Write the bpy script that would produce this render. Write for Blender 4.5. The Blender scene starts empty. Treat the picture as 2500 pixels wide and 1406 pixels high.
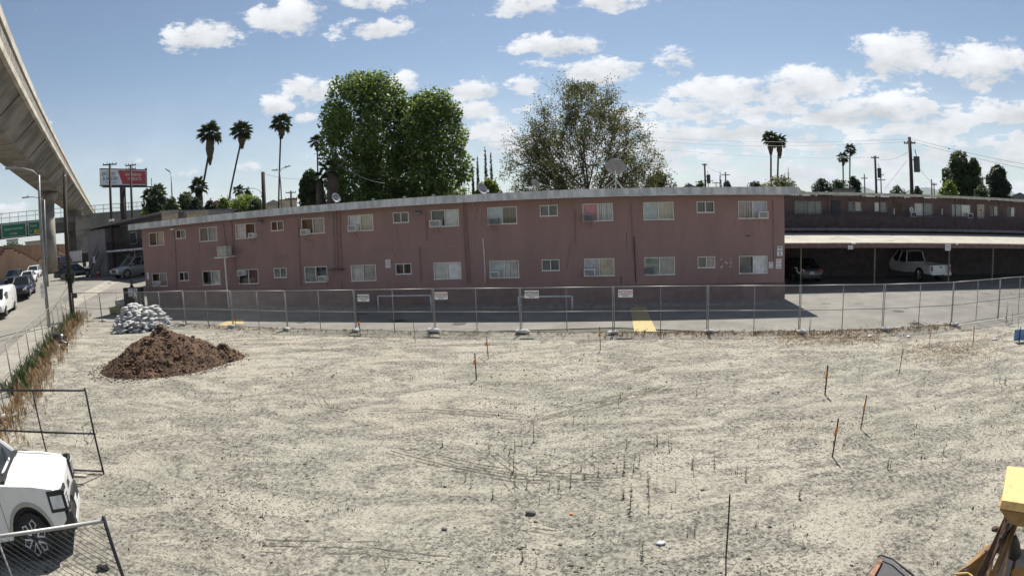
import bpy, bmesh, math, random
import numpy as np
from mathutils import Matrix, Vector
random.seed(7); RNG = np.random.default_rng(11)
SC = bpy.context.scene
COL = SC.collection
R = math.radians
PI = math.pi

# ------------------------------------------------------------------ camera
FPX, PITCH, ROLL, CAMH = 1401.36, R(7.0526), R(-2.2671), 4.554
cp, sp, cr, sr = math.cos(PITCH), math.sin(PITCH), math.cos(ROLL), math.sin(ROLL)
FW = np.array([0, cp, -sp]); U0 = np.array([0, sp, cp]); R0 = np.array([1., 0, 0])
RT = R0 * cr + U0 * sr; UP = -R0 * sr + U0 * cr
CAMP = np.array([0, 0, CAMH])
cam_d = bpy.data.cameras.new('camera'); cam = bpy.data.objects.new('camera', cam_d); COL.objects.link(cam)
m = Matrix.Identity(4)
for i in range(3):
    m[i][0] = RT[i]; m[i][1] = UP[i]; m[i][2] = -FW[i]; m[i][3] = CAMP[i]
cam.matrix_world = m
cam_d.type = 'PANO'
cam_d.panorama_type = 'FISHEYE_LENS_POLYNOMIAL'
cam_d.sensor_width = 36; cam_d.sensor_fit = 'HORIZONTAL'
cam_d.fisheye_fov = R(200)
FMM = FPX / 2500 * 36
cam_d.fisheye_polynomial_k0 = 0; cam_d.fisheye_polynomial_k1 = -1 / FMM
cam_d.fisheye_polynomial_k2 = 0; cam_d.fisheye_polynomial_k3 = 0; cam_d.fisheye_polynomial_k4 = 0
cam_d.clip_start = 0.05; cam_d.clip_end = 30000
SC.camera = cam
SC.render.engine = 'CYCLES'
SC.view_settings.view_transform = 'Standard'; SC.view_settings.look = 'None'
SC.view_settings.gamma = 1; SC.view_settings.use_curve_mapping = False
SC.view_settings.exposure = 0.62

# ------------------------------------------------------------------ sun and sky
SUN_EL, SUN_AZ = R(56), R(15.0)          # azimuth from +Y towards +X
sd = bpy.data.lights.new('sun', 'SUN'); sd.energy = 5.0; sd.angle = R(0.53); sd.color = (1, .95, .87)
so = bpy.data.objects.new('sun', sd); COL.objects.link(so); so.location = (0, 0, 60)
sdir = Vector((math.sin(SUN_AZ) * math.cos(SUN_EL), math.cos(SUN_AZ) * math.cos(SUN_EL), math.sin(SUN_EL)))
so.rotation_euler = sdir.to_track_quat('Z', 'Y').to_euler()

def ray(u, v):
    x = u - 1250; y = 703 - v; rad = math.hypot(x, y) + 1e-9; t = rad / FPX
    return math.sin(t) / rad * (x * RT + y * UP) + math.cos(t) * FW
def T(x, y):
    r = -.66 * x + .75 * y
    k = min(max((r - 44) / 18, 0), 1)
    return 1.2 * k * k * (3 - 2 * k)
def Z(u, v, z=0.):
    d = ray(u, v); k = (z - CAMH) / d[2]; p = CAMP + k * d
    return Vector(p)
def P(u, v, D):
    d = ray(u, v); k = D / math.hypot(d[0], d[1]); return Vector(CAMP + k * d)
def G(u, v):
    z = 0.
    for _ in range(25):
        p = Z(u, v, z); z = .5 * z + .5 * T(p.x, p.y)
    return p

W = bpy.data.worlds.new('World'); SC.world = W; W.use_nodes = True
def build_sky():
    nt = W.node_tree; N = nt.nodes; L = nt.links; N.clear()
    out = N.new('ShaderNodeOutputWorld'); bg = N.new('ShaderNodeBackground')
    sky = N.new('ShaderNodeTexSky'); sky.sky_type = 'NISHITA'; sky.sun_disc = False
    sky.sun_elevation = SUN_EL; sky.sun_rotation = SUN_AZ; sky.altitude = 100
    sky.air_density = 1.0; sky.dust_density = .3; sky.ozone_density = .35
    geo = N.new('ShaderNodeTexCoord')
    def M(op, a, b=None, c=None, clamp=False):
        n = N.new('ShaderNodeMath'); n.operation = op; n.use_clamp = clamp
        for i, x in enumerate((a, b, c)):
            if x is None: continue
            if isinstance(x, (int, float)): n.inputs[i].default_value = x
            else: L.new(x, n.inputs[i])
        return n.outputs[0]
    sx = N.new('ShaderNodeSeparateXYZ'); L.new(geo.outputs['Generated'], sx.inputs[0])
    X, Y, Zz = sx.outputs
    az = M('ARCTAN2', X, Y); el = M('ARCSINE', Zz)
    cmb = N.new('ShaderNodeCombineXYZ'); L.new(az, cmb.inputs[0]); L.new(M('MULTIPLY', el, 1.9), cmb.inputs[1])
    def noise(scale, detail, rough=.55, off=0):
        mp = N.new('ShaderNodeMapping'); mp.inputs['Location'].default_value = (off, off * .7, off); L.new(cmb.outputs[0], mp.inputs[0])
        n = N.new('ShaderNodeTexNoise'); n.inputs['Scale'].default_value = scale; n.inputs['Detail'].default_value = detail
        n.inputs['Roughness'].default_value = rough; L.new(mp.outputs[0], n.inputs[0]); return n
    n1 = noise(14, 8, .62); n2 = noise(45, 6, .65, 3.1); nb = noise(5, 4, .5, 9.)
    s1 = N.new('ShaderNodeSeparateXYZ'); L.new(n1.outputs['Color'], s1.inputs[0])
    azw = M('ADD', az, M('MULTIPLY', M('SUBTRACT', s1.outputs[0], .5), .05))
    elw = M('ADD', el, M('MULTIPLY', M('SUBTRACT', s1.outputs[1], .5), .035))
    # clouds: (u, v, half width px, half height px, weight)
    CL = [(485, 92, 105, 42, 1), (700, 42, 100, 52, 1), (915, 68, 110, 32, .85), (915, 5, 120, 24, .8), (1285, 10, 100, 34, .85),
          (1495, 4, 110, 28, .9), (1360, 112, 115, 34, 1), (1455, 172, 120, 34, 1), (1650, 155, 55, 42, .75), (1310, 160, 40, 16, .6),
          (1158, 222, 68, 30, 1), (1165, 270, 68, 30, 1), (1280, 214, 48, 28, .9), (770, 218, 80, 38, .85), (985, 205, 40, 32, .95),
          (665, 262, 62, 28, .95), (735, 290, 48, 20, .7), (720, 195, 60, 20, .45), (2185, 132, 125, 58, 1), (2400, 158, 140, 62, 1),
          (1760, 222, 130, 40, 1), (1960, 212, 170, 46, 1), (1900, 262, 100, 26, .8), (2130, 262, 170, 40, .95), (1700, 275, 130, 36, .8), (2140, 265, 160, 40, .9), (2345, 215, 50, 24, .6),
          (2460, 270, 90, 34, .8), (1190, 320, 90, 36, .95), (1230, 355, 110, 30, .8), (1640, 330, 110, 34, .9), (1880, 312, 120, 24, .8),
          (2290, 300, 120, 34, .75),  (1400, 385, 180, 34, .8),
          (2340, 350, 130, 18, .6), (2440, 380, 60, 14, .6), (330, 394, 38, 14, .7), (460, 425, 46, 14, .7), (600, 408, 62, 14, .7),
          (745, 385, 60, 14, .55), (30, 512, 60, 22, .8), (118, 302, 20, 9, .6), (590, 88, 10, 12, .6), (1560, 250, 60, 16, .6), (1400, 212, 60, 24, .7)]
    mask = None; shade = None
    for (u, v, w, h, k) in CL:
        d = ray(u, v); a0 = math.atan2(d[0], d[1]); e0 = math.asin(d[2])
        w = w / FPX / max(.6, math.cos(e0)); h = h / FPX
        dx = M('MULTIPLY', M('SUBTRACT', azw, a0), 1 / w)
        dy = M('MULTIPLY', M('SUBTRACT', elw, e0), 1 / h)
        r2 = M('ADD', M('MULTIPLY', dx, dx), M('MULTIPLY', dy, dy))
        mm = M('MULTIPLY', M('SUBTRACT', 1.0, M('MULTIPLY', r2, .62)), k)
        mask = mm if mask is None else M('MAXIMUM', mask, mm)
        sh = M('MULTIPLY', M('MAXIMUM', mm, 0.), dy)
        shade = sh if shade is None else M('ADD', shade, sh)
    # scattered fair-weather clouds over the rest of the sky
    gen = M('MULTIPLY', M('SUBTRACT', nb.outputs['Fac'], .62), 5)
    behind = M('GREATER_THAN', M('ABSOLUTE', az), 1.0); high = M('GREATER_THAN', el, .62)
    gen = M('MULTIPLY', gen, M('MAXIMUM', behind, high)); mask = M('MAXIMUM', mask, gen)
    # field of small flat-based puffs low in the sky on the right
    n3 = N.new('ShaderNodeTexNoise'); n3.inputs['Scale'].default_value = 13; n3.inputs['Detail'].default_value = 3; n3.inputs['Roughness'].default_value = .5
    c3 = N.new('ShaderNodeCombineXYZ'); L.new(az, c3.inputs[0]); L.new(M('MULTIPLY', el, 3.2), c3.inputs[1]); L.new(c3.outputs[0], n3.inputs[0])
    lo = N.new('ShaderNodeMapRange'); lo.interpolation_type = 'SMOOTHSTEP'; lo.inputs['From Min'].default_value = .30; lo.inputs['From Max'].default_value = .14; L.new(el, lo.inputs['Value'])
    ri = N.new('ShaderNodeMapRange'); ri.interpolation_type = 'SMOOTHSTEP'; ri.inputs['From Min'].default_value = -.15; ri.inputs['From Max'].default_value = .12; L.new(az, ri.inputs['Value'])
    fld = M('SUBTRACT', M('MULTIPLY', M('MULTIPLY', M('MULTIPLY', M('SUBTRACT', n3.outputs['Fac'], .40), 6.5), lo.outputs[0]), ri.outputs[0]), M('SUBTRACT', 1., M('MULTIPLY', lo.outputs[0], ri.outputs[0])))
    mask = M('MAXIMUM', mask, fld)
    tex = M('ADD', M('MULTIPLY', M('SUBTRACT', n1.outputs['Fac'], .5), 1.9), M('MULTIPLY', M('SUBTRACT', n2.outputs['Fac'], .5), 1.3))
    dens = M('ADD', M('MAXIMUM', mask, -1.5), tex)
    mr = N.new('ShaderNodeMapRange'); mr.interpolation_type = 'SMOOTHSTEP'; mr.inputs['From Min'].default_value = .32; mr.inputs['From Max'].default_value = .80
    L.new(dens, mr.inputs['Value'])
    fac = M('MULTIPLY', mr.outputs[0], .95, clamp=True)
    # thin white veil towards the horizon on the right half of the sky
    veil = N.new('ShaderNodeMapRange'); veil.interpolation_type = 'SMOOTHSTEP'
    veil.inputs['From Min'].default_value = .30; veil.inputs['From Max'].default_value = .02; L.new(el, veil.inputs['Value'])
    vfac = M('ADD', .03, M('MULTIPLY', veil.outputs[0], M('ADD', .10, M('MULTIPLY', nb.outputs['Fac'], .42))))
    fac = M('MAXIMUM', fac, vfac, clamp=True)
    # cloud colour: bright rims, slightly grey bases
    g = M('ADD', M('MULTIPLY', M('MINIMUM', M('MAXIMUM', shade, -1.), 1.), .26), M('MULTIPLY', M('SUBTRACT', n1.outputs['Fac'], .5), .75))
    lum = M('MINIMUM', M('MAXIMUM', M('ADD', .90, g), .60), 1.12)
    cc = N.new('ShaderNodeCombineColor'); L.new(M('MULTIPLY', lum, CLB * .985), cc.inputs[0]); L.new(M('MULTIPLY', lum, CLB), cc.inputs[1]); L.new(M('MULTIPLY', lum, CLB * 1.03), cc.inputs[2])
    mix = N.new('ShaderNodeMix'); mix.data_type = 'RGBA'
    L.new(fac, mix.inputs['Factor']); L.new(sky.outputs[0], mix.inputs[6]); L.new(cc.outputs[0], mix.inputs[7])
    L.new(mix.outputs[2], bg.inputs[0]); bg.inputs[1].default_value = .064; L.new(bg.outputs[0], out.inputs[0])
CLB = 9.8
build_sky()

# ------------------------------------------------------------------ helpers
MATS = {}
def mat(name, col, rough=.8, metal=0., var=.12, scale=3., bump=0., bscale=30., spec=None, emit=None, col2=None, ramp=(.4, .6), stretch=None):
    if name in MATS: return MATS[name]
    mt = bpy.data.materials.new(name); mt.use_nodes = True; nt = mt.node_tree; b = nt.nodes['Principled BSDF']
    b.inputs['Roughness'].default_value = rough; b.inputs['Metallic'].default_value = metal
    if spec is not None: b.inputs['Specular IOR Level'].default_value = spec
    tc = nt.nodes.new('ShaderNodeTexCoord')
    c2 = col2 or tuple(max(0, c * (1 - var * 2)) for c in col)
    c1 = col if col2 else tuple(min(1, c * (1 + var * .6)) for c in col)
    n = nt.nodes.new('ShaderNodeTexNoise'); n.inputs['Scale'].default_value = scale; n.inputs['Detail'].default_value = 6; n.inputs['Roughness'].default_value = .6
    if stretch:
        mp = nt.nodes.new('ShaderNodeMapping'); mp.inputs['Scale'].default_value = stretch; nt.links.new(tc.outputs['Object'], mp.inputs[0]); nt.links.new(mp.outputs[0], n.inputs['Vector'])
    else: nt.links.new(tc.outputs['Object'], n.inputs['Vector'])
    rp = nt.nodes.new('ShaderNodeValToRGB'); rp.color_ramp.elements[0].position = ramp[0]; rp.color_ramp.elements[1].position = ramp[1]
    rp.color_ramp.elements[0].color = (*c2, 1); rp.color_ramp.elements[1].color = (*c1, 1)
    nt.links.new(n.outputs['Fac'], rp.inputs[0]); nt.links.new(rp.outputs[0], b.inputs['Base Color'])
    if bump:
        n3 = nt.nodes.new('ShaderNodeTexNoise'); n3.inputs['Scale'].default_value = bscale; n3.inputs['Detail'].default_value = 5
        nt.links.new(tc.outputs['Object'], n3.inputs['Vector'])
        bp = nt.nodes.new('ShaderNodeBump'); bp.inputs['Strength'].default_value = bump; bp.inputs['Distance'].default_value = .03
        nt.links.new(n3.outputs['Fac'], bp.inputs['Height']); nt.links.new(bp.outputs[0], b.inputs['Normal'])
    MATS[name] = mt; return mt

def glass_mat(name, tint=(.97, .98, .98), refl=.04):
    if name in MATS: return MATS[name]
    mt = bpy.data.materials.new(name); mt.use_nodes = True; nt = mt.node_tree; nt.nodes.clear()
    o = nt.nodes.new('ShaderNodeOutputMaterial'); mx = nt.nodes.new('ShaderNodeMixShader'); t = nt.nodes.new('ShaderNodeBsdfTransparent'); g = nt.nodes.new('ShaderNodeBsdfGlossy')
    t.inputs[0].default_value = (*tint, 1); g.inputs['Roughness'].default_value = .03
    fr = nt.nodes.new('ShaderNodeFresnel'); fr.inputs[0].default_value = 1.5
    a = nt.nodes.new('ShaderNodeMath'); a.operation = 'ADD'; a.inputs[1].default_value = refl; nt.links.new(fr.outputs[0], a.inputs[0])
    nt.links.new(a.outputs[0], mx.inputs[0]); nt.links.new(t.outputs[0], mx.inputs[1]); nt.links.new(g.outputs[0], mx.inputs[2]); nt.links.new(mx.outputs[0], o.inputs[0])
    MATS[name] = mt; return mt

def leaf_mat(name, dark, light, trans=.35):
    if name in MATS: return MATS[name]
    mt = bpy.data.materials.new(name); mt.use_nodes = True; nt = mt.node_tree; b = nt.nodes['Principled BSDF']; o = nt.nodes['Material Output']
    gi = nt.nodes.new('ShaderNodeNewGeometry'); rp = nt.nodes.new('ShaderNodeValToRGB')
    rp.color_ramp.elements[0].color = (*dark, 1); rp.color_ramp.elements[1].color = (*light, 1)
    nt.links.new(gi.outputs['Random Per Island'], rp.inputs[0]); nt.links.new(rp.outputs[0], b.inputs['Base Color'])
    b.inputs['Roughness'].default_value = .55
    tr = nt.nodes.new('ShaderNodeBsdfTranslucent'); hs = nt.nodes.new('ShaderNodeHueSaturation'); hs.inputs['Value'].default_value = 1.5; hs.inputs['Hue'].default_value = .485
    nt.links.new(rp.outputs[0], hs.inputs['Color']); nt.links.new(hs.outputs[0], tr.inputs[0])
    mx = nt.nodes.new('ShaderNodeMixShader'); mx.inputs[0].default_value = trans
    nt.links.new(b.outputs[0], mx.inputs[1]); nt.links.new(tr.outputs[0], mx.inputs[2]); nt.links.new(mx.outputs[0], o.inputs[0])
    MATS[name] = mt; return mt

class B:
    def __init__(s): s.v = []; s.f = []; s.m = []; s.p = []
    def add(s, vs, fs, mi=0):
        o = len(s.v); s.p.append((o, len(s.f))); s.v += [tuple(v) for v in vs]; s.f += [tuple(i + o for i in f) for f in fs]; s.m += [mi] * len(fs); return s
    def box(s, x0, y0, z0, x1, y1, z1, mi=0, M=None):
        vs = [(x, y, z) for z in (z0, z1) for y in (y0, y1) for x in (x0, x1)]
        if M is not None: vs = [M @ Vector(v) for v in vs]
        return s.add(vs, [(0, 2, 3, 1), (4, 5, 7, 6), (0, 1, 5, 4), (2, 6, 7, 3), (0, 4, 6, 2), (1, 3, 7, 5)], mi)
    def hexa(s, p, mi=0):   # 8 points: bottom 4 ccw, top 4 ccw
        return s.add(p, [(3, 2, 1, 0), (4, 5, 6, 7), (0, 1, 5, 4), (1, 2, 6, 5), (2, 3, 7, 6), (3, 0, 4, 7)], mi)
    def tube(s, pts, r, n=6, mi=0, cap=True):
        pts = [Vector(p) for p in pts]; rs = r if isinstance(r, (list, tuple)) else [r] * len(pts); vs = []; fs = []
        for i, p in enumerate(pts):
            t = (pts[min(i + 1, len(pts) - 1)] - pts[max(i - 1, 0)]).normalized()
            a = t.cross(Vector((0, 0, 1)) if abs(t.z) < .9 else Vector((1, 0, 0))).normalized(); b = t.cross(a)
            for k in range(n):
                an = 2 * PI * k / n; vs.append(p + (a * math.cos(an) + b * math.sin(an)) * rs[i])
        for i in range(len(pts) - 1):
            for k in range(n): fs.append((i * n + k, i * n + (k + 1) % n, (i + 1) * n + (k + 1) % n, (i + 1) * n + k))
        if cap: fs.append(tuple(range(n - 1, -1, -1))); fs.append(tuple((len(pts) - 1) * n + k for k in range(n)))
        return s.add(vs, fs, mi)
    def prism(s, pts, a, b, mi=0, axis='y'):   # polygon (x,z) extruded along y a..b
        n = len(pts)
        if axis == 'y': vs = [(x, a, z) for x, z in pts] + [(x, b, z) for x, z in pts]
        elif axis == 'x': vs = [(a, x, z) for x, z in pts] + [(b, x, z) for x, z in pts]
        else: vs = [(x, z, a) for x, z in pts] + [(x, z, b) for x, z in pts]
        fs = [tuple(range(n - 1, -1, -1)), tuple(range(n, 2 * n))] + [(i, (i + 1) % n, n + (i + 1) % n, n + i) for i in range(n)]
        return s.add(vs, fs, mi)
    def mesh(s, name, mats, smooth=False):
        me = bpy.data.meshes.new(name); me.from_pydata(s.v, [], s.f)
        for m_ in (mats if isinstance(mats, (list, tuple)) else [mats]): me.materials.append(m_)
        if any(s.m): me.polygons.foreach_set('material_index', s.m)
        if smooth: me.polygons.foreach_set('use_smooth', [True] * len(s.f))
        me.update()
        bm = bmesh.new(); bm.from_mesh(me); bmesh.ops.recalc_face_normals(bm, faces=bm.faces); bm.to_mesh(me); bm.free()
        return me
    def obj(s, name, mats, parent=None, smooth=False, kind=None, bevel=0):
        o = ob(name, s.mesh(name, mats, smooth), parent, kind)
        if name in TINY: o['kind'] = 'stuff'
        if bevel:
            bv = o.modifiers.new('bevel', 'BEVEL'); bv.width = bevel; bv.segments = 2; bv.limit_method = 'ANGLE'
        return o

def pieces(b, name, mats, parent, label=None):
    P_ = b.p + [(len(b.v), len(b.f))]; r = []
    for (v0, f0), (v1, f1) in zip(P_[:-1], P_[1:]):
        c = B(); c.v = b.v[v0:v1]; c.f = [tuple(i - v0 for i in f) for f in b.f[f0:f1]]; c.m = [0] * (f1 - f0); r.append(c.obj(name, mats, parent))
    return r
TINY = {'louvre', 'grate', 'light_bars', 'balcony_railing', 'stair_railing', 'rail_mesh', 'tie_wire', 'wipers', 'soffit_rib', 'step_cap', 'ground_wire', 'interior', 'flower', 'rim', 'pillars', 'handrail', 'drip_edge'}
def ob(name, me, parent=None, kind=None, loc=None, rot=None):
    o = bpy.data.objects.new(name, me); COL.objects.link(o)
    if parent: o.parent = parent
    if kind: o['kind'] = kind
    if loc is not None: o.location = loc
    if rot is not None: o.rotation_euler = rot
    return o
def tag(o, label, cat, group=None):
    o['label'] = label; o['category'] = cat
    if group: o['group'] = group
    return o
def thing(name, label, cat, loc=(0, 0, 0), rz=0, group=None, scale=None):
    o = bpy.data.objects.new(name, None); COL.objects.link(o); o.location = loc; o.rotation_euler = (0, 0, rz); o.empty_display_size = .2
    if scale: o.scale = (scale,) * 3 if isinstance(scale, (int, float)) else scale
    return tag(o, label, cat, group)
def dup(root, loc, rz=None, label=None, scale=None):
    r = root.copy(); COL.objects.link(r); r.location = loc
    if rz is not None: r.rotation_euler = (0, 0, rz)
    if label: r['label'] = label
    if scale is not None: r.scale = scale
    for c in root.children:
        d = c.copy(); COL.objects.link(d); d.parent = r
        for g in c.children:
            e = g.copy(); COL.objects.link(e); e.parent = d
    return r
def arr_mesh(name, V, F, mats, smooth=False):
    """fast mesh from numpy arrays; F is (n, k)"""
    me = bpy.data.meshes.new(name); n, k = F.shape
    me.vertices.add(len(V)); me.vertices.foreach_set('co', V.astype(np.float32).ravel())
    me.loops.add(n * k); me.loops.foreach_set('vertex_index', F.astype(np.int32).ravel())
    me.polygons.add(n); me.polygons.foreach_set('loop_start', np.arange(0, n * k, k, dtype=np.int32)); me.polygons.foreach_set('loop_total', np.full(n, k, dtype=np.int32))
    if smooth: me.polygons.foreach_set('use_smooth', np.ones(n, bool))
    me.update(calc_edges=True); me.validate()
    for m_ in (mats if isinstance(mats, (list, tuple)) else [mats]): me.materials.append(m_)
    return me
_tx = {}
def text_mesh(s, size, m_, ext=.002, bold=False):
    cu = bpy.data.curves.new('t', 'FONT'); cu.body = s; cu.size = size; cu.extrude = ext; cu.align_x = 'CENTER'; cu.align_y = 'CENTER'; cu.resolution_u = 2
    if bold: cu.offset = size * .02
    o = bpy.data.objects.new('t', cu); COL.objects.link(o)
    me = bpy.data.meshes.new_from_object(o.evaluated_get(bpy.context.evaluated_depsgraph_get()))
    bpy.data.objects.remove(o); me.materials.clear(); me.materials.append(m_); me.name = 'lettering'; return me
def lettering(s, size, m_, parent, loc, rot=(PI / 2, 0, 0), bold=False, sx=1.):
    o = ob('lettering', text_mesh(s, size, m_, bold=bold), parent, loc=loc, rot=rot); o.scale = (sx, 1, 1); return o

def vnoise(x, y, seed=0):
    """smooth value noise on arrays"""
    xi = np.floor(x).astype(int); yi = np.floor(y).astype(int); xf = x - xi; yf = y - yi
    def h(a, b):
        n = (a * 374761393 + b * 668265263 + seed * 1442695041) & 0x7fffffff
        n = ((n ^ (n >> 13)) * 1274126177) & 0x7fffffff
        return ((n ^ (n >> 16)) & 0xffff) / 65535.
    u = xf * xf * (3 - 2 * xf); w = yf * yf * (3 - 2 * yf)
    return (h(xi, yi) * (1 - u) + h(xi + 1, yi) * u) * (1 - w) + (h(xi, yi + 1) * (1 - u) + h(xi + 1, yi + 1) * u) * w
def fbm(x, y, o=4, seed=0):
    t = 0; a = .5; f = 1.
    for i in range(o): t = t + a * vnoise(x * f, y * f, seed + i); a *= .5; f *= 2.03
    return t
# ------------------------------------------------------------------ ground, paving, street
PHI = R(-10.301); DW = 29.037
DV = Vector((math.cos(PHI), math.sin(PHI), 0)); NV = Vector((-math.sin(PHI), math.cos(PHI), 0))
ORG = NV * DW
def BL(s, t, z=0): p = ORG + DV * s + NV * t; return Vector((p.x, p.y, z))

m_earth = mat('urban_earth', (.16, .14, .10), .95, col2=(.07, .08, .05), scale=.02, ramp=(.35, .65))
def grid_sheet(name, xs, ys, zf, mt, keep=None):
    xs = np.array(xs); ys = np.array(ys); V = np.array([(x, y, zf(x, y)) for y in ys for x in xs]); nx = len(xs)
    F = []
    for j in range(len(ys) - 1):
        for i in range(nx - 1):
            if keep is None or keep((xs[i] + xs[i + 1]) / 2, (ys[j] + ys[j + 1]) / 2): F.append((j * nx + i, j * nx + i + 1, (j + 1) * nx + i + 1, (j + 1) * nx + i))
    return ob(name, arr_mesh(name, V, np.array(F), mt, True), kind='structure')
gs = [math.sinh(t) * 28 for t in np.linspace(-6.4, 6.4, 121)]
grid_sheet('ground', gs, gs, lambda x, y: T(x, y) - .06, m_earth)

def gravel_material():
    mt = bpy.data.materials.new('dusty_gravel'); mt.use_nodes = True; nt = mt.node_tree; N = nt.nodes; L = nt.links; b = N['Principled BSDF']
    b.inputs['Roughness'].default_value = .95; b.inputs['Specular IOR Level'].default_value = .15
    tc = N.new('ShaderNodeTexCoord')
    def noise(s, d, r=.6, dist=0, sc=(1, 1, 1), rot=0):
        mp = N.new('ShaderNodeMapping'); mp.inputs['Scale'].default_value = sc; mp.inputs['Rotation'].default_value = (0, 0, rot); L.new(tc.outputs['Object'], mp.inputs[0])
        n = N.new('ShaderNodeTexNoise'); n.inputs['Scale'].default_value = s; n.inputs['Detail'].default_value = d; n.inputs['Roughness'].default_value = r; n.inputs['Distortion'].default_value = dist
        L.new(mp.outputs[0], n.inputs[0]); return n.outputs['Fac']
    def ramp(f, a, b_, c0=(0, 0, 0), c1=(1, 1, 1)):
        r = N.new('ShaderNodeValToRGB'); r.color_ramp.elements[0].position = a; r.color_ramp.elements[1].position = b_
        r.color_ramp.elements[0].color = (*c0, 1); r.color_ramp.elements[1].color = (*c1, 1); L.new(f, r.inputs[0]); return r.outputs[0]
    def mix(f, a, c, mode='MIX'):
        m_ = N.new('ShaderNodeMix'); m_.data_type = 'RGBA'; m_.blend_type = mode
        for i, x in ((0, f), (6, a), (7, c)):
            if isinstance(x, (int, float)): m_.inputs[i].default_value = x
            elif isinstance(x, tuple): m_.inputs[i].default_value = (*x, 1)
            else: L.new(x, m_.inputs[i])
        return m_.outputs[2]
    def mul(a, c):
        m_ = N.new('ShaderNodeMath'); m_.operation = 'MULTIPLY'
        for i, x in ((0, a), (1, c)):
            if isinstance(x, (int, float)): m_.inputs[i].default_value = x
            else: L.new(x, m_.inputs[i])
        return m_.outputs[0]
    base = ramp(noise(.35, 6, .6, .4), .3, .7, (.36, .335, .275), (.46, .43, .36))
    base = mix(mul(ramp(noise(.16, 4, .55, .6), .52, .68), .55), base, (.47, .415, .32))
    patch = ramp(noise(.55, 6, .68, 1.8, (.75, 1.5, 1), .35), .44, .56)           # stony areas
    streak = ramp(noise(.6, 5, .65, 1.6, (.45, 1.9, 1), -.5), .47, .58)
    fine = ramp(noise(10, 6, .85), .49, .55)
    fine2 = ramp(noise(19, 5, .85), .50, .57)
    vo = N.new('ShaderNodeTexVoronoi'); vo.inputs['Scale'].default_value = 19; L.new(tc.outputs['Object'], vo.inputs['Vector'])
    stones = ramp(vo.outputs['Color'], .2, .8, (.10, .10, .095), (.52, .49, .43))
    c = mix(mul(patch, .5), base, (.235, .225, .185)); c = mix(mul(ramp(noise(.8, 5, .6, 2.5, (.5, 1.6, 1), .2), .56, .64), .7), c, (.50, .47, .385))
    c = mix(mul(mul(patch, fine), .95), c, (.035, .033, .028))
    c = mix(mul(mul(streak, fine2), .9), c, (.08, .075, .062))
    c = mix(mul(fine2, .62), c, (.065, .06, .048))
    c = mix(mul(patch, .22), c, stones)
    grn = ramp(noise(.22, 4, .6, .5, (1, 1, 1), 1.1), .52, .66)
    c = mix(mul(grn, .14), c, (.18, .215, .165))
    L.new(c, b.inputs['Base Color'])
    h = mix(.5, noise(38, 5, .75), noise(5, 5, .6)); bp = N.new('ShaderNodeBump'); bp.inputs['Strength'].default_value = .75; bp.inputs['Distance'].default_value = .08
    L.new(h, bp.inputs['Height']); L.new(bp.outputs[0], b.inputs['Normal']); return mt
m_gravel = gravel_material()
FJ = [(340, 792), (464.3, 793), (600.4, 800), (758.7, 808.4), (950.7, 810.5), (1162, 812), (1388, 814.6), (1622, 813), (1855.7, 811), (2074, 811), (2254, 802.8), (2403.5, 789.6)]
FP = [Z(u, v) for u, v in FJ]
# straighten to real 3.66 m panels
for i in range(1, len(FP)):
    d = (FP[i] - FP[i - 1]); d.z = 0; FP[i] = FP[i - 1] + d.normalized() * 3.62
LOTP = [Vector((-28.6, 30.2, 0)), Vector((-25.2, 28.6, 0))] + [p + Vector((0, .1, 0)) for p in FP] + [Vector((22.5, 15.8, 0)), Vector((60, -2, 0)), Vector((60, -40, 0)), Vector((-6, -40, 0)), Vector((-7, .8, 0))]
def lot_h(x, y): return .02 + .05 * (fbm(np.array([x * .35]), np.array([y * .35]), 3, 5)[0] - .45) * min(1, max(0, (24 - abs(y)) / 4))
def in_poly(x, y, poly):
    c = False; j = len(poly) - 1
    for i in range(len(poly)):
        a, b_ = poly[i], poly[j]
        if (a.y > y) != (b_.y > y) and x < (b_.x - a.x) * (y - a.y) / (b_.y - a.y) + a.x: c = not c
        j = i
    return c
bb = B(); bb.add([(p.x, p.y, .0) for p in LOTP], [tuple(range(len(LOTP)))])
bm = bmesh.new(); me0 = bb.mesh('dirt_lot', m_gravel); bm.from_mesh(me0)
for ax, rng in ((0, np.arange(-30, 60, .75)), (1, np.arange(-40, 32, .75))):
    for c in rng:
        nrm = (1, 0, 0) if ax == 0 else (0, 1, 0); co = (c, 0, 0) if ax == 0 else (0, c, 0)
        if c > 34 or c < -12: 
            if int(c / .75) % 8: continue
        bmesh.ops.bisect_plane(bm, geom=bm.verts[:] + bm.edges[:] + bm.faces[:], plane_co=co, plane_no=nrm)
for v in bm.verts: v.co.z = float(lot_h(v.co.x, v.co.y)) if not v.is_boundary else .012
bm.to_mesh(me0); bm.free()
me0.polygons.foreach_set('use_smooth', [True] * len(me0.polygons))
ob('dirt_lot', me0, kind='structure')

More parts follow.
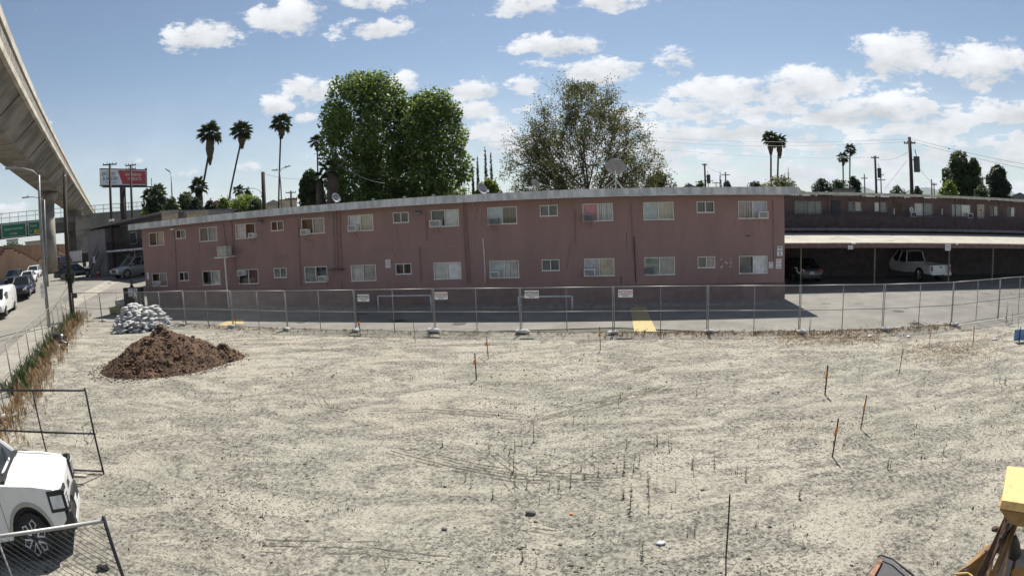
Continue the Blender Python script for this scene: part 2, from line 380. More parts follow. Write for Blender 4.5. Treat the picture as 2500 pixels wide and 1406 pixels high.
m_pave = mat('sunbleached_paving', (.225, .212, .187), .9, scale=.6, var=.10, bump=.15, bscale=60)
m_street = mat('street_asphalt', (.225, .212, .182), .9, scale=.25, var=.10, bump=.1, bscale=50)
m_conc = mat('pale_concrete', (.33, .31, .26), .85, scale=1.2, var=.10, bump=.08)
pave = [BL(-60, -6), BL(60, -16), BL(60, 22), BL(-31, 22), BL(-60, 22)]
def tess(name, poly, z, mt, step=2.0):
    me = B().add([(p.x, p.y, 0) for p in poly], [tuple(range(len(poly)))]).mesh(name, mt); bm = bmesh.new(); bm.from_mesh(me)
    xs = [p.x for p in poly]; ys = [p.y for p in poly]
    for c in np.arange(min(xs) + step, max(xs), step): bmesh.ops.bisect_plane(bm, geom=bm.verts[:] + bm.edges[:] + bm.faces[:], plane_co=(c, 0, 0), plane_no=(1, 0, 0))
    for c in np.arange(min(ys) + step, max(ys), step): bmesh.ops.bisect_plane(bm, geom=bm.verts[:] + bm.edges[:] + bm.faces[:], plane_co=(0, c, 0), plane_no=(0, 1, 0))
    for v in bm.verts: v.co.z = T(v.co.x, v.co.y) + z
    bm.to_mesh(me); bm.free(); return ob(name, me, kind='structure')
FD = Vector((-.6, .8, 0)); QD = Vector((.8, .6, 0))       # street runs along FD, QD points to the lot
def ST(r, q, z=0.): p = FD * r + QD * q; return Vector((p.x, p.y, T(p.x, p.y) + z))
tess('parking_lot_paving', [BL(-29, -9), BL(0, -6), BL(60, -24), BL(60, 24), BL(-31, 24), ST(90, 8), ST(90, -7.7), ST(20, -7.7), ST(22, -5.2)], -.028, m_pave)
tess('street', [ST(-40, -7.8), ST(150, -7.8), ST(150, -20.9), ST(-40, -20.9)], -.02, m_street, 3.)
kb = B()
for r0, r1 in [(a, a + 4) for a in range(-30, 38, 4)]:
    p = [ST(r0, -7.75, -.05), ST(r1, -7.75, -.05), ST(r1, -5.15, -.05), ST(r0, -5.15, -.05)]
    kb.hexa([tuple(x) for x in p] + [(x.x, x.y, x.z + .16) for x in p])
kb.obj('sidewalk', m_conc, kind='structure')
kb = B()
for r0, r1 in [(a, a + 6) for a in range(-30, 140, 6)]:
    p = [ST(r0, -22.4, -.05), ST(r1, -22.4, -.05), ST(r1, -20.8, -.05), ST(r0, -20.8, -.05)]
    kb.hexa([tuple(x) for x in p] + [(x.x, x.y, x.z + .17) for x in p])
kb.obj('far_sidewalk', m_conc, kind='structure')
# pale concrete valley gutter leading to the driveway
g0, g1, g2, g3 = G(150, 745), G(345, 662), G(350, 668), G(165, 757)
gb = B(); n = 14
for i in range(n + 1):
    a = g0.lerp(g1, i / n); b_ = g3.lerp(g2, i / n); gb.v += [(a.x, a.y, T(a.x, a.y) - .012), (b_.x, b_.y, T(b_.x, b_.y) - .012)]
gb.f = [(2 * i, 2 * i + 1, 2 * i + 3, 2 * i + 2) for i in range(n)]; gb.m = [0] * n
gb.obj('concrete_gutter', m_conc, kind='structure')
# walkway slab and kerb along the foot of the long wall
B().box(-31, -1.05, -.05, 8.93, -.002, .1).obj('wall_walkway', mat('old_concrete', (.27, .25, .22), .9), kind='structure').matrix_world = Matrix.Translation(ORG) @ Matrix.Rotation(PHI, 4, 'Z')
# painted markings
m_yel = mat('yellow_road_paint', (.58, .44, .16), .8, scale=7, col2=(.36, .30, .17), ramp=(.35, .62))
def sheet(name, pts, z, mt):
    return B().add([(p.x, p.y, z) for p in pts], [tuple(range(len(pts)))]).obj(name, mt, kind='structure')
sheet('yellow_painted_marking', [Z(*p) for p in ((1537, 741), (1575, 741), (1588, 775), (1604, 809), (1549, 811), (1543, 775))], -.022, m_yel)
sheet('yellow_painted_marking', [Z(*p) for p in ((508, 803), (528, 804), (575, 789), (594, 790), (596, 779), (572, 777), (530, 792), (508, 797))], -.018, m_yel)
m_dark = mat('dark_iron', (.05, .048, .045), .7)
m_line = mat('faded_white_paint', (.6, .58, .54), .85, scale=3)
def ground_disc(name, u, v, r, label):
    p = Z(u, v); b_ = B(); b_.tube([(0, 0, 0), (0, 0, .012)], r, 20); o = b_.obj(name, m_dark); o.location = (p.x, p.y, -.026)
    return tag(o, label, 'cover')
ground_disc('manhole_cover', 1121, 789, .3, 'round dark manhole cover in sunlit paving behind the fence, near the middle')
ground_disc('manhole_cover', 737, 785, .28, 'round dark cover in the paving left of the sunlit strip behind the fence')
ground_disc('manhole_cover', 2193, 758, .3, 'dark round cover in open sunny paving at right behind the fence')
t = thing('drain_box', 'square grey drain grate set in the sunny paving at right', 'drain', Z(2236, 790) + Vector((0, 0, -.03)), PHI)
B().box(-.3, -.25, 0, .3, .25, .03).obj('frame', m_conc, t); b_ = B()
for i in range(6): b_.box(-.24, -.2 + i * .07, .03, .24, -.17 + i * .07, .045)
b_.obj('grate', m_dark, t)
b_ = B()
for i, (u, v) in enumerate(((1914, 735), (2500, 722))): pass
# tyre tracks pressed into the dirt: pairs of low ribbed ridges
m_trk = mat('rut_shadow_soil', (.13, .118, .09), .95, scale=5, col2=(.27, .25, .20), ramp=(.35, .62))  # dark tone puts the shadow of the ruts into the soil colour
def track(pts, w=.55, n=5, z=.035):
    P3 = [Z(*p) for p in pts]; b_ = B()
    for k in range(n):
        off = (k - (n - 1) / 2) * w / n * 1.1 + .02 * random.random(); line = []
        for i, p in enumerate(P3):
            t_ = (P3[min(i + 1, len(P3) - 1)] - P3[max(i - 1, 0)]); t_.z = 0; t_.normalize(); nn = Vector((-t_.y, t_.x, 0))
            line.append(p + nn * off)
        sub = []
        for a, c in zip(line[:-1], line[1:]):
            m_ = max(2, int((c - a).length / .12))
            sub += [a.lerp(c, j / m_) for j in range(m_)]
        run = []
        for a in sub + [None]:
            if a is not None and random.random() > .13: run.append(Vector((a.x + random.gauss(0, .006), a.y + random.gauss(0, .006), lot_h(a.x, a.y) + random.uniform(.0, .008)))); continue
            if len(run) > 2: b_.tube(run, [random.uniform(.006, .014) for _ in run], 3, cap=False)
            run = []
    return b_
tb = B()
for pts, w, n_ in [(((960, 1098), (1120, 1140), (1260, 1165), (1400, 1172), (1530, 1176)), .5, 5), (((1245, 1165), (1275, 1195), (1310, 1240)), .5, 4),
                   (((1290, 1030), (1400, 1000), (1530, 972), (1640, 945)), .5, 7), (((900, 1005), (1050, 1000), (1290, 1020)), .5, 3), (((1300, 1290), (1380, 1302)), .3, 3),
                   (((1430, 1110), (1530, 1170)), .4, 4), (((1180, 1100), (1255, 1160)), .4, 3), (((640, 1335), (900, 1340), (1120, 1365)), .5, 3),
                   (((760, 950), (790, 1000), (850, 1010)), .4, 3), (((1540, 912), (1610, 895)), .4, 5), (((700, 860), (1000, 850), (1300, 836), (1700, 830)), .4, 2)]:
    k = track(pts, w, n_); tb.add(k.v, k.f)
tb.obj('tyre_tracks', m_trk, kind='stuff'); tag(COL.objects['tyre_tracks'], 'ribbed tyre tracks crossing the pale dirt lot', 'tracks')

# ------------------------------------------------------------------ long two storey building
m_wall = mat('mauve_stucco', (.375, .238, .215), .9, scale=1.1, col2=(.300, .194, .178), ramp=(.3, .7), stretch=(1, 1, .28), bump=.25, bscale=45)
m_wall_lo = mat('mauve_stucco_band', (.25, .160, .148), .9, scale=1.2, var=.10, bump=.25, bscale=45)
m_fascia = mat('grey_white_roof_edge', (.63, .64, .64), .7, scale=3, var=.14, stretch=(1, 1, .3))
m_roof = mat('tar_roof', (.20, .195, .19), .95)
m_alu = mat('window_aluminium', (.82, .80, .74), .5, var=.06)
m_glass = glass_mat('window_glass')
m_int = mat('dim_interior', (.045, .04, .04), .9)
bld = thing('apartment_building', 'long two storey mauve stucco apartment block behind the chain link fence', 'building', ORG, PHI)
P_ = 7.961; S0 = -30.287
OFF = [0, 1.536, 2.721, 3.632, 4.893, 6.420]
WIN = []
for row, (zt, zb, zs) in enumerate(((5.10, 4.22, 4.54), (2.33, 1.44, 1.76))):
    for k in range(5):
        for w in range(3):
            a, b1 = S0 + P_ * k + OFF[2 * w], S0 + P_ * k + OFF[2 * w + 1]
            WIN.append((row, k, w, a, b1, zs if w == 1 else zb, zt))
SL, SR_ = -31.05, 8.93
xs = sorted({SL, SR_} | {x for w in WIN for x in (w[3], w[4])}); zs = sorted({0, 5.46} | {z for w in WIN for z in (w[5], w[6])} | {.62})
holes = [(w[3], w[4], w[5], w[6]) for w in WIN]
wb = B()
for i in range(len(xs) - 1):
    for j in range(len(zs) - 1):
        cx, cz = (xs[i] + xs[i + 1]) / 2, (zs[j] + zs[j + 1]) / 2
        if any(a < cx < b1 and c < cz < d for a, b1, c, d in holes): continue
        wb.add([(xs[i], 0, zs[j]), (xs[i + 1], 0, zs[j]), (xs[i + 1], 0, zs[j + 1]), (xs[i], 0, zs[j + 1])], [(0, 1, 2, 3)])
for a, b1, c, d in holes:
    wb.add([(a, 0, c), (b1, 0, c), (b1, 0, d), (a, 0, d), (a, .14, c), (b1, .14, c), (b1, .14, d), (a, .14, d)], [(0, 1, 5, 4), (1, 2, 6, 5), (2, 3, 7, 6), (3, 0, 4, 7)])
me = wb.mesh('wall', m_wall); wall = ob('wall', me, bld)
sw = B().box(SL, .02, 0, SL + .02, 9.2, 5.46).box(SR_ - .02, .02, 0, SR_, 9.2, 5.46).box(SL + .02, 9.18, 0, SR_ - .02, 9.2, 5.46).obj('side_wall', m_wall, bld)
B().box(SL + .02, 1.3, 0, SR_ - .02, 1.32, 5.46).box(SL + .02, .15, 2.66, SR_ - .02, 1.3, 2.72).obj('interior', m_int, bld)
B().box(SL, -.03, .0, SR_ + .03, -.002, .9).obj('base_band', m_wall_lo, bld)
B().box(SL, -.045, .9, SR_ + .03, -.002, .94).obj('trim_ledge', mat('ledge_brown', (.18, .11, .10), .9), bld)
rf = B().box(SL - .6, -.72, 5.46, SR_ + .55, 9.8, 5.49).box(SL - .55, -.66, 5.76, SR_ + .5, 9.7, 5.79).obj('roof', m_roof, bld)
fb = B(); x = SL - .62; k = 0
while x < SR_ + .56:
    L_ = min(3.66 + (k % 3) * .3, SR_ + .57 - x); dz = random.uniform(-.012, .012)
    fb.hexa([(x, -.76, 5.42 + dz), (x + L_ - .008, -.76, 5.42 + dz * .3), (x + L_ - .008, -.722, 5.42 + dz * .3), (x, -.722, 5.42 + dz),
             (x, -.76, 5.80 + dz), (x + L_ - .008, -.76, 5.80 + dz), (x + L_ - .008, -.722, 5.80 + dz), (x, -.722, 5.80 + dz)]); x += L_; k += 1
fb.box(SR_ + .55, -.72, 5.42, SR_ + .59, 9.8, 5.8).box(SL - .64, -.72, 5.42, SL - .602, 9.8, 5.8)
fb.obj('fascia', m_fascia, bld)
B().box(SL - .62, -.79, 5.405, SR_ + .57, -.762, 5.44).obj('drip_edge', mat('white_drip_edge', (.75, .74, .70), .6), bld)

cur = {'be': (.50, .46, .38), 'gw': (.46, .46, .44), 'wh': (.66, .66, .64), 'lv': (.50, .50, .57), 'pk': (.55, .20, .24), 'mr': (.22, .09, .10), 'ye': (.50, .46, .36),
       'bl': (.48, .54, .57), 'gg': (.30, .37, .33), 'dk': (.07, .065, .07), 'dg': (.13, .15, .14), 'db': (.12, .13, .17), 'br': (.09, .08, .07), 'wd': (.22, .19, .13), 'pp': (.50, .42, .38), 'gr': (.22, .25, .23)}
CM = {k: mat('curtain_' + k, tuple(min(.88, c * (1.45 if max(v) > .3 else 1.25)) for c in v), .9, var=.08, scale=4) for k, v in cur.items()}
# per window: (left colour, left style, right colour, right style); styles c curtain folds, b blinds, p panel, d dark room
WS = {(0, 0, 0): 'br c be c', (0, 0, 1): 'br d gg p', (0, 0, 2): 'gr c gw b', (0, 1, 0): 'wh c dk d', (0, 1, 1): 'br d dg c', (0, 1, 2): 'dg d gw b', (0, 2, 0): 'wh p ye c', (0, 2, 1): 'dk d dk d', (0, 2, 2): 'br d wh c',
      (0, 3, 0): 'bl p wd b', (0, 3, 1): 'gr d dg d', (0, 3, 2): 'pk c wh b', (0, 4, 0): 'bl p be c', (0, 4, 1): 'dg d dg d', (0, 4, 2): 'pp b lv p',
      (1, 0, 0): 'mr d gw c', (1, 0, 1): 'dg d db p', (1, 0, 2): 'db d gw b', (1, 1, 0): 'dg d mr c', (1, 1, 1): 'gr c gr c', (1, 1, 2): 'gr c db d', (1, 2, 0): 'gw c gw b', (1, 2, 1): 'dg d dk d', (1, 2, 2): 'gw p wh p',
      (1, 3, 0): 'bl p wh b', (1, 3, 1): 'db p db d', (1, 3, 2): 'lv p be c', (1, 4, 0): 'gg p gw c', (1, 4, 1): 'gr c pp c', (1, 4, 2): 'gr d wh c'}
def hang(a, b1, z0, z1, style, y, rnd):
    q = B()
    if style == 'c':
        n_ = max(4, int((b1 - a) / .07)); pts = [(a + (b1 - a) * i / n_, y + (.022 if i % 2 else -.018) * rnd.uniform(.5, 1.3)) for i in range(n_ + 1)]
        for (x0, y0), (x1, y1) in zip(pts[:-1], pts[1:]): q.add([(x0, y0, z0), (x1, y1, z0), (x1, y1, z1), (x0, y0, z1)], [(0, 1, 2, 3)])
    elif style == 'b':
        n_ = max(4, int((b1 - a) / .085))
        for i in range(n_):
            x0 = a + (b1 - a) * i / n_; w_ = (b1 - a) / n_ * rnd.uniform(.72, .95); q.add([(x0, y - .015, z0), (x0 + w_, y + .02, z0), (x0 + w_, y + .02, z1), (x0, y - .015, z1)], [(0, 1, 2, 3)])
    else: q.add([(a, y, z0), (b1, y, z0), (b1, y, z1), (a, y, z1)], [(0, 1, 2, 3)])
    return q
def window(parent, a, b1, z0, z1, spec, y=0., seed=0, split=.5, fr=m_alu):
    rnd = random.Random(seed); lc, ls, rc, rs = spec.split(); w_ = .035; q = B(); mid = a + (b1 - a) * split
    q.box(a, y - .025, z0, b1, y + .05, z0 + w_).box(a, y - .025, z1 - w_, b1, y + .05, z1).box(a, y - .025, z0 + w_, a + w_, y + .05, z1 - w_).box(b1 - w_, y - .025, z0 + w_, b1, y + .05, z1 - w_)
    q.box(mid - .022, y - .015, z0 + w_, mid + .022, y + .04, z1 - w_)
    f = q.obj('window', fr, parent)
    B().box(a - .02, y - .055, z0 - .025, b1 + .02, y - .027, z0 + .005).obj('sill', fr, f)
    B().add([(a, y + .012, z0), (mid, y + .012, z0), (mid, y + .012, z1), (a, y + .012, z1)], [(0, 1, 2, 3)]).obj('pane', m_glass, f)
    B().add([(mid, y + .024, z0), (b1, y + .024, z0), (b1, y + .024, z1), (mid, y + .024, z1)], [(0, 1, 2, 3)]).obj('pane', m_glass, f)
    for (p, q_, c, s_) in ((a, mid, lc, ls), (mid, b1, rc, rs)):
        if s_ == 'd': hang(p + .02, q_ - .02, z0, z1, 'p', y + .5, rnd).obj('dark_room', CM[c], f)
        else: hang(p + .02, q_ - .01, z0 + .02, z1 - .02, s_, y + .12, rnd).obj('curtain' if s_ != 'b' else 'blind', CM[c], f)
    return f
for i, (row, k, w, a, b1, z0, z1) in enumerate(WIN): window(bld, a, b1, z0, z1, WS[(row, k, w)], 0, i)

# local wall coordinates from a picture point, for things fixed to the wall
def WL(u, v, t=0.):
    d = Vector(ray(u, v)); k = (DW + t) / d.dot(NV); p = Vector(CAMP) + d * k; return (p.dot(DV), p.z)
def pipe(pts, r, name, mt, y=-.04):
    b_ = B(); b_.tube([(WL(u, v, y)[0], y, WL(u, v, y)[1]) for u, v in pts], r, 6); return b_.obj(name, mt, bld)
m_pipe = mat('painted_pipe', (.30, .19, .175), .8); m_pipe2 = mat('grey_pipe', (.30, .27, .26), .7); m_cable = mat('pale_cable', (.52, .44, .41), .7)
for pts, r, mt_ in [(((424, 560), (429, 625)), .03, m_pipe2), (((429, 625), (432, 705)), .022, m_pipe), (((545, 545), (552, 600)), .02, m_pipe), (((565, 540), (575, 660), (590, 700)), .022, m_pipe),
                    (((728, 540), (735, 700)), .02, m_pipe), (((812, 500), (817, 655)), .035, m_pipe2), (((820, 500), (826, 655)), .035, m_pipe), (((829, 500), (834, 655)), .03, m_pipe),
                    (((1038, 520), (1043, 590)), .015, m_pipe), (((1130, 490), (1141, 690)), .03, m_pipe), (((1137, 490), (1148, 690)), .025, m_pipe), (((1024, 602), (1029, 690)), .02, m_pipe),
                    (((1541, 500), (1546, 620)), .018, m_pipe), (((1548, 578), (1552, 690)), .025, mat('dark_conduit', (.08, .06, .06), .8)), (((1403, 510), (1405, 600)), .018, m_pipe), (((1887, 490), (1889, 585)), .02, m_pipe),
                    (((1889, 585), (1890, 640)), .025, m_pipe2), (((1395, 583), (1382, 660)), .012, m_pipe)]:
    pipe(pts, r, 'conduit', mt_)
for pts in [((780, 530), (850, 523), (920, 518), (1010, 516)), ((983, 505), (980, 545), (966, 610), (950, 680), (943, 703)), ((1037, 500), (1050, 508), (1064, 512)), ((1140, 497), (1125, 507), (1113, 511)),
            ((1153, 495), (1158, 510), (1150, 545), (1155, 600), (1159, 688)), ((1173, 500), (1170, 560), (1166, 600)), ((905, 613), (1000, 610)), ((1022, 608), (1060, 600), (1110, 600)),
            ((1507, 480), (1508, 540), (1510, 580)), ((430, 558), (540, 548), (620, 540), (740, 532), (780, 530)), ((320, 700), (600, 700), (760, 704))]:
    pipe(pts, .011, 'cable', m_cable, -.035)
pipe(((1179, 582), (1183, 640), (1185, 690)), .035, 'downpipe', mat('white_pipe', (.7, .68, .64), .6))
s_, z_ = WL(824, 658); B().box(s_ - .45, -.35, z_ - .02, s_ + .45, -.002, z_ + .04).obj('ledge', mat('ledge_brown', (.16, .09, .085), .9), bld)

rnd = random.Random(31)
m_patch = mat('stucco_repair', (.345, .218, .197), .92, scale=1, var=.03); m_patch2 = mat('stucco_repair_dark', (.315, .203, .185), .92, scale=1, var=.03)
for i in range(14):
    row_ = rnd.choice((3.0, 3.3, 2.7, 1.15, .98)); x0 = rnd.uniform(SL + .5, SR_ - 2); q = B(); w_, h_ = rnd.uniform(.4, 1.6), rnd.uniform(.2, .7); q.box(x0, -.006, row_, x0 + w_, -.002, row_ + h_); q.obj('stucco_patch', m_patch if i % 2 else m_patch2, bld)
q = B()
for i in range(26):
    x0 = rnd.uniform(SL + .3, SR_ - .3); z0 = rnd.choice((4.15, 5.4, 1.4, 3.6)); L_ = rnd.uniform(.4, 1.3); q.add([(x0, -.0035, z0), (x0 + rnd.uniform(.015, .05), -.0035, z0), (x0 + .012, -.0035, z0 - L_)], [(0, 1, 2)])
q.obj('rust_runs', mat('water_stain', (.19, .125, .115), .9), bld, kind='stuff')
# cracks and sealed seams in the paving
q = B()
for i in range(20):
    p = BL(rnd.uniform(-26, 30), rnd.uniform(-4.2, 3.2)); a = rnd.choice((0, PI / 2)) + PHI + rnd.gauss(0, .25); n_ = rnd.randint(12, 40)
    for k in range(n_):
        d = Vector((math.cos(a), math.sin(a), 0)) * .22; nn = Vector((-d.y, d.x, 0)).normalized() * rnd.uniform(.006, .022); e_ = p + d
        if not (0 < (e_ - ORG).dot(NV) and (e_ - ORG).dot(DV) < 8.93): q.add([tuple(p - nn) , tuple(e_ - nn), tuple(e_ + nn), tuple(p + nn)], [(0, 1, 2, 3)])
        p = e_; a += rnd.gauss(0, .22)
q.v = [(x, y, T(x, y) - .022) for x, y, z in q.v]
q.obj('paving_cracks', mat('crack_tar', (.06, .057, .05), .9), kind='structure')
q = B()
for i in range(26):
    c_ = BL(rnd.uniform(-28, 34), rnd.uniform(-4.5, 3)); 
    if (c_ - ORG).dot(NV) > -.9 and (c_ - ORG).dot(DV) < 9.6: continue
    r0_ = rnd.uniform(.12, .55); q.add([(c_.x + math.cos(k * .45) * r0_ * rnd.uniform(.6, 1.1), c_.y + math.sin(k * .45) * r0_ * rnd.uniform(.5, .9), T(c_.x, c_.y) - .025) for k in range(14)], [tuple(range(14))])
q.obj('oil_stains', mat('oil_stain', (.12, .115, .10), .8), kind='structure')

# ------------------------------------------------------------------ fittings on the building
m_acw = mat('ac_housing', (.80, .79, .74), .5, var=.06); m_acg = mat('ac_grey', (.26, .27, .27), .6); m_grl = mat('ac_grille', (.09, .095, .10), .6)
def aircon(u, v, label, w=.52, h=.36, body=m_acw, out=.42, br=True, grl=m_grl):
    s, z = WL(u, v, -out); t = thing('air_conditioner', label, 'air conditioner', BL(s, -.0, z), PHI, 'window air conditioners on the long wall')
    B().box(-w / 2, -out, -h / 2, w / 2, .06, h / 2).obj('housing', body, t, bevel=.012)
    B().box(-w / 2 + .045, -out - .006, -h / 2 + .045, w / 2 - .045, -out + .01, h / 2 - .045).obj('grille', grl, t)
    q = B()
    for i in range(7): zz = -h / 2 + .06 + i * (h - .12) / 6; q.box(-w / 2 + .05, -out - .014, zz - .006, w / 2 - .05, -out - .007, zz + .006)
    q.obj('louvre', body if grl is m_grl else m_acg, t)
    if br:
        for x in (-.15, .15): B().tube([(x, -out + .05, -h / 2), (x, -.01, -h / 2 - .34)], .012, 5).obj('bracket', m_pipe2, t)
    return t
ACS = [(612, 575, 'white air conditioner under upper window, third large window from the left corner', .42, .30, m_acw), (741, 567, 'white air conditioner below the striped blinds of an upper window', .46, .34, m_acw),
       (858, 557, 'white air conditioner on two struts under the upper window with the yellowish curtain', .5, .34, m_acw), (1061, 546, 'white air conditioner with wide grille at upper window, third from the middle dish', .6, .36, m_acw),
       (1203, 541, 'dull grey air conditioner under the blue poster in an upper window', .5, .30, m_acg), (1436, 532, 'dark framed air conditioner below the red curtain in an upper window', .5, .36, m_acg),
       (1865, 525, 'white air conditioner right of the curtains in the last upper window', .5, .34, m_acw), (378, 692, 'small white air conditioner low at the left end of the wall', .36, .30, m_acw),
       (585, 667, 'white air conditioner at the top corner of a maroon curtained lower window', .46, .34, m_acw), (785, 681, 'white air conditioner with dark grille at the right corner of a lower window', .5, .34, m_acw),
       (1207, 671, 'grey air conditioner low in the lower window with pale blue panel', .5, .34, m_acw), (1439, 666, 'white air conditioner under the lavender panel of a lower window', .56, .38, m_acw),
       (1586, 662, 'grey air conditioner set in the grey panelled lower window', .5, .34, m_acg), (1822, 658, 'dark grey air conditioner inside the last lower window at right', .5, .36, m_acg)]
for i, (u, v, lb, w, h, mm_) in enumerate(ACS): aircon(u, v, lb, w, h, mm_, out=.1 if i in (12, 13) else .4, br=v < 600)
# evaporative cooler on a post
s, z = WL(551, 614, -.6)
t = thing('evaporative_cooler', 'pale box cooler standing on a tall thin post against the wall', 'cooler', BL(s, -.75, 0), PHI)
B().box(-.36, -.3, z - .28, .36, .3, z + .34).obj('cabinet', mat('cooler_cream', (.55, .54, .46), .6), t, bevel=.015)
q = B()
for i in range(9): q.box(-.3, -.306, z - .22 + i * .06, .2, -.301, z - .19 + i * .06)
q.obj('louvre', mat('cooler_cream_shade', (.45, .44, .38), .6), t)
B().box(-.55, -.4, z - .36, .55, .4, z - .30).obj('platform', m_alu, t); B().tube([(0, 0, 0), (0, 0, z - .36)], .05, 8).obj('post', m_alu, t)
# floodlights
m_lampw = mat('lamp_white', (.8, .8, .78), .4)
for (u, v, lb) in ((421, 556, 'white floodlight under the eave at the left end of the long wall'), (634, 539, 'small brown floodlight under the eave above a pair of upper windows'), (1020, 517, 'small dark floodlight beside an upper window near the big trees')):
    s, z = WL(u, v, -.2); t = thing('floodlight', lb, 'light', BL(s, -.002, z), PHI, 'floodlights on the long wall')
    B().box(-.12, -.05, -.05, .12, 0, .05).obj('base', m_pipe2, t); B().box(-.16, -.3, -.08, .16, -.06, .05, M=Matrix.Rotation(R(18), 4, 'X')).obj('lamp_head', m_lampw if u < 500 else m_acg, t, bevel=.02)
# satellite dishes
m_dish = mat('dish_grey', (.30, .30, .31), .55)
def dish(u, v, Rd, label, tilt=35, yaw=30, post=.5, tripod=False, t_=-.3, arm=True):
    s, _ = WL(u, v, t_); zt = WL(u, v, t_)[1]; base = 5.80; t = thing('satellite_dish', label, 'satellite dish', BL(s, t_, base), PHI, 'satellite dishes on the flat roof')
    h = zt - base; M_ = Matrix.Translation((0, 0, h)) @ Matrix.Rotation(R(yaw), 4, 'Z') @ Matrix.Rotation(R(90 - tilt), 4, 'X')
    q = B(); n_ = 20; rings = 5
    vs = [M_ @ Vector((0, 0, 0))]; fs = []
    for i in range(1, rings + 1):
        r = Rd * i / rings
        for k in range(n_): a = 2 * PI * k / n_; vs.append(M_ @ Vector((r * math.cos(a), r * math.sin(a) * 1.05, r * r * .28 / Rd)))
    for k in range(n_): fs.append((0, 1 + k, 1 + (k + 1) % n_))
    for i in range(rings - 1):
        for k in range(n_): a = 1 + i * n_; fs.append((a + k, a + (k + 1) % n_, a + n_ + (k + 1) % n_, a + n_ + k))
    q.add(vs, fs); o = q.obj('reflector', m_dish, t, True); sd_ = o.modifiers.new('solid', 'SOLIDIFY'); sd_.thickness = .015
    c = M_ @ Vector((0, -Rd * .2, -.06)); B().tube([(0, 0, 0), (0, 0, h - .1), tuple(c)], .028 if Rd < .6 else .05, 8).obj('mast', m_alu, t)
    if arm:
        e = M_ @ Vector((0, -Rd * .9, Rd * 1.1)); B().tube([tuple(M_ @ Vector((0, -Rd * .95, .2 * Rd))), tuple(e)], .014, 6).obj('feed_arm', m_alu, t)
        B().box(-.05, -.05, -.05, .05, .05, .08, M=Matrix.Translation(e)).obj('receiver', m_lampw, t)
    if tripod:
        for k in range(3):
            a = R(90 + 120 * k + 90); B().tube([(0, 0, h * .55), (math.cos(a) * .75, math.sin(a) * .75, .0)], .022, 6).obj('leg', m_alu, t)
    return t
dish(1175, 463, .33, 'tilted satellite dish with crossed struts at the roof edge beside the tall trees', 25, 60)
dish(819, 485, .28, 'small satellite dish at the roof edge left of the tall trees', 25, 60)
dish(1306, 450, .27, 'small satellite dish on the roof left of the large tripod dish', 35, 140, t_=1.5)
dish(1502, 412, .55, 'large round grey satellite dish on a tripod on the roof', 50, 170, tripod=True, t_=1.2, arm=False)
m_vent = mat('vent_metal', (.45, .45, .44), .5, .6)
for (u, v, lb) in ((987, 482, 'short rusty vent pipe on the roof near the tall trees'), (1058, 481, 'square vent cap on the roof below the tall trees'), (1338, 463, 'tilted vent cap on the roof right of the small dish'), (1424, 460, 'white vent pipe on the roof left of the tripod dish'), (911, 490, 'thin vent pipe on the roof at the left of the tall trees')):
    s, z = WL(u, v, .6); t = thing('roof_vent', lb, 'vent', BL(s, .6, 5.79), PHI, 'vents on the flat roof'); h = max(.12, z - 5.79)
    B().tube([(0, 0, 0), (0, 0, h)], .05, 8).obj('pipe', m_vent, t); B().tube([(0, 0, h), (0, 0, h + .06)], .1, 8).obj('cap', m_vent, t)
# wall signs
m_sw = mat('sign_white', (.80, .80, .79), .5, var=.03); m_ink = mat('sign_black', (.03, .03, .03), .6); m_red = mat('sign_red', (.55, .05, .05), .6); m_pink = mat('sign_red_faded', (.58, .14, .22), .6)
def wall_sign(u, v, w, h, lines, label, ink=m_ink, size=.09, base=m_sw):
    s, z = WL(u, v, -.03); t = thing('wall_sign', label, 'sign', BL(s, -.012, z), PHI)
    B().box(-w / 2, -.02, -h / 2, w / 2, 0, h / 2).obj('panel', base, t)
    n_ = len(lines)
    for i, (tx, sz, mt_) in enumerate(lines): lettering(tx, sz, mt_ or ink, t, (0, -.024, h / 2 - (i + .5) * h / n_), bold=True)
wall_sign(947, 644, .30, .46, [('NO', .09, m_pink), ('PARKING', .065, m_pink), ('ANY TIME', .055, None), ('TOW AWAY', .05, m_pink)], 'white notice with red lettering on the wall above a small lower window')
wall_sign(1904, 613, .30, .50, [('SPEED', .1, None), ('LIMIT', .1, None), ('5', .2, None)], 'white speed limit 5 sign at the right corner of the wall')
wall_sign(1901, 644, .30, .50, [('NO', .1, m_pink), ('PARKING', .065, m_pink), ('TOW', .1, m_red)], 'white sign with red lettering below the speed limit sign')
wall_sign(1882, 647, .22, .32, [('24', .12, mat('sign_blue', (.1, .35, .5), .6)), ('HR', .08, None)], 'small blue grey sign right of the last lower window')
wall_sign(361, 674, .22, .50, [('NO', .09, m_pink), ('PARK', .07, m_pink), ('ING', .07, m_pink)], 'narrow white and red no parking sign at the left end of the wall')
s, z = WL(1773, 643, -.02); t = thing('wall_ornament', 'cluster of pale flower ornaments on the wall between two lower windows', 'ornament', BL(s, -.012, z), PHI)
for x, zz, r in ((-.26, .2, .06), (.22, .2, .045), (-.05, .06, .07), (.05, .02, .06), (-.22, -.16, .07), (-.3, -.2, .05), (.23, .06, .05), (.22, -.16, .06), (.25, -.02, .045)):
    q = B()
    for k in range(5): a = 2 * PI * k / 5; q.tube([(x + math.cos(a) * r * .5, -.01, zz + math.sin(a) * r * .5), (x + math.cos(a) * r * .5, -.03, zz + math.sin(a) * r * .5)], r * .45, 6)
    q.obj('flower', m_pp if (m_pp := mat('ornament_pale', (.66, .56, .52), .7)) else None, t)
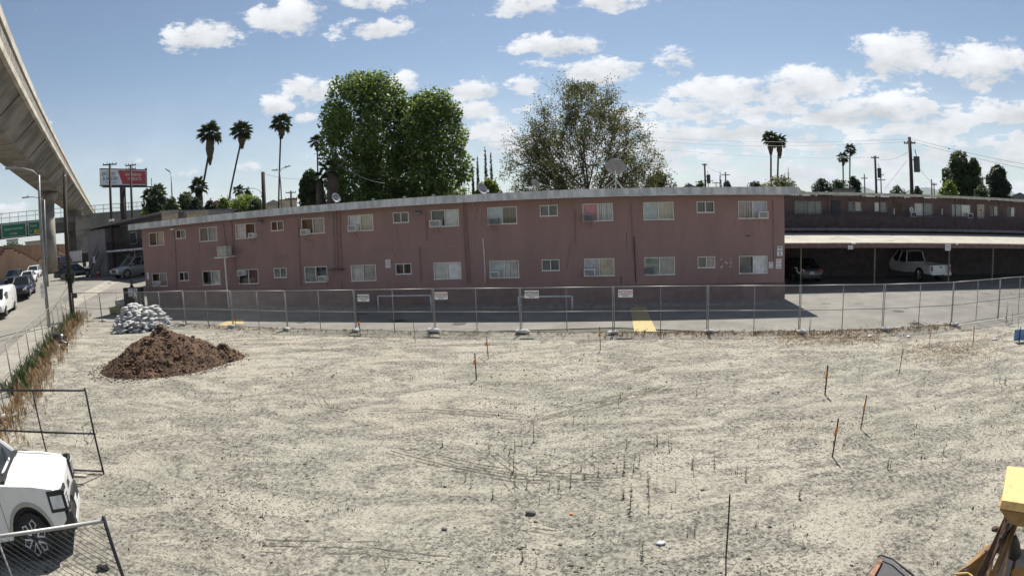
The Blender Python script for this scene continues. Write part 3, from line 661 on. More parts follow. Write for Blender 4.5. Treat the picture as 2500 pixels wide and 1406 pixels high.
# ------------------------------------------------------------------ right hand wing behind the carport
TB = 12.6
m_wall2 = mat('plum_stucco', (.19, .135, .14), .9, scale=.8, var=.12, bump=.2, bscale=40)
m_rail = mat('painted_railing', (.075, .055, .06), .7); m_cream = mat('cream_roofing', (.37, .345, .29), .85, scale=.7, var=.09, bump=.1)
b2 = thing('apartment_wing', 'dark plum two storey wing with upper walkway behind the open carport', 'building', ORG, PHI)
def W2(u, v, t): return WL(u, v, t)
holes2 = []
for (u0, u1, v0, v1) in ((1939, 2006, 488, 524), (2071, 2104, 490, 516), (2134, 2165, 491, 517), (2232, 2278, 493, 529), (2323, 2370, 498, 530), (2416, 2437, 503, 527), (2458, 2478, 506, 529)):
    a, zt = W2(u0, v0, TB); b_, _ = W2(u1, v0, TB); _, zb = W2((u0 + u1) / 2, v1, TB); holes2.append((a, b_, min(zb, 4.9), 5.28 if zt < 5 else min(zt, 5.35)))
SE = 62.
xs = sorted({9.2, SE} | {x for h in holes2 for x in h[:2]}); zs = sorted({0, 5.75} | {z for h in holes2 for z in h[2:]}); wb = B()
for i in range(len(xs) - 1):
    for j in range(len(zs) - 1):
        cx, cz = (xs[i] + xs[i + 1]) / 2, (zs[j] + zs[j + 1]) / 2
        if any(h[0] < cx < h[1] and h[2] < cz < h[3] for h in holes2): continue
        wb.add([(xs[i], TB, zs[j]), (xs[i + 1], TB, zs[j]), (xs[i + 1], TB, zs[j + 1]), (xs[i], TB, zs[j + 1])], [(0, 1, 2, 3)])
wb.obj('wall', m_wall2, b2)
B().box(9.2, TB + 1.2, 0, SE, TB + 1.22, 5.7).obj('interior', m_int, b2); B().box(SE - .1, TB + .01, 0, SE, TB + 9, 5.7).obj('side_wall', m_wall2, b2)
SP2 = ['dg c gr p', 'dg d be c', 'wh c gr c', 'wh c gr c', 'gr c wh c', 'dg d ye c', 'dk d gr c']
for i, h in enumerate(holes2): window(b2, *h[:2], h[2], h[3], SP2[i], TB, 100 + i, fr=mat('dull_aluminium', (.30, .29, .27), .5))
ZW = W2(2200, 559, TB - 1.4)[1]      # walkway level
B().box(9.3, TB - 1.4, ZW - .18, SE, TB - .01, ZW).obj('walkway', mat('walkway_grey', (.17, .16, .165), .8), b2)
B().box(9.3, TB - 1.45, ZW - .14, SE, TB - 1.402, ZW + .03).obj('walkway_edge', mat('walkway_edge_grey', (.24, .22, .23), .8), b2)
q = B(); q.box(9.3, TB - 1.38, ZW + .98, SE, TB - 1.34, ZW + 1.02).box(9.3, TB - 1.38, ZW + .1, SE, TB - 1.34, ZW + .13)
q.obj('handrail', m_rail, b2); q = B(); x = 9.4
while x < SE: q.box(x, TB - 1.37, ZW + .13, x + .02, TB - 1.35, ZW + .98); x += .12
q.obj('balusters', m_rail, b2, kind='stuff')
q = B().box(9.3, TB - 1.33, ZW + .02, SE, TB - 1.325, ZW + .9).obj('rail_screen', mat('rail_screen_plum', (.12, .09, .098), .9), b2)
ZR = W2(2200, 478, TB - 1.6)[1]
B().hexa([(9.3, TB - 1.6, ZR), (SE, TB - 1.6, ZR - .06), (SE, TB + 9, ZR + .3), (9.3, TB + 9, ZR + .36), (9.3, TB - 1.6, ZR + .1), (SE, TB - 1.6, ZR + .04), (SE, TB + 9, ZR + .45), (9.3, TB + 9, ZR + .5)]).obj('roof', m_roof, b2)
x = 9.3; q = B()
while x < SE:
    dz = random.uniform(-.01, .01) - .06 * (x - 9.3) / 52; L_ = 4.6; q.box(x, TB - 1.64, ZR - .05 + dz, x + L_ - .015, TB - 1.602, ZR + .15 + dz); x += L_
q.obj('fascia', mat('cream_fascia', (.50, .47, .41), .7, var=.1), b2)
for u in (2021, 2147, 2254, 2332, 2439):
    s_, _ = W2(u, 500, TB - 1.36); B().box(s_ - .035, TB - 1.39, ZW, s_ + .035, TB - 1.33, ZR).obj('walkway_post', m_rail, b2)
for u0, u1, mt_, nm in ((2030, 2052, mat('dark_door', (.05, .06, .07), .6), 'dark door'), (2181, 2202, mat('brown_door', (.13, .09, .07), .7), 'brown door'), (2385, 2402, mat('cream_door', (.58, .54, .44), .6), 'cream door')):
    a, _ = W2(u0, 520, TB); c, _ = W2(u1, 520, TB); d_ = B().box(a, TB - .06, ZW, c, TB - .005, ZW + 2.05).obj('door', mt_, b2); d_['label'] = nm
    B().tube([(c - .1, TB - .07, ZW + 1), (c - .1, TB - .11, ZW + 1)], .03, 8).obj('handle', m_alu, d_)
    if nm == 'cream door': B().box((a + c) / 2 - .08, TB - .075, ZW + 1.5, (a + c) / 2 + .08, TB - .061, ZW + 1.65).obj('door_window', m_dark, d_)
for (u, v, lb) in ((2231, 524, 'white air conditioner on the upper walkway wall beside a curtained window'), (2369, 527, 'white air conditioner on the upper walkway wall left of the cream door')):
    s_, z_ = W2(u, v, TB - .3); t = thing('air_conditioner', lb, 'air conditioner', BL(s_, TB - .0, z_), PHI)
    B().box(-.28, -.35, -.2, .28, -.01, .2).obj('housing', m_acw, t, bevel=.01); B().box(-.2, -.357, -.13, .2, -.351, .13).obj('grille', m_grl, t)
s_, z_ = W2(2228, 512, TB - .3); t = thing('wall_fan', 'round white fan cover above the walkway air conditioner', 'fan', BL(s_, TB - .02, z_), PHI)
B().tube([(0, -.1, 0), (0, -.02, 0)], .2, 14).obj('cover', m_acw, t); B().tube([(0, -.12, 0), (0, -.105, 0)], .06, 8).obj('hub', m_grl, t)
for (u, v) in ((2299, 517), (2182, 516)):
    s_, z_ = W2(u, v, TB); t = thing('wall_lamp', 'narrow white lamp on the upper walkway wall near the %s' % ('middle post' if u < 2200 else 'two white curtained windows'), 'lamp', BL(s_, TB - .01, z_), PHI); B().box(-.05, -.08, -.25, .05, -.01, .25).obj('shade', m_lampw, t, bevel=.015); B().box(-.07, -.01, -.06, .07, 0, .06).obj('base', m_acg, t)
s_, z_ = W2(2152, 479, TB - 1.7); t = thing('security_camera', 'white security camera under the roof edge of the plum wing', 'camera', BL(s_, TB - 1.62, z_), PHI)
B().box(-.1, -.3, -.08, .1, -.05, .05).obj('body', m_lampw, t, bevel=.02); B().box(-.03, -.06, -.03, .03, 0, .12).obj('mount', m_lampw, t)

# carport
TF = 4.4; ZF = 2.72; ZBK = 3.08; TBK = 10.6
cpt = thing('carport', 'long open carport with a cream roof and thin posts in front of the plum wing', 'carport', ORG, PHI)
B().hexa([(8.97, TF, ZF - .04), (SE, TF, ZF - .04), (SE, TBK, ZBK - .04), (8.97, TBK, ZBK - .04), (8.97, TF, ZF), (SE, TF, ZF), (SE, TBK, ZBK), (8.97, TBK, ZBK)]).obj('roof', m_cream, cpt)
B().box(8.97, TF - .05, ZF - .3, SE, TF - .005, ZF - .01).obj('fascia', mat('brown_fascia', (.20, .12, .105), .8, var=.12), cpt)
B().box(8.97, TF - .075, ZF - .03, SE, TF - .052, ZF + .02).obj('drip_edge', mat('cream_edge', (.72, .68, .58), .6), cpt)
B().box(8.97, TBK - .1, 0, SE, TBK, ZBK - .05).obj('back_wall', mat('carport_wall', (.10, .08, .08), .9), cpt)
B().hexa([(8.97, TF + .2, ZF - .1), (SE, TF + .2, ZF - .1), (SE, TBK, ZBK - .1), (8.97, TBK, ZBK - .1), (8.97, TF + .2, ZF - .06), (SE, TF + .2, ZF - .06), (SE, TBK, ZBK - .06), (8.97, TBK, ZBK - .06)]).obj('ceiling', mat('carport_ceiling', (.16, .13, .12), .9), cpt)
m_cpost = mat('carport_post_tan', (.33, .28, .21), .7)
for u in (1955, 2135, 2316, 2423, 2560):
    p = Z(u, 692 if u < 2300 else 690); s_ = p.dot(DV); s_ = WL(u, 650, 6.1)[0]
    B().box(s_ - .045, 6.05, 0, s_ + .045, 6.15, ZF - .12).obj('post', m_cpost, cpt); B().box(s_ - .2, 6.03, ZF - .12, s_ + .2, 6.17, ZF - .03).obj('post_cap', m_cpost, cpt)
B().box(8.97, 6.04, ZF - .30, SE, 6.16, ZF - .125).obj('beam', mat('brown_beam', (.14, .09, .08), .8), cpt)
sb = B()
for i in range(40):
    x, y, L_ = random.uniform(9.5, 40), random.uniform(TF + .4, TBK - .8), random.uniform(.05, .5); zz = ZF + (ZBK - ZF) * (y - TF) / (TBK - TF)
    sb.add([(x, y, zz + .004), (x + L_, y + .1 * L_, zz + .01), (x + L_ * .8, y + .1, zz + .012), (x + L_ * .2, y + .12, zz + .012)], [(0, 1, 2, 3)])
sb.obj('roof_debris', mat('leaf_litter', (.09, .08, .06), .95), cpt, kind='stuff')
def cp_sign(u, v, w, h, label, lines):
    s_, z_ = WL(u, v, TF - .1); t = thing('carport_sign', label, 'sign', BL(s_, TF - .056, z_), PHI); B().box(-w / 2, -.02, -h / 2, w / 2, 0, h / 2).obj('panel', m_sw, t)
    for i, (tx, sz, mt_) in enumerate(lines): lettering(tx, sz, mt_, t, (0, -.024, h / 2 - (i + .5) * h / len(lines)), bold=True)
cp_sign(2077, 604, .34, .24, 'small white sign hanging under the carport roof edge, left of the white pickup', [('NO', .08, m_ink), ('PARKING', .06, m_ink)])
cp_sign(2315, 603, .46, .46, 'larger white notice hanging under the carport roof edge above the white pickup', [('PRIVATE', .085, m_pink), ('PARKING', .08, m_ink), ('TOW AWAY', .07, m_pink)])
s_, z_ = WL(2081, 594, TF); t = thing('floodlight', 'white floodlight on the carport roof edge above the small sign', 'light', BL(s_, TF - .06, z_), PHI); B().box(-.14, -.2, -.05, .14, -.03, .05).obj('lamp_head', m_lampw, t, bevel=.02); B().box(-.05, -.03, -.03, .05, 0, .03).obj('base', m_alu, t)
s_, z_ = WL(2334, 596, TF); t = thing('floodlight', 'tiny white lamp on the carport roof edge right of the larger notice', 'light', BL(s_, TF - .06, z_), PHI); B().box(-.06, -.12, -.05, .06, -.02, .05).obj('lamp_head', m_lampw, t, bevel=.02); B().box(-.04, -.02, -.02, .04, 0, .02).obj('base', m_alu, t)
s_, z_ = WL(1950, 665, 6.0)
t = thing('hose_hook', 'bent pale hook and tap fixed to the first carport post', 'hook', BL(s_, 6.0, 0), PHI)
B().tube([(-.28, 0, 1.1), (-.16, 0, 1.12), (-.1, 0, .85), (0.05, 0, .75)], .03, 6).obj('arm', m_alu, t); B().tube([(.05, 0, .75), (.2, 0, 1.0), (.33, 0, .95), (.36, 0, .78)], .03, 6).obj('hook', m_alu, t)

# ------------------------------------------------------------------ chain link fence panels
m_galv = mat('galvanised_tube', (.34, .34, .33), .5, .4, var=.08); m_wire = mat('fence_wire', (.19, .19, .19), .5, .3); m_wired = mat('rusty_wire', (.12, .11, .10), .7); m_galvd = mat('weathered_tube', (.26, .25, .23), .6, .4)
PW, PH = 3.62, 1.80
def chain_mesh(w, h, r=.0029, pitch=.057):
    q = B(); z0 = .06; hh = h - .1; dz = hh; n = int((w + dz) / (pitch * 1.41)) + 1
    for sgn in (1, -1):
        for i in range(n + 1):
            x0 = -dz + i * pitch * 1.414; x1 = x0 + dz; za, zb = 0., dz
            if x0 < 0: za = -x0; x0 = 0
            if x1 > w: zb = dz - (x1 - w); x1 = w
            if x1 - x0 < .02: continue
            if sgn < 0: x0, x1 = w - x0, w - x1
            y = .004 * sgn
            for (ax, az_) in ((0, r), (r, -r)): pass
            q.add([(x0, y - r, za + z0), (x0 + r, y + r, za + z0 - r), (x0 - r, y + r, za + z0 + r), (x1, y - r, zb + z0), (x1 + r, y + r, zb + z0 - r), (x1 - r, y + r, zb + z0 + r)], [(0, 1, 4, 3), (1, 2, 5, 4), (2, 0, 3, 5)])
    return q
ME_CH = chain_mesh(PW, PH).mesh('chain_link_mesh', m_wire); ME_CHD = chain_mesh(PW, PH, .0010, .07).mesh('chain_link_mesh', m_wired)
r_ = .018
def fence_parts(tubemat):
    return dict(top_rail=B().tube([(0, 0, PH), (PW, 0, PH)], r_, 8).mesh('top_rail', tubemat, True), middle_rail=B().tube([(0, 0, .86), (PW, 0, .86)], .017, 6).mesh('middle_rail', tubemat, True),
                bottom_rail=B().tube([(0, 0, .06), (PW, 0, .06)], r_, 8).mesh('bottom_rail', tubemat, True), post=B().tube([(0, 0, .0), (0, 0, PH + .02)], r_, 8).mesh('post', tubemat, True),
                middle_post=B().tube([(PW / 2, 0, .06), (PW / 2, 0, PH)], .017, 6).mesh('middle_post', tubemat, True))
FPM = fence_parts(m_galv); FPD = fence_parts(m_galvd)
def fence_panel(p0, p1, label, group='chain link panels of the site fence', parts=FPM, lean=0., chain=ME_CH):
    d = p1 - p0; rz = math.atan2(d.y, d.x); L_ = math.hypot(d.x, d.y); t = thing('chain_link_fence', label, 'fence panel', p0, rz, group); t.scale = (L_ / PW, 1, 1); t.rotation_euler = (lean, 0, rz)
    for n_ in ('top_rail', 'middle_rail', 'bottom_rail', 'middle_post'): ob(n_, parts[n_], t)
    ob('post', parts['post'], t, loc=(.03, 0, 0)); ob('post', parts['post'], t, loc=(PW - .03, 0, 0)); ob('chain_link_mesh', chain, t, kind='stuff'); return t
NAMES = ['beside the sandbag heap', 'behind the sandbag heap and dirt pile top', 'behind the yellow painted line', 'just left of the first signed panel', 'carrying the leftmost white sign', 'carrying the red lettered sign',
         'right of centre by the white barrier rail', 'in front of the yellow painted patch', 'over the corner of the building shadow', 'first one in front of the sunny open paving', 'in front of the drain grate, right part']
for i in range(len(FP) - 1):
    fence_panel(FP[i], FP[i + 1], 'galvanised chain link panel ' + ('%s' % NAMES[i] if i < len(NAMES) else 'at the right'), lean=random.uniform(-.012, .012))
# right end runs off the picture
FR = [FP[-1], Z(2403.5 + 95, 768)]; d = (FR[1] - FR[0]); d.z = 0; FR[1] = FR[0] + d.normalized() * 3.62; FR.append(FR[1] + d.normalized() * 3.62)
fence_panel(FR[0], FR[1], 'galvanised chain link panel turning away at the right edge with a tall weed'); fence_panel(FR[1], FR[2], 'last chain link panel leaving the picture at the right edge')
# short side fence towards the street corner and the fence along the street
SF = [FP[0], Vector((-25.3, 28.9, 0)), Vector((-28.6, 30.4, 0))]
sp = [FP[0] + Vector((-.1, .05, 0))]; a = Z(207, 786); d = a - sp[0]; d.z = 0; d.normalize(); sp.append(sp[0] + d * 3.62); sp.append(sp[1] + d * 3.3)
fence_panel(sp[1], sp[0], 'weathered chain link panel left of the sandbag heap', parts=FPD, chain=ME_CHD); fence_panel(sp[2], sp[1], 'weathered chain link panel beside the wooden pole at the street corner', parts=FPD, chain=ME_CHD)
cor = sp[2] + Vector((-.15, -.1, 0)); tops = [(161, 720.5), (146, 729), (128, 742), (76.4, 767), (45.3, 797.3), (13.3, 836.4)]
near = Z(13.3, 836.4, PH); near.z = 0; d = near - cor; Ls = d.length; n_ = max(1, round(Ls / 3.62)); SFP = [cor.lerp(near, i / n_) for i in range(n_ + 1)]; dd = d.normalized() * 3.62
SFP += [SFP[-1] + dd, SFP[-1] + dd * 2]
LB = ['nearest the wooden pole', 'second from the wooden pole', 'behind the grey street lamp foot', 'just in front of the street lamp', 'beside the black rubbish bags', 'beside the tall dry grass', 'with an orange tag on its foot', 'nearest the left edge of the picture', 'leaving the picture at left']
for i in range(len(SFP) - 1): fence_panel(SFP[i + 1], SFP[i], 'street side chain link panel ' + LB[min(i, 8)], parts=FPD, group='chain link panels along the street', chain=ME_CHD)
# swing gate panels in the foreground
mgd = mat('black_tube', (.035, .035, .04), .4, .3)
def gate(p_post, dirv, label, L_=PW, lean=0., dark=True, wm=None):
    rz = math.atan2(dirv.y, dirv.x); t = thing('site_gate', label, 'gate', p_post, rz); t.rotation_euler = (lean, 0, rz); mt_ = mgd if dark else m_galv; r = .022
    B().tube([(0, 0, 0), (0, 0, PH + .05)], r, 10).obj('post', mgd, t, True); B().tube([(L_, 0, 0), (L_, 0, PH)], r, 10).obj('post', mt_, t, True)
    B().tube([(0, 0, PH), (L_, 0, PH)], r, 10).obj('top_rail', mt_, t, True); B().tube([(0, 0, .08), (L_, 0, .08)], r, 10).obj('bottom_rail', mt_, t, True)
    if wm is None: B().tube([(0, 0, .9), (L_, 0, .9)], r, 10).obj('middle_rail', mt_, t, True)
    B().tube([(L_ * .4 if wm is None else L_ * .36, 0, .08), (L_ * .4 if wm is None else L_ * .36, 0, PH)], .013 if wm else r * .8, 8).obj('middle_post', mt_, t, True)
    return t
ga = gate(Vector((-8.42, 8.68, 0)), Vector((-.98, -.17, 0)), 'dark tube gate panel standing behind the white pickup truck', PW)
q = B().tube([(.05, .03, .95 + .0), (.22, .1, .78), (.25, .02, 1.05), (.05, -.08, 1.15), (-.1, .03, .95), (.1, .08, .7), (.3, .1, .82)], .008, 5).obj('tie_wire', mgd, ga)
B().box(.35, .12, 0.01, 1.0, .22, .05).obj('wooden_block', mat('grey_wood', (.42, .39, .33), .9), ga)
p = Z(255, 1270, PH); q_ = Z(0, 1308, PH); gd = (q_ - p); gd.z = 0
gb_ = gate(Vector((p.x, p.y, 0)), gd.normalized(), 'near chain link gate panel in the lower left corner in front of the truck wheel', PW, dark=False, wm=1)
ob('chain_link_mesh', chain_mesh(PW, PH, .0030, .06).mesh('chain_link_mesh', m_wire), gb_, kind='stuff')

# fence signs
def fsign(i, f, z, label, w=.56, h=.30, ink=m_ink):
    p = FP[i].lerp(FP[i + 1], f); d = FP[i + 1] - FP[i]; rz = math.atan2(d.y, d.x); nn = Vector((math.sin(rz), -math.cos(rz), 0)) * .03
    t = thing('fence_sign', label, 'sign', p + nn + Vector((0, 0, z)), rz, 'company signs wired to the fence'); B().box(-w / 2, -.008, -h / 2, w / 2, 0, h / 2).obj('panel', m_sw, t)
    lettering('NATIONAL', .115, ink, t, (0, -.011, h * .2), bold=True); lettering('CONSTRUCTION', .06, m_ink, t, (0, -.011, -h * .1), bold=True); lettering('RENTALS', .055, m_ink, t, (0, -.011, -h * .34), bold=True)
fsign(4, .13, 1.46, 'white company sign with black letters, leftmost on the main fence'); fsign(5, .10, 1.52, 'white company sign with red letters on the centre left fence panel', ink=m_red)
fsign(6, .13, 1.55, 'white company sign with black letters just right of the picture centre'); fsign(7, .13, 1.55, 'white company sign with faded red letters, rightmost on the main fence', ink=m_pink)
# panel feet and sandbags
def bag_mesh(seed, w=.52, d=.32, h=.15):
    rnd = random.Random(seed); n, m_ = 12, 8; vs = []; fs = []
    for j in range(m_ + 1):
        ph = -PI / 2 + PI * j / m_
        for i in range(n):
            th = 2 * PI * i / n; c = math.cos(ph); x = math.copysign(abs(math.cos(th)) ** .55, math.cos(th)) * c ** .5 if c > 0 else 0; y = math.copysign(abs(math.sin(th)) ** .6, math.sin(th)) * c ** .5 if c > 0 else 0
            k = 1 + rnd.uniform(-.09, .09); vs.append((x * w / 2 * k, y * d / 2 * k, math.sin(ph) * h / 2 * (1 + .25 * math.cos(th * 2 + seed)) * k + h / 2))
    for j in range(m_):
        for i in range(n): fs.append((j * n + i, j * n + (i + 1) % n, (j + 1) * n + (i + 1) % n, (j + 1) * n + i))
    b_ = B().add(vs, fs); b_.box(w * .44, -.07, h * .35, w * .60, .07, h * .5); return b_
m_bag = mat('sandbag_white', (.56, .56, .55), .8, var=.08, scale=6, bump=.5, bscale=18); m_bag2 = mat('sandbag_grey', (.36, .36, .36), .85, var=.12, scale=5, bump=.5, bscale=18)
BAGS = [bag_mesh(i).mesh('sandbag', m_bag, True) for i in range(5)] + [bag_mesh(i + 9).mesh('sandbag', m_bag2, True) for i in range(3)]
def loose_bag(p, rz, label, k=0, s=1., cat='sandbag', group=None):
    o = ob('sandbag', BAGS[k], loc=p, rot=(0, 0, rz)); o.scale = (s,) * 3; return tag(o, label, cat, group)
for i in range(1, len(FP)):
    p = FP[i]; d = (FP[i] - FP[i - 1]).normalized(); nn = Vector((d.y, -d.x, 0)); t = thing('fence_stand', 'tube stand under the joint ' + (NAMES[i] if i < len(NAMES) else 'at the right end'), 'fence foot', p, math.atan2(d.y, d.x), 'tube feet of the fence')
    B().tube([(-.06, .5, .03), (-.06, -.55, .03)], .018, 6).tube([(.06, .5, .03), (.06, -.55, .03)], .018, 6).obj('rail', m_galvd, t); B().tube([(-.1, 0, .04), (.1, 0, .04)], .018, 6).obj('crossbar', m_galvd, t)
    loose_bag(p + nn * random.uniform(.18, .3) + Vector((random.uniform(-.08, .08), 0, .05)), random.uniform(-.4, .4) + PHI, 'white sandbag on the joint ' + (NAMES[i] if i < len(NAMES) else 'at the far right'), i % 5, 1.05 if i in (5, 6) else .8)
loose_bag(Z(208 + 43, 785) + Vector((0, 0, 0)), .4, 'white sandbag at the foot of the side fence left of the heap', 2, .9)
for i, (u, v, s) in enumerate(((99, 858, .8), (75, 897, .95), (44, 950, .95), (10, 1024, 1.0))):
    loose_bag(Z(u, v), .8, 'white sandbag on the street fence foot ' + ('beside the rubbish bags', 'in the dry grass', 'just behind the dark gate panel', 'seen through the dark gate panel')[i], i, s)

# ------------------------------------------------------------------ heap of sandbags
def heap_h(x, y):
    a = 1.38 * max(0, 1 - math.hypot((x + 20.05) / 1.12, (y - 25.5) / 1.5) ** 1.8) if True else 0
    b_ = 1.15 * max(0, 1 - math.hypot((x + 19.05) / 1.1, (y - 25.7) / 1.45) ** 2)
    return max(a, b_)
lab = 'white sandbag in the big heap behind the dirt pile'; cnt = 0
rnd = random.Random(3)
for lz in np.arange(0, 1.32, .105):
    y = 23.6
    while y < 28:
        x = -21.8 + rnd.uniform(0, .3)
        while x < -17:
            h = heap_h(x, y)
            if h > lz and (h - lz < .42 or lz > 1.1) and cnt < 290 and y < 26.6:
                low = rnd.random() < (.35 if lz < .5 else .1); o = ob('sandbag', BAGS[5 + rnd.randrange(3)] if low else BAGS[rnd.randrange(5)], loc=(x + rnd.uniform(-.08, .08), y + rnd.uniform(-.08, .08), lz + rnd.uniform(-.02, .03)), rot=(rnd.uniform(-.25, .25), rnd.uniform(-.25, .25), rnd.uniform(-.7, .7) + (1.4 if rnd.random() < .3 else 0)))
                o.scale = (.74,) * 3; tag(o, ('dull grey sandbag low in the big heap behind the dirt pile' if low else lab), 'sandbag', 'dull sandbags in the heap' if low else 'white sandbags in the heap'); cnt += 1
            x += .36
        y += .25
print('bags', cnt)

# ------------------------------------------------------------------ dirt pile
m_soil = mat('brown_soil', (.125, .072, .041), .95, scale=2.2, col2=(.055, .032, .019), ramp=(.35, .65), bump=.9, bscale=14)
m_soil2 = mat('orange_soil_clod', (.27, .150, .08), .95, scale=3, col2=(.075, .042, .025), bump=.6, bscale=12)
CXP, CYP = -12.85, 17.95
def pile_h(X, Y):
    dx = (X - CXP) * .93 + (Y - CYP) * .36; dy = -(X - CXP) * .36 + (Y - CYP) * .93
    r = np.hypot(dx / np.where(dx > 0, 2.75, 2.65), dy / 2.15); h = 1.48 * np.clip(1 - r, 0, 1) ** .92
    h2 = .62 * np.clip(1 - np.hypot((dx - 2.3) / .8, (dy - .05) / .8), 0, 1) ** .7
    return np.maximum(h, h2)
n = 260; gx, gy = np.meshgrid(np.linspace(CXP - 3.6, CXP + 3.6, n), np.linspace(CYP - 3, CYP + 3, n)); h = pile_h(gx, gy)
lump = (fbm(gx * 2.2, gy * 2.2, 5, 3) - .5) * .42 + (fbm(gx * 7, gy * 7, 3, 9) - .5) * .2
hz = np.where(h > 0, h + lump * np.clip(h * 3, 0, 1) , -.05); hz = np.where(h > 0, np.maximum(hz, -.03), -.06) + .0
V = np.stack([gx.ravel(), gy.ravel(), hz.ravel()], 1); idx = np.arange(n * n).reshape(n, n); ok = (h > 0)
F = np.stack([idx[:-1, :-1], idx[:-1, 1:], idx[1:, 1:], idx[1:, :-1]], -1).reshape(-1, 4); keep = (ok[:-1, :-1] | ok[1:, 1:] | ok[:-1, 1:] | ok[1:, :-1]).ravel()
pile = ob('dirt_pile', arr_mesh('dirt_pile', V, F[keep], m_soil, False)); tag(pile, 'large cone of loose brown soil dumped on the lot in front of the sandbags', 'dirt pile')
def rocks(name, pts, sizes, mt, seed=0, parent=None, kind='stuff', flat=.7):
    r = np.random.default_rng(seed); base = np.array([(1, 0, 0), (0, 1, 0), (-1, 0, 0), (0, -1, 0), (0, 0, 1), (0, 0, -.6)], float); fc = np.array([(0, 1, 4), (1, 2, 4), (2, 3, 4), (3, 0, 4), (1, 0, 5), (2, 1, 5), (3, 2, 5), (0, 3, 5)])
    n_ = len(pts); v = base[None] * (1 + r.uniform(-.35, .35, (n_, 6, 1))); a = r.uniform(0, 2 * PI, n_); c, s_ = np.cos(a), np.sin(a)
    v = np.stack([v[..., 0] * c[:, None] - v[..., 1] * s_[:, None], v[..., 0] * s_[:, None] + v[..., 1] * c[:, None], v[..., 2] * flat], -1)
    v = v * np.asarray(sizes)[:, None, None] + np.asarray(pts)[:, None, :]; F = (fc[None] + (np.arange(n_) * 6)[:, None, None]).reshape(-1, 3)
    return ob(name, arr_mesh(name, v.reshape(-1, 3), F, mt), parent, kind)
r = np.random.default_rng(4); N_ = 5200; a = r.uniform(-3.4, 3.4, (N_, 2)) * (1, .85); px, py = CXP + a[:, 0], CYP + a[:, 1]; hh = pile_h(px, py); kp = (hh > 0)
zz = hh + ((fbm(px * 2.2, py * 2.2, 5, 3) - .5) * .42 + (fbm(px * 7, py * 7, 3, 9) - .5) * .2) * np.clip(hh * 3, 0, 1); kk = kp & (r.random(N_) < 1)
rocks('clods', np.stack([px, py, np.maximum(zz, .01)], 1)[kk], r.uniform(.015, .055, kk.sum()) * (1 + (r.random(kk.sum()) < .06) * 1.3), m_soil, 1, pile)
kb_ = kk & (r.random(N_) < .022); rocks('soil_chunks', np.stack([px, py, np.maximum(zz, .01)], 1)[kb_], r.uniform(.07, .15, kb_.sum()), m_soil, 6, pile)
k3 = kk & (fbm(px * .9, py * .9, 3, 8) > .5) & (r.random(N_) < .5); rocks('orange_clods', np.stack([px, py, np.maximum(zz, .01)], 1)[k3], r.uniform(.02, .07, k3.sum()), m_soil2, 2, pile)
th = r.uniform(0, 2 * PI, 420); rr = 1 + np.abs(r.normal(0, .10, 420)); ex = CXP + np.cos(th) * 2.75 * rr * .93 - np.sin(th) * 2.15 * rr * .36; ey = CYP + np.cos(th) * 2.75 * rr * .36 + np.sin(th) * 2.15 * rr * .93
rocks('spilled_clods', np.stack([ex, ey, np.full(420, .03)], 1), r.uniform(.012, .05, 420), m_soil, 3, pile)

# ------------------------------------------------------------------ loose stones on the lot
r = np.random.default_rng(21); NS = 60000; D = 3.2 + 24 * r.random(NS) ** 1.25; A = np.radians(r.uniform(-56, 56, NS)); sx_, sy_ = D * np.sin(A), D * np.cos(A)
pt = fbm(sx_ * .45, sy_ * .6, 4, 31); kp = (r.random(NS) < np.clip((pt - .34) * 4.5, .10, 1)) & (sy_ < 23.0 - .17 * sx_) & (sx_ * .8 + sy_ * .6 > -5.0)
kp &= ~(pile_h(sx_, sy_) > 0); q2 = np.stack([sx_, sy_, np.array([lot_h(a, b) if False else .03 for a, b in zip(sx_, sy_)])], 1)[kp]
q2[:, 2] = .02 + .05 * (fbm(q2[:, 0] * .35, q2[:, 1] * .35, 3, 5) - .45) * np.clip((24 - q2[:, 1]) / 4, 0, 1)
mst = mat('field_stone', (.17, .16, .135), .9, scale=9, col2=(.035, .033, .028), ramp=(.45, .62)); sz = r.uniform(.007, .020, len(q2)) * (1 + (r.random(len(q2)) < .04) * 1.2)
tag(rocks('loose_stones', q2, sz, mst, 5, flat=.55), 'loose stones scattered over the dusty lot', 'stones')
print('stones', len(q2))
# ------------------------------------------------------------------ vegetation
LF = dict(ficus=leaf_mat('ficus_leaves', (.030, .062, .018), (.18, .27, .06), .45), sparse=leaf_mat('sparse_tree_leaves', (.028, .036, .012), (.14, .155, .045), .4), palm=leaf_mat('palm_green', (.018, .032, .012), (.06, .085, .025), .2),
          skirt=leaf_mat('palm_dead', (.045, .032, .02), (.13, .095, .06), .1), cyp=leaf_mat('cypress_leaves', (.010, .020, .010), (.025, .045, .02), .1), bright=leaf_mat('bright_leaves', (.07, .12, .015), (.20, .27, .05), .4),
          mid=leaf_mat('mid_leaves', (.025, .050, .015), (.08, .12, .035), .3), dark=leaf_mat('dark_leaves', (.015, .028, .013), (.04, .06, .025), .25))
m_bark = mat('bark', (.10, .075, .055), .95, scale=4, bump=.5); m_ptrunk = mat('palm_trunk', (.085, .065, .05), .95, scale=6, bump=.4)
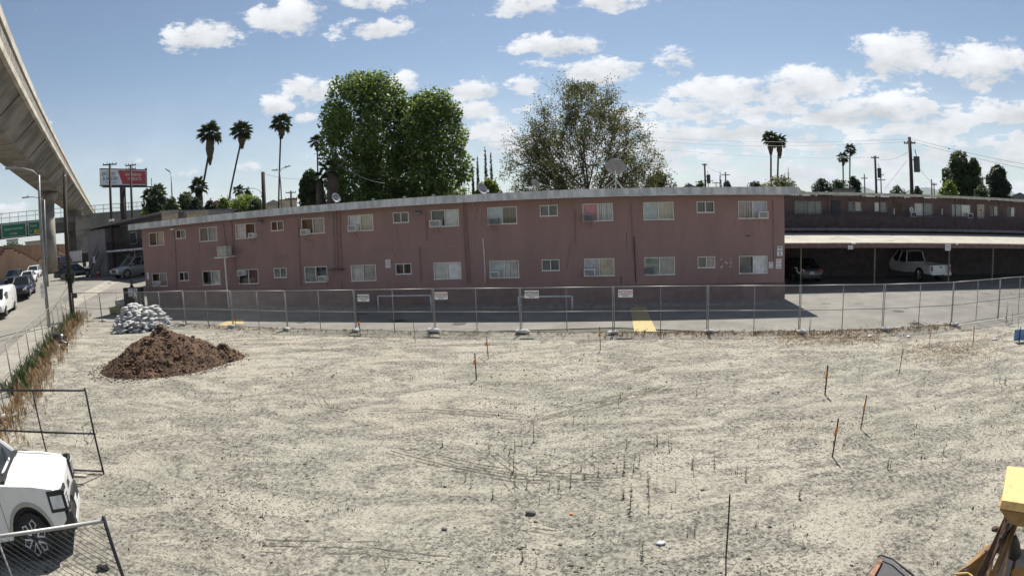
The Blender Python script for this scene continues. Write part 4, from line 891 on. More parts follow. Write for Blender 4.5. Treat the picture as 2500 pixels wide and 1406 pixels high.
def leaves(name, C, Rr, n, size, mt, parent, seed=0, squash=1., shell=.55, droop=0.):
    """n leaves spread through the outer part of ellipsoidal lobes (C centres, Rr radii)"""
    r = np.random.default_rng(seed); C = np.asarray(C, float); Rr = np.asarray(Rr, float); 
    if Rr.ndim == 1: Rr = np.repeat(Rr[:, None], 3, 1)
    w = (Rr.prod(1)) ** .67; k = r.choice(len(C), n, p=w / w.sum()); d = r.normal(size=(n, 3)); d /= np.linalg.norm(d, axis=1)[:, None]
    rad = shell + (1 - shell) * r.random(n) ** .6; rad *= 1 + .12 * r.normal(size=n) * (r.random(n) < .3)
    p = C[k] + d * Rr[k] * rad[:, None]; nrm = d * .5 + r.normal(size=(n, 3)) * .6 + np.array([0, 0, .35]); nrm /= np.linalg.norm(nrm, axis=1)[:, None]
    t = np.cross(nrm, r.normal(size=(n, 3))); t /= np.linalg.norm(t, axis=1)[:, None]; b = np.cross(nrm, t); s = (size * r.uniform(.6, 1.35, n))[:, None]
    V = np.stack([p - t * s * .5, p + b * s * .3 - nrm * s * .06, p + t * s * .5 - np.array([0, 0, droop]) * s, p - b * s * .3 - nrm * s * .06], 1).reshape(-1, 3)
    F = np.arange(n * 4).reshape(n, 4); return ob(name, arr_mesh(name, V, F, mt), parent, 'stuff')
def limb_tree(q, p, d, L_, r, depth, rnd, tips, spread=.5, up=.2):
    e = p + d * L_; mid = p + d * L_ * .5 + Vector([rnd.uniform(-1, 1) * L_ * .05 for _ in range(3)]); q.tube([p, mid, e], [r, r * .85, r * .65], 5 if depth < 2 else 3, cap=False); tips.append((e, d, depth))
    if depth <= 0: return
    for i in range(rnd.choice((2, 3, 3))):
        nd = (d + Vector([rnd.uniform(-1, 1) * spread for _ in range(3)]) + Vector((0, 0, up))).normalized(); limb_tree(q, p.lerp(e, rnd.uniform(.6, 1)), nd, L_ * rnd.uniform(.62, .85), r * .6, depth - 1, rnd, tips, spread, up)
def ztree(u0, u1, vt, D, vb=None): # base position and size from picture columns
    c = P((u0 + u1) / 2, vt, D); w = D * (u1 - u0) / FPX; return Vector((c.x, c.y, T(c.x, c.y) - .1)), w, c.z
def dense_tree(u0, u1, vt, D, label, n=26000, lf='ficus', size=.26, seed=0, topw=.8, name='tree', trunk_h=.18, nl=70, lump=.16, group=None, low=.12, slab=True):
    base, w, top = ztree(u0, u1, vt, D); low = max(low, 1 - 1.5 * w / (top - base.z)) if nl < 50 else low; rnd = random.Random(seed); h = top - base.z; t = thing(name, label, 'tree', base, 0, group); C = []; Rr = []
    for i in range(nl):
        f = low + (1 - low) * (i + .5) / nl; prof = min(1, (f / .25) ** .5 if f < .25 else 1) * (1 - (1 - topw) * f) * min(1, ((1 - f) / .16) ** .5 if f > .84 else 1)
        prof = 1 if f < .8 and slab else prof; a = rnd.uniform(0, 2 * PI); rr = w / 2 * prof; lr = max(w * lump * rnd.uniform(.6, 1.15), .35); k = max(0, rr - lr * .8) * (1 if rnd.random() < .75 else rnd.random()); C.append((math.cos(a) * k, math.sin(a) * k, min(f * h, h - lr * .9))); Rr.append((lr, lr, lr * rnd.uniform(.9, 1.5)))
    if lf == 'ficus':
        for fx, fz_ in ((-.30, 0), (-.14, .015), (.03, .0), (.17, -.01), (.33, -.05)): C.append((fx * w, rnd.uniform(-.1, .1) * w, h * (1 + fz_) - w * .13)); Rr.append((w * .085, w * .085, w * .15))
    C += [(0, 0, h * .5), (-w * .15, 0, h * .6), (w * .15, 0, h * .6)]; Rr += [(w * .32, w * .3, h * .38)] * 3; leaves('crown', C, Rr, n, size, LF[lf], t, seed)
    q = B(); q.tube([(0, 0, 0), (.1, .05, h * .3), (0, 0, h * .6)], [w * .035 + .12, w * .03 + .08, .1], 8)
    for i in range(6): a = rnd.uniform(0, 6.28); q.tube([(0, 0, h * rnd.uniform(.15, .45)), (math.cos(a) * w * .3, math.sin(a) * w * .3, h * rnd.uniform(.5, .8))], [.12, .04], 5)
    q.obj('trunk', m_bark, t); return t
dense_tree(776, 1012, 184, 47, 'tallest dense green ficus tree, the left of the big pair behind the long building', 42000, size=.27, seed=1, topw=.92, nl=95)
dense_tree(940, 1148, 230, 46, 'slightly lower dense green ficus, the right of the big pair', 34000, size=.27, seed=2, topw=.86, nl=85)

def sparse_tree(u0, u1, vt, D, label, seed, nleaf=20000):
    base, w, top = ztree(u0, u1, vt, D); h = top - base.z; t = thing('tree', label, 'tree', base); rnd = random.Random(seed); q = B(); tips = []
    q.tube([(0, 0, 0), (.1, 0, h * .18), (0, 0, h * .3)], [.42, .36, .3], 8, cap=False)
    for i in range(13):
        a = i / 13 * 2 * PI * 1.618 * 3; el = R(rnd.uniform(22, 78)); d = Vector((math.cos(a) * math.cos(el), math.sin(a) * math.cos(el), math.sin(el)))
        limb_tree(q, Vector((0, 0, h * rnd.uniform(.12, .34))), d, h * (.22 if el < R(50) else .26), .15, 5, rnd, tips, .55, .0)
    tp = np.array([tuple(e) for e, d, k in tips if k <= 3]); r = np.random.default_rng(seed); kz = h / np.percentile(tp[:, 2], 99.6); kr = w / 2 / np.percentile(np.hypot(tp[:, 0], tp[:, 1]), 97)
    q.v = [(x * kr, y * kr, z * kz) for x, y, z in q.v]; tp = tp * np.array([kr, kr, kz]); q.obj('trunk', m_bark, t)
    rad = np.hypot(tp[:, 0], tp[:, 1]); f = tp[:, 2] / h; tp = tp[f > .1]
    rad = np.hypot(tp[:, 0], tp[:, 1]); wt = 1 / (1 + (rad / (w * .5)) ** 2); wt /= wt.sum()
    k = r.choice(len(tp), nleaf, p=wt); p = tp[k] + r.normal(size=(nleaf, 3)) * .24
    nc = 950; fz = r.uniform(.14, 1.0, nc) ** 1.15; lim = np.where(fz < .4, .80 + .5 * fz, np.clip((1.02 - fz) / .62, 0, 1) ** .46) * w / 2; lim *= 1 + .16 * np.sin(fz * 19 + np.round(r.uniform(0, 5, nc))) + r.normal(size=nc) * .13; aa = r.uniform(0, 2 * PI, nc); rr = lim * np.sqrt(r.uniform(.10, 1, nc)); cc = np.stack([rr * np.cos(aa), rr * np.sin(aa), fz * h], 1)
    xr = cc[:, 0] / w; bad = ((xr > -.20) & (xr < -.10) & (fz > .80)) | ((xr < -.30) & (fz > .80)) | ((xr < -.40) & (fz > .66)) | ((xr > .24) & (fz > .90)) | ((xr > .08) & (xr < .14) & (fz > .93)); cc[bad, 2] *= r.uniform(.35, .8, bad.sum())
    tw = B(); 
    for c in cc: c = Vector(c); e_ = Vector((c.x * .75, c.y * .75, c.z - h * .05)); tw.tube([e_, e_.lerp(c, .5) + Vector((0, 0, -.05)), c * 1.01], [.022, .014, .007], 3, cap=False)
    tw.obj('twigs', m_bark, t, kind='stuff'); half = int(nleaf * .72); k2 = r.integers(0, nc, half); p[:half] = cc[k2] + r.normal(size=(half, 3)) * np.array([.26, .26, .2])
    nrm_ = 0; nrm = r.normal(size=(nleaf, 3)); nrm /= np.linalg.norm(nrm, axis=1)[:, None]; tt = np.cross(nrm, r.normal(size=(nleaf, 3))); tt /= np.linalg.norm(tt, axis=1)[:, None]; b = np.cross(nrm, tt); s = (.17 * r.uniform(.6, 1.3, nleaf))[:, None]
    V = np.stack([p - tt * s * .5, p + b * s * .28, p + tt * s * .5, p - b * s * .28], 1).reshape(-1, 3); ob('crown', arr_mesh('crown', V, np.arange(nleaf * 4).reshape(-1, 4), LF['sparse']), t, 'stuff'); return t, h, w
sparse_tree(1215, 1622, 212, 50, 'broad open tree with small dull leaves and bare twigs behind the roof dishes', 8, 64000)

def frond_mesh(L_=1.2, dead=False, seed=0):
    rnd = random.Random(seed); q = B(); pet = L_ * .45; dr = -.35 if not dead else -.2; q.tube([(0, 0, 0), (pet * .5, 0, .05 * L_), (pet, 0, 0)], .018 * L_ + .006, 3)
    n = 15
    for i in range(n):
        a = R(-78 + 156 * i / (n - 1)) * (.55 if dead else 1); fl = L_ * .6 * (1 - .25 * abs(math.sin(a))) * rnd.uniform(.85, 1.1); c, s = math.cos(a), math.sin(a); w = .045 * L_
        q.add([(pet, 0, 0), (pet + c * fl * .5 - s * w, s * fl * .5 + c * w, .03), (pet + c * fl, s * fl, dr * fl * rnd.uniform(.6, 1.5)), (pet + c * fl * .5 + s * w, s * fl * .5 - c * w, .03)], [(0, 1, 2), (0, 2, 3)])
    return q
ME_FR = [frond_mesh(1.35, False, i).mesh('frond', LF['palm']) for i in range(3)]; ME_FD = [frond_mesh(1.25, True, i + 5).mesh('dead_frond', LF['skirt']) for i in range(2)]
def palm(pts, D, label, size=1., skirt=1., nf=26, group='fan palms', tr=.16, base_r=None, seed=0):
    """pts: picture points from crown centre down the trunk"""
    W_ = [P(u, v, D) for u, v in pts]; base = W_[-1].copy(); base.z = min(base.z, T(base.x, base.y)) ; base.z = T(base.x, base.y); t = thing('palm_tree', label, 'palm tree', base, 0, group); rnd = random.Random(seed)
    loc = [w - base for w in W_]; 
    if loc[-1].z > .05: loc.append(Vector((loc[-1].x, loc[-1].y, 0)))
    B().tube(loc[::-1], [base_r or tr * 1.25] + [tr] * (len(loc) - 1), 8).obj('trunk', m_ptrunk, t, True); c = loc[0]
    for i in range(nf):
        f = i / nf; el = R(85 - 125 * f ** .85); a = i * 2.399 + rnd.uniform(-.2, .2); o = ob('frond', ME_FR[i % 3], t, loc=c, rot=(rnd.uniform(-.3, .3), -el, a)); o.scale = (size * rnd.uniform(.85, 1.1),) * 3
    for i in range(int(16 * skirt)):
        f = i / max(1, 16 * skirt); a = i * 2.399; o = ob('dead_frond', ME_FD[i % 2], t, loc=c - Vector((0, 0, size * (.15 + 1.5 * skirt * f))), rot=(rnd.uniform(-.2, .2), R(rnd.uniform(62, 84)), a)); o.scale = (size * .85 * (1 - .35 * f),) * 3
    if skirt > .3: B().tube([c, c - Vector((0, 0, size * 1.1 * skirt)), c - Vector((0, 0, size * 2.3 * skirt))], [.3 * size, .45 * size, tr], 9).obj('skirt', LF['skirt'], t)
    return t
palm([(512, 328), (510, 375), (500, 430), (492, 470), (489, 520)], 85, 'leaning fan palm with long dead skirt, leftmost of the three tall palms', 1.5, 1.3, 30, seed=1)
palm([(590, 322), (585, 362), (566, 450), (550, 535)], 85, 'thin leaning fan palm in the middle of the three tall palms', 1.35, .8, 28, tr=.14, seed=2)
palm([(687, 303), (685, 340), (682, 430), (680, 515)], 85, 'straight fan palm rightmost of the three tall palms', 1.3, .7, 26, tr=.13, seed=3)
palm([(773, 348), (775, 380), (776, 430)], 100, 'distant fan palm just left of the big ficus pair', 1.15, .4, 22, tr=.14, seed=4)
palm([(486, 458), (485, 490), (485, 530)], 78, 'squat fan palm with thick brown skirt below the leaning palm', 1.1, 1.2, 24, tr=.5, base_r=.6, seed=5)
palm([(1880, 340), (1882, 370), (1882, 445)], 120, 'tall palm, left of the two touching palms over the right roof', 1.45, 1.0, 26, tr=.2, seed=6)
palm([(1902, 348), (1900, 380), (1898, 445)], 122, 'tall palm, right of the two touching palms over the right roof', 1.45, 1.0, 26, tr=.2, seed=7)
palm([(2058, 386), (2058, 400), (2059, 460)], 150, 'shorter of the two slender palms far right of centre', 1.35, .5, 22, tr=.18, seed=8)
palm([(2076, 366), (2075, 385), (2074, 465)], 150, 'taller of the two slender palms far right of centre', 1.35, .3, 22, tr=.18, seed=9)
palm([(808, 418), (812, 440), (815, 500)], 42, 'old palm with broad shaggy brown trunk against the ficus', .75, 1.5, 14, tr=.42, seed=10)
palm([(780, 440), (782, 470), (786, 505)], 43, 'short shaggy palm stub left of the old brown palm', .6, 1.3, 10, tr=.3, seed=11)
palm([(385, 475), (384, 500), (384, 530)], 85, 'bushy low palm near the billboard, right side', 1.2, .3, 28, tr=.4, seed=12)
palm([(366, 480), (367, 500), (368, 530)], 86, 'bushy low palm near the billboard, left side', 1.0, .2, 22, tr=.3, seed=13)
palm([(583, 468), (583, 490), (584, 525)], 95, 'small palm rising from the shrubs between the tall palms and lamp', .0001 + .9, .3, 18, tr=.2, seed=14)
for i, (u0, u1, vt, D, lf, lb, n, nm) in enumerate([
    (330, 408, 494, 80, 'bright', 'bright yellow green bush at the left end of the long roof', 9000, 'bush'), (345, 415, 457, 80, 'dark', 'dark shrub below the low palms by the billboard', 6300, 'bush'),
    (392, 448, 487, 70, 'mid', 'mid green bush behind the roof, right of the bright bush', 5400, 'bush'), (420, 490, 473, 75, 'mid', 'loose green tree around the tall lamp post', 6300, 'tree'), (446, 509, 487, 68, 'dark', 'dark green bush in front of the squat palm', 5400, 'bush'),
    (487, 543, 493, 70, 'dark', 'dark bush between the squat palm and the leaning palm trunk', 5400, 'bush'), (521, 568, 485, 72, 'bright', 'yellow green bush at the foot of the middle palm', 5400, 'bush'),
    (529, 658, 479, 75, 'bright', 'wide yellow green hedge left of the thick pole', 10800, 'bush'), (586, 623, 465, 80, 'mid', 'small round tree top above the wide hedge', 2700, 'tree'), (591, 654, 487, 66, 'mid', 'green bush just left of the thick pole', 5400, 'bush'),
    (722, 790, 415, 55, 'mid', 'mid green tree left of the old brown palm', 9000, 'tree'), (800, 850, 440, 50, 'mid', 'green tree filling behind the old brown palm', 5000, 'tree'),
    (1150, 1235, 438, 48, 'bright', 'bright green bush between the ficus pair and the open tree', 4500, 'bush'), (1560, 1662, 420, 62, 'sparse', 'low dull olive tree at the right foot of the open tree', 7000, 'tree'),
    (1693, 1727, 441, 110, 'mid', 'small green bush beside the thin utility pole', 1680, 'bush'), (1815, 1870, 443, 100, 'dark', 'low dark hedge left of the two touching palms', 3080, 'bush'),
    (1839, 1971, 435, 95, 'sparse', 'wide olive green tree at the foot of the two touching palms', 8400, 'tree'), (1974, 2040, 437, 110, 'dark', 'dark low tree left of the slender palm pair', 4200, 'tree'),
    (2014, 2080, 439, 112, 'mid', 'low green tree under the slender palm pair', 4200, 'tree'), (2055, 2109, 433, 108, 'dark', 'dark tree right of the slender palm pair', 4200, 'tree'), (2165, 2219, 455, 105, 'mid', 'small bush left of the big transformer pole', 2520, 'bush'),
    (2222, 2258, 457, 105, 'mid', 'small bush right of the big transformer pole', 2100, 'bush'), (2285, 2345, 442, 70, 'bright', 'light green bush at the foot of the tall right tree', 4200, 'bush'), (2298, 2378, 373, 85, 'mid', 'tall rounded tree, largest at the right end', 12600, 'tree'),
    (2347, 2404, 389, 85, 'mid', 'tall narrow tree joined to the largest right tree', 7699, 'tree'), (2397, 2472, 407, 88, 'dark', 'dark rounded tree near the right edge', 11200, 'tree'), (2365, 2425, 452, 70, 'mid', 'low shrub between the two right trees', 3500, 'bush'),
    (0, 60, 596, 190, 'mid', 'low green shrubbery under the freeway bridge at left', 3000, 'bush'), (1757, 1793, 443, 115, 'dark', 'small conifer shaped bush near the cypress', 1680, 'bush'), (1661, 1703, 449, 120, 'mid', 'low bush by the far gabled roof', 1260, 'bush')]):
    dense_tree(u0, u1, vt, D, lb, n, lf, .17 + D * .0025, 40 + i, .75, nm, nl=26, lump=.17, low=.25)
def cypress(u, vt, wpx, D, label, seed):
    base, w, top = ztree(u - wpx / 2, u + wpx / 2, vt, D); h = top - base.z; t = thing('cypress_tree', label, 'tree', base, 0, 'narrow cypress trees'); C = []; Rr = []
    for i in range(14): f = (i + .5) / 14; rr = w / 2 * min(1, f * 5) * (1 - f ** 2.2) + .08; C.append((0, 0, f * h)); Rr.append((rr, rr, h / 14))
    leaves('crown', C, Rr, 3200, .16, LF['cyp'], t, seed, shell=.3); B().tube([(0, 0, 0), (0, 0, h * .9)], [.14, .03], 6).obj('trunk', m_bark, t)
for i, (u, vt, w, D, lb) in enumerate([(1165, 386, 11, 60, 'short narrow cypress, left of three beside the ficus'), (1184, 364, 13, 60, 'tallest narrow cypress, middle of three beside the ficus'), (1198, 378, 12, 61, 'narrow cypress, right of three beside the ficus'), (1153, 405, 9, 58, 'thin dark cypress touching the ficus edge'),
                                 (1758, 421, 15, 95, 'dark blunt cypress between two thin utility poles'), (1916, 424, 7, 110, 'left spire of the small cypress clump by the touching palms'), (1924, 412, 8, 110, 'right spire of the small cypress clump by the touching palms'), (555, 478, 4, 140, 'tiny far cypress left above the pale houses'), (563, 475, 4, 140, 'tiny far cypress right above the pale houses')]): cypress(u, vt, w, D, lb, 90 + i)

# ------------------------------------------------------------------ utility poles, lamps, wires
m_pole = mat('dark_wood_pole', (.055, .040, .032), .9, scale=5); m_steel = mat('lamp_steel', (.26, .26, .25), .5, .3); m_wirek = mat('black_wire', (.03, .03, .03), .6)
def upole(u, vt, D, label, r=.15, arms=(), trans=False, ub=None, ang=0.):
    top = P(u, vt, D); base = Vector((top.x, top.y, T(top.x, top.y) - .1)); t = thing('utility_pole', label, 'utility pole', base, math.atan2(-top.x, top.y) * 1. + ang, 'utility poles'); h = top.z - base.z
    B().tube([(0, 0, 0), (0, 0, h)], [r * 1.2, r * .85], 8).obj('pole', m_pole, t, True)
    for (dz, w) in arms:
        B().box(-w / 2, -.07, h - dz - .06, w / 2, .07, h - dz + .06).obj('crossarm', m_pole, t)
        q = B()
        for x in (-w * .46, -w * .2, w * .2, w * .46): q.tube([(x, 0, h - dz + .06), (x, 0, h - dz + .22)], .045, 5)
        pieces(q, 'insulator', m_pole, t)
    if trans:
        B().tube([(r + .42, 0, h - 3.4), (r + .42, 0, h - 1.9)], .34, 10).obj('transformer', mat('transformer_dark', (.06, .062, .065), .5), t); B().tube([(r + .42, 0, h - 1.9), (r + .3, 0, h - 1.2)], .04, 5).obj('bushing', m_pole, t); B().tube([(.05, 0, h - 2.2), (r + .42, 0, h - 2.2)], .05, 5).obj('bracket', m_pole, t)
    return t
upole(268, 399, 68, 'thin pole with one wide crossarm in front of the billboard', .16, [(.15, 1.65)]); upole(319, 402, 70, 'thin pole with two crossarms crossing the red half of the billboard', .15, [(.1, 1.3), (.55, 1.2)])
upole(642, 420, 50, 'thick plain dark pole behind the roof with a lamp arm', .19); upole(1720, 400, 100, 'dark pole with small transformer left of the blunt cypress', .17, [(.2, .9)], True); upole(1771, 420, 110, 'thin pole with crossarm right of the blunt cypress', .14, [(.6, 1.6)])
upole(2136, 381, 95, 'pole with transformer in front of the far hills', .2, [(.3, 1.3)], True); upole(2220, 335, 60, 'tallest pole on the right with a big transformer and stay wires', .2, [(.6, 1.2)], True); upole(2110, 425, 110, 'thin pole left of the transformer pole by the hills', .12, [(.8, 1.2)])
upole(2150, 424, 115, 'thin pole right of the transformer pole by the hills', .13, [(.3, 1.2), (1.2, 1.8)]); upole(2274, 438, 80, 'short thin pole right of the tallest pole', .10); upole(2280, 446, 90, 'faint short pole with crossarm right of the tallest pole', .09, [(.3, .9)])
upole(2399, 432, 80, 'thin pole with crossarm between the two right trees', .11, [(.2, 1.2)]); upole(710, 466, 90, 'short pole with two crossarms left of the mid green tree', .16, [(.3, 1.6), (1.2, 1.9)]); upole(1729, 440, 130, 'far low pole with crossarm near the dark pole', .1, [(.2, 2.2)]); upole(1748, 445, 130, 'very small far pole left of the blunt cypress', .1, [(.2, 1.8)])
upole(2003 + 0, 445, 120, 'tiny far post above the right roof', .08); upole(1839, 442, 95, 'tiny thin post left of the olive tree', .08)
# foreground wooden pole at the street corner
b0 = G(179, 779); tp_ = P(158, 420, math.hypot(b0.x, b0.y) * .985); t = thing('utility_pole', 'tall dark wooden pole at the street corner with a leafy vine clump', 'utility pole', b0)
lo = tp_ - b0; B().tube([(0, 0, 0), lo], [.17, .13], 10).obj('pole', m_pole, t, True)
B().tube([lo * .97 + Vector((-.1, 0, 0)), lo * .97 + Vector((.15, -.1, .05))], .06, 8).obj('cap', m_lampw, t); c = lo * .93
for dx in (-.16, .16): B().tube([c + Vector((dx, 0, -.3)), c + Vector((dx, 0, .05))], .035, 6).obj('bracket', m_galv, t)
k_ = P(170, 680, math.hypot(b0.x, b0.y) - .2) - b0; B().tube([k_ + Vector((-.35, -.12, -.35)), k_ + Vector((-.4, -.12, .35))], .02, 6).obj('sign_edge', m_galv, t)
vine = [k_ + Vector((math.cos(i * 1.1) * .22, math.sin(i * 1.1) * .2, math.sin(i * 2.3) * .25)) for i in range(9)]; leaves('vine', [tuple(v) for v in vine], [.25] * 9, 1500, .09, LF['dark'], t, 5, shell=.1)
q = B()
for x in (-.15, .15): q.tube([Vector((x * .4, .18, 0)), lo * .55 + Vector((x * .4, .18, 0))], .012, 4)
q.obj('ground_wire', m_wirek, t)
def street_lamp(pts, D, armpts, label, r=.09, two=None, mt_=m_steel):
    W_ = [P(u, v, D) for u, v in pts]; base = W_[-1].copy(); base.z = T(base.x, base.y); t = thing('street_lamp', label, 'street lamp', base, 0, 'street lamps'); loc = [w - base for w in W_]; loc[-1] = Vector((loc[-1].x, loc[-1].y, 0)) if loc[-1].z < 1 else loc[-1]
    if loc[-1].z > .1: loc.append(Vector((loc[-1].x, loc[-1].y, 0)))
    B().tube(loc, [r * .75] + [r] * (len(loc) - 2) + [r * 1.25], 10).obj('pole', mt_, t, True)
    for ap in ([armpts] + ([two] if two else [])):
        A = [P(u, v, D) - base for u, v in ap]; B().tube(A, r * .45, 7).obj('arm', mt_, t, True); e = A[-1]; dv_ = (A[-1] - A[-2]).normalized(); M_ = Matrix.Translation(e + dv_ * .25) @ dv_.to_track_quat('X', 'Z').to_matrix().to_4x4()
        B().box(-.38, -.13, -.05, .38, .13, .07, M=M_).obj('lamp_head', m_acg, t, bevel=.03); B().tube([e + Vector((0, 0, .06)), e + Vector((0, 0, .2))], .05, 6).obj('photocell', m_acg, t)
bl = G(121, 803); Dl = math.hypot(bl.x, bl.y)
street_lamp([(95, 428), (98, 520), (106, 640), (121, 803)], Dl, [(95, 432), (80, 418), (58, 412), (36, 412)], 'tall grey street lamp in front of the concrete flyover column', .10)
t = thing('parking_sign', 'small pink and white parking sign strapped to the near street lamp', 'sign', P(104, 710, Dl - .15), R(35)); B().box(-.14, -.015, -.42, .14, 0, .42).obj('panel', m_sw, t); lettering('NO', .14, m_pink, t, (0, -.02, .22), bold=True); lettering('STOP', .10, m_pink, t, (0, -.02, -.1), bold=True)
street_lamp([(108, 488), (112, 600), (116, 690)], 62, [(108, 490), (95, 483), (80, 481), (68, 482)], 'second street lamp, farther along the street, arm to the left', .1)
street_lamp([(418, 425), (420, 480), (424, 535)], 75, [(418, 427), (416, 421), (413, 419)], 'thin lamp pole with a short arm behind the roof left of the tall palms', .09)
street_lamp([(642, 480), (642, 500), (643, 520)], 50, [(642, 478), (632, 464), (620, 460), (606, 461)], 'lamp arm reaching left from beside the thick plain pole', .06)
street_lamp([(683, 418), (686, 460), (688, 512)], 70, [(684, 420), (688, 412), (697, 409)], 'lamp pole with arms to both sides beside the straight palm', .08, two=[(684, 422), (680, 416), (676, 416)])
# overhead wires
def wire(a, b_, D0, D1, label, sag=.6, r=.02):
    p, q_ = P(*a, D0), P(*b_, D1); pts = [p.lerp(q_, i / 14) - Vector((0, 0, sag * 4 * (i / 14) * (1 - i / 14))) for i in range(15)]; o = B().tube(pts, r, 3).obj('overhead_wire', m_wirek); tag(o, label, 'wire', 'overhead wires')
for i, (a, b_, D0, D1, sg, lb) in enumerate([((1560, 333), (2218, 340), 75, 60, .8, 'long wire running left from the tallest pole to behind the open tree'), ((1560, 342), (2218, 346), 76, 60, .9, 'second long wire running left from the tallest pole'), ((2222, 338), (2620, 420), 60, 55, .4, 'wire sloping right from the tallest pole'),
                             ((2222, 345), (2620, 432), 60, 55, .4, 'lower wire sloping right from the tallest pole'), ((2214, 392), (2160, 462), 59, 56, .0, 'stay wire slanting left from the tallest pole'), ((2228, 392), (2276, 450), 59, 70, .0, 'stay wire slanting right from the tallest pole'),
                             ((1130, 340), (1262, 345), 90, 90, .3, 'wire crossing the gap between ficus and open tree'), ((645, 425), (760, 437), 50, 60, .2, 'thin wire from the thick plain pole to the right'), ((820, 398), (940, 448), 38, 40, .25, 'pale drooping cable in front of the ficus'),
                             ((1600, 362), (2134, 384), 110, 95, 1.0, 'faint wire to the transformer pole by the hills'), ((2140, 386), (2216, 372), 95, 60, .5, 'wire between the two transformer poles'), ((1722, 404), (1768, 424), 100, 110, .3, 'short wire between the two poles by the blunt cypress')]): wire(a, b_, D0, D1, lb, sg, .012 + D0 * .00006)

# ------------------------------------------------------------------ hills and far houses
m_hill = mat('dry_hills', (.13, .14, .10), .95, col2=(.08, .10, .07), scale=.003)
A = []
for i in range(90):
    az = R(18 + 50 * i / 89); D = 7600; e = .030 + .016 * fbm(np.array([i * .16]), np.array([3.]), 4, 2)[0] + .006 * math.sin(i * .5); e *= 1 if az > R(26) else .72; A.append((az, D, D * e))
V = []; F = []
for j, (az, D, h) in enumerate(A):
    for k, f in enumerate((0, .35, .7, 1)): rr = D * (1 - .22 * (1 - f)); V.append((rr * math.sin(az), rr * math.cos(az), h * f ** 1.3 * (1 if f == 1 else .85 + .3 * random.random()) - 1))
for j in range(89):
    for k in range(3): F.append((j * 4 + k, (j + 1) * 4 + k, (j + 1) * 4 + k + 1, j * 4 + k + 1))
ob('hills', arr_mesh('hills', np.array(V), np.array(F), m_hill, True), kind='structure')
m_tile = mat('terracotta_tiles', (.30, .13, .08), .9, scale=6, var=.2); m_stuc = mat('cream_stucco', (.55, .47, .36), .9); m_stuc2 = mat('grey_stucco', (.36, .34, .31), .9); m_shin = mat('grey_shingle', (.17, .17, .17), .95, var=.2, scale=4)
def house(u0, u1, vt, D, label, wallm, roofm, ridge=.5, flat=False, dp=8):
    a = P(u0, vt, D); b_ = P(u1, vt, D); c = (a + b_) / 2; w = (b_ - a).length; top = c.z; base = Vector((c.x, c.y, T(c.x, c.y) - .1)); h = top - base.z; rz = math.atan2((b_ - a).y, (b_ - a).x); t = thing('house', label, 'house', base, rz); e = h if flat else max(h * .68, h - w * .2)
    B().box(-w / 2 * .93, 0, 0, w / 2 * .93, dp, e).obj('wall', wallm, t)
    if flat: B().box(-w / 2, -.3, e, w / 2, dp + .3, e + .25).obj('roof', roofm, t)
    else: B().prism([(-w / 2, e), (0, h), (w / 2, e), (w / 2, e - .15), (-w / 2, e - .15)], -.4, dp + .4, axis='y').obj('roof', roofm, t)
    for x in (-w * .25, w * .2):
        f = B().box(x - .6, -.06, e * .42, x + .6, -.005, e * .8).obj('window', m_alu, t); B().box(x - .52, -.075, e * .42 + .08, x + .52, -.062, e * .8 - .08).obj('pane', CM['dk'], f)
for a_ in [(640, 694, 488, 130, 'cream gabled house right of the thick plain pole', m_stuc, m_stuc2), (680, 726, 489, 140, 'low house with red tiled roof beside the straight palm', m_stuc, m_tile, .5, True, 14), (490, 570, 489, 150, 'pale house with terracotta roof behind the middle palm', m_stuc, m_tile), (540, 610, 488, 180, 'long cream house far behind the hedge', m_stuc, m_stuc2),
           (393, 436, 521, 52, 'small beige flat shed just behind the left roof', m_stuc, m_stuc2, .5, True, 4), (455, 510, 522, 56, 'pale low building peeking over the roof by the leaning palm', m_stuc, m_stuc2, .5, True, 4), (1655, 1712, 450, 110, 'grey gabled roof far right of the open tree', m_stuc2, m_shin), (2030, 2090, 464, 100, 'low grey rooftop above the right wing', m_stuc2, m_shin, .5, True), (2450, 2530, 470, 130, 'far low roof at the right edge', m_stuc2, m_shin),
           (15, 45, 586, 200, 'white building far under the bridge at left', m_sw, m_stuc2, .5, True), (60, 100, 590, 230, 'pale far building left of the flyover column', m_stuc, m_stuc2, .5, True)]: house(*a_)

# ------------------------------------------------------------------ billboard
D = 105; a, b_ = P(246, 420, D - 3), P(357, 410, D + 3); bl_, br_ = P(246, 459, D - 3), P(357, 446, D + 3); cx = (a + b_) / 2; t = thing('billboard', 'red and white billboard on a single post behind two thin poles', 'billboard', Vector((cx.x, cx.y, T(cx.x, cx.y))), math.atan2((b_ - a).y, (b_ - a).x))
w = math.hypot((b_ - a).x, (b_ - a).y); z1 = (a.z + b_.z) / 2 - t.location.z; z0 = (bl_.z + br_.z) / 2 - t.location.z; hb = z1 - z0
B().box(-w / 2, 0, z0, w / 2, .4, z1).obj('panel', mat('board_white', (.80, .82, .84), .6), t); B().prism([(-w * .04, z0 + .15), (w / 2 - .15, z0 + .15), (w / 2 - .15, z1 - .15), (-w * .14, z1 - .15)], -.02, -.004).obj('red_field', mat('board_red', (.45, .05, .06), .6), t)
q = B().box(-w / 2, -.05, z1, w / 2, .45, z1 + .15).box(-w / 2, -.05, z0 - .15, w / 2, .45, z0).box(w / 2, -.05, z0 - .15, w / 2 + .12, .45, z1 + .4); q.obj('frame', m_pole, t)
m_bt = mat('board_text', (.07, .10, .17), .6)
lettering('JACOBY', hb * .34, m_bt, t, (-w * .33, -.03, z1 - hb * .28), sx=.95); lettering('& MEYERS', hb * .34, m_bt, t, (-w * .30, -.03, z1 - hb * .60), sx=.85); lettering('INJURY ATTORNEYS', hb * .10, m_bt, t, (-w * .28, -.03, z1 - hb * .84))
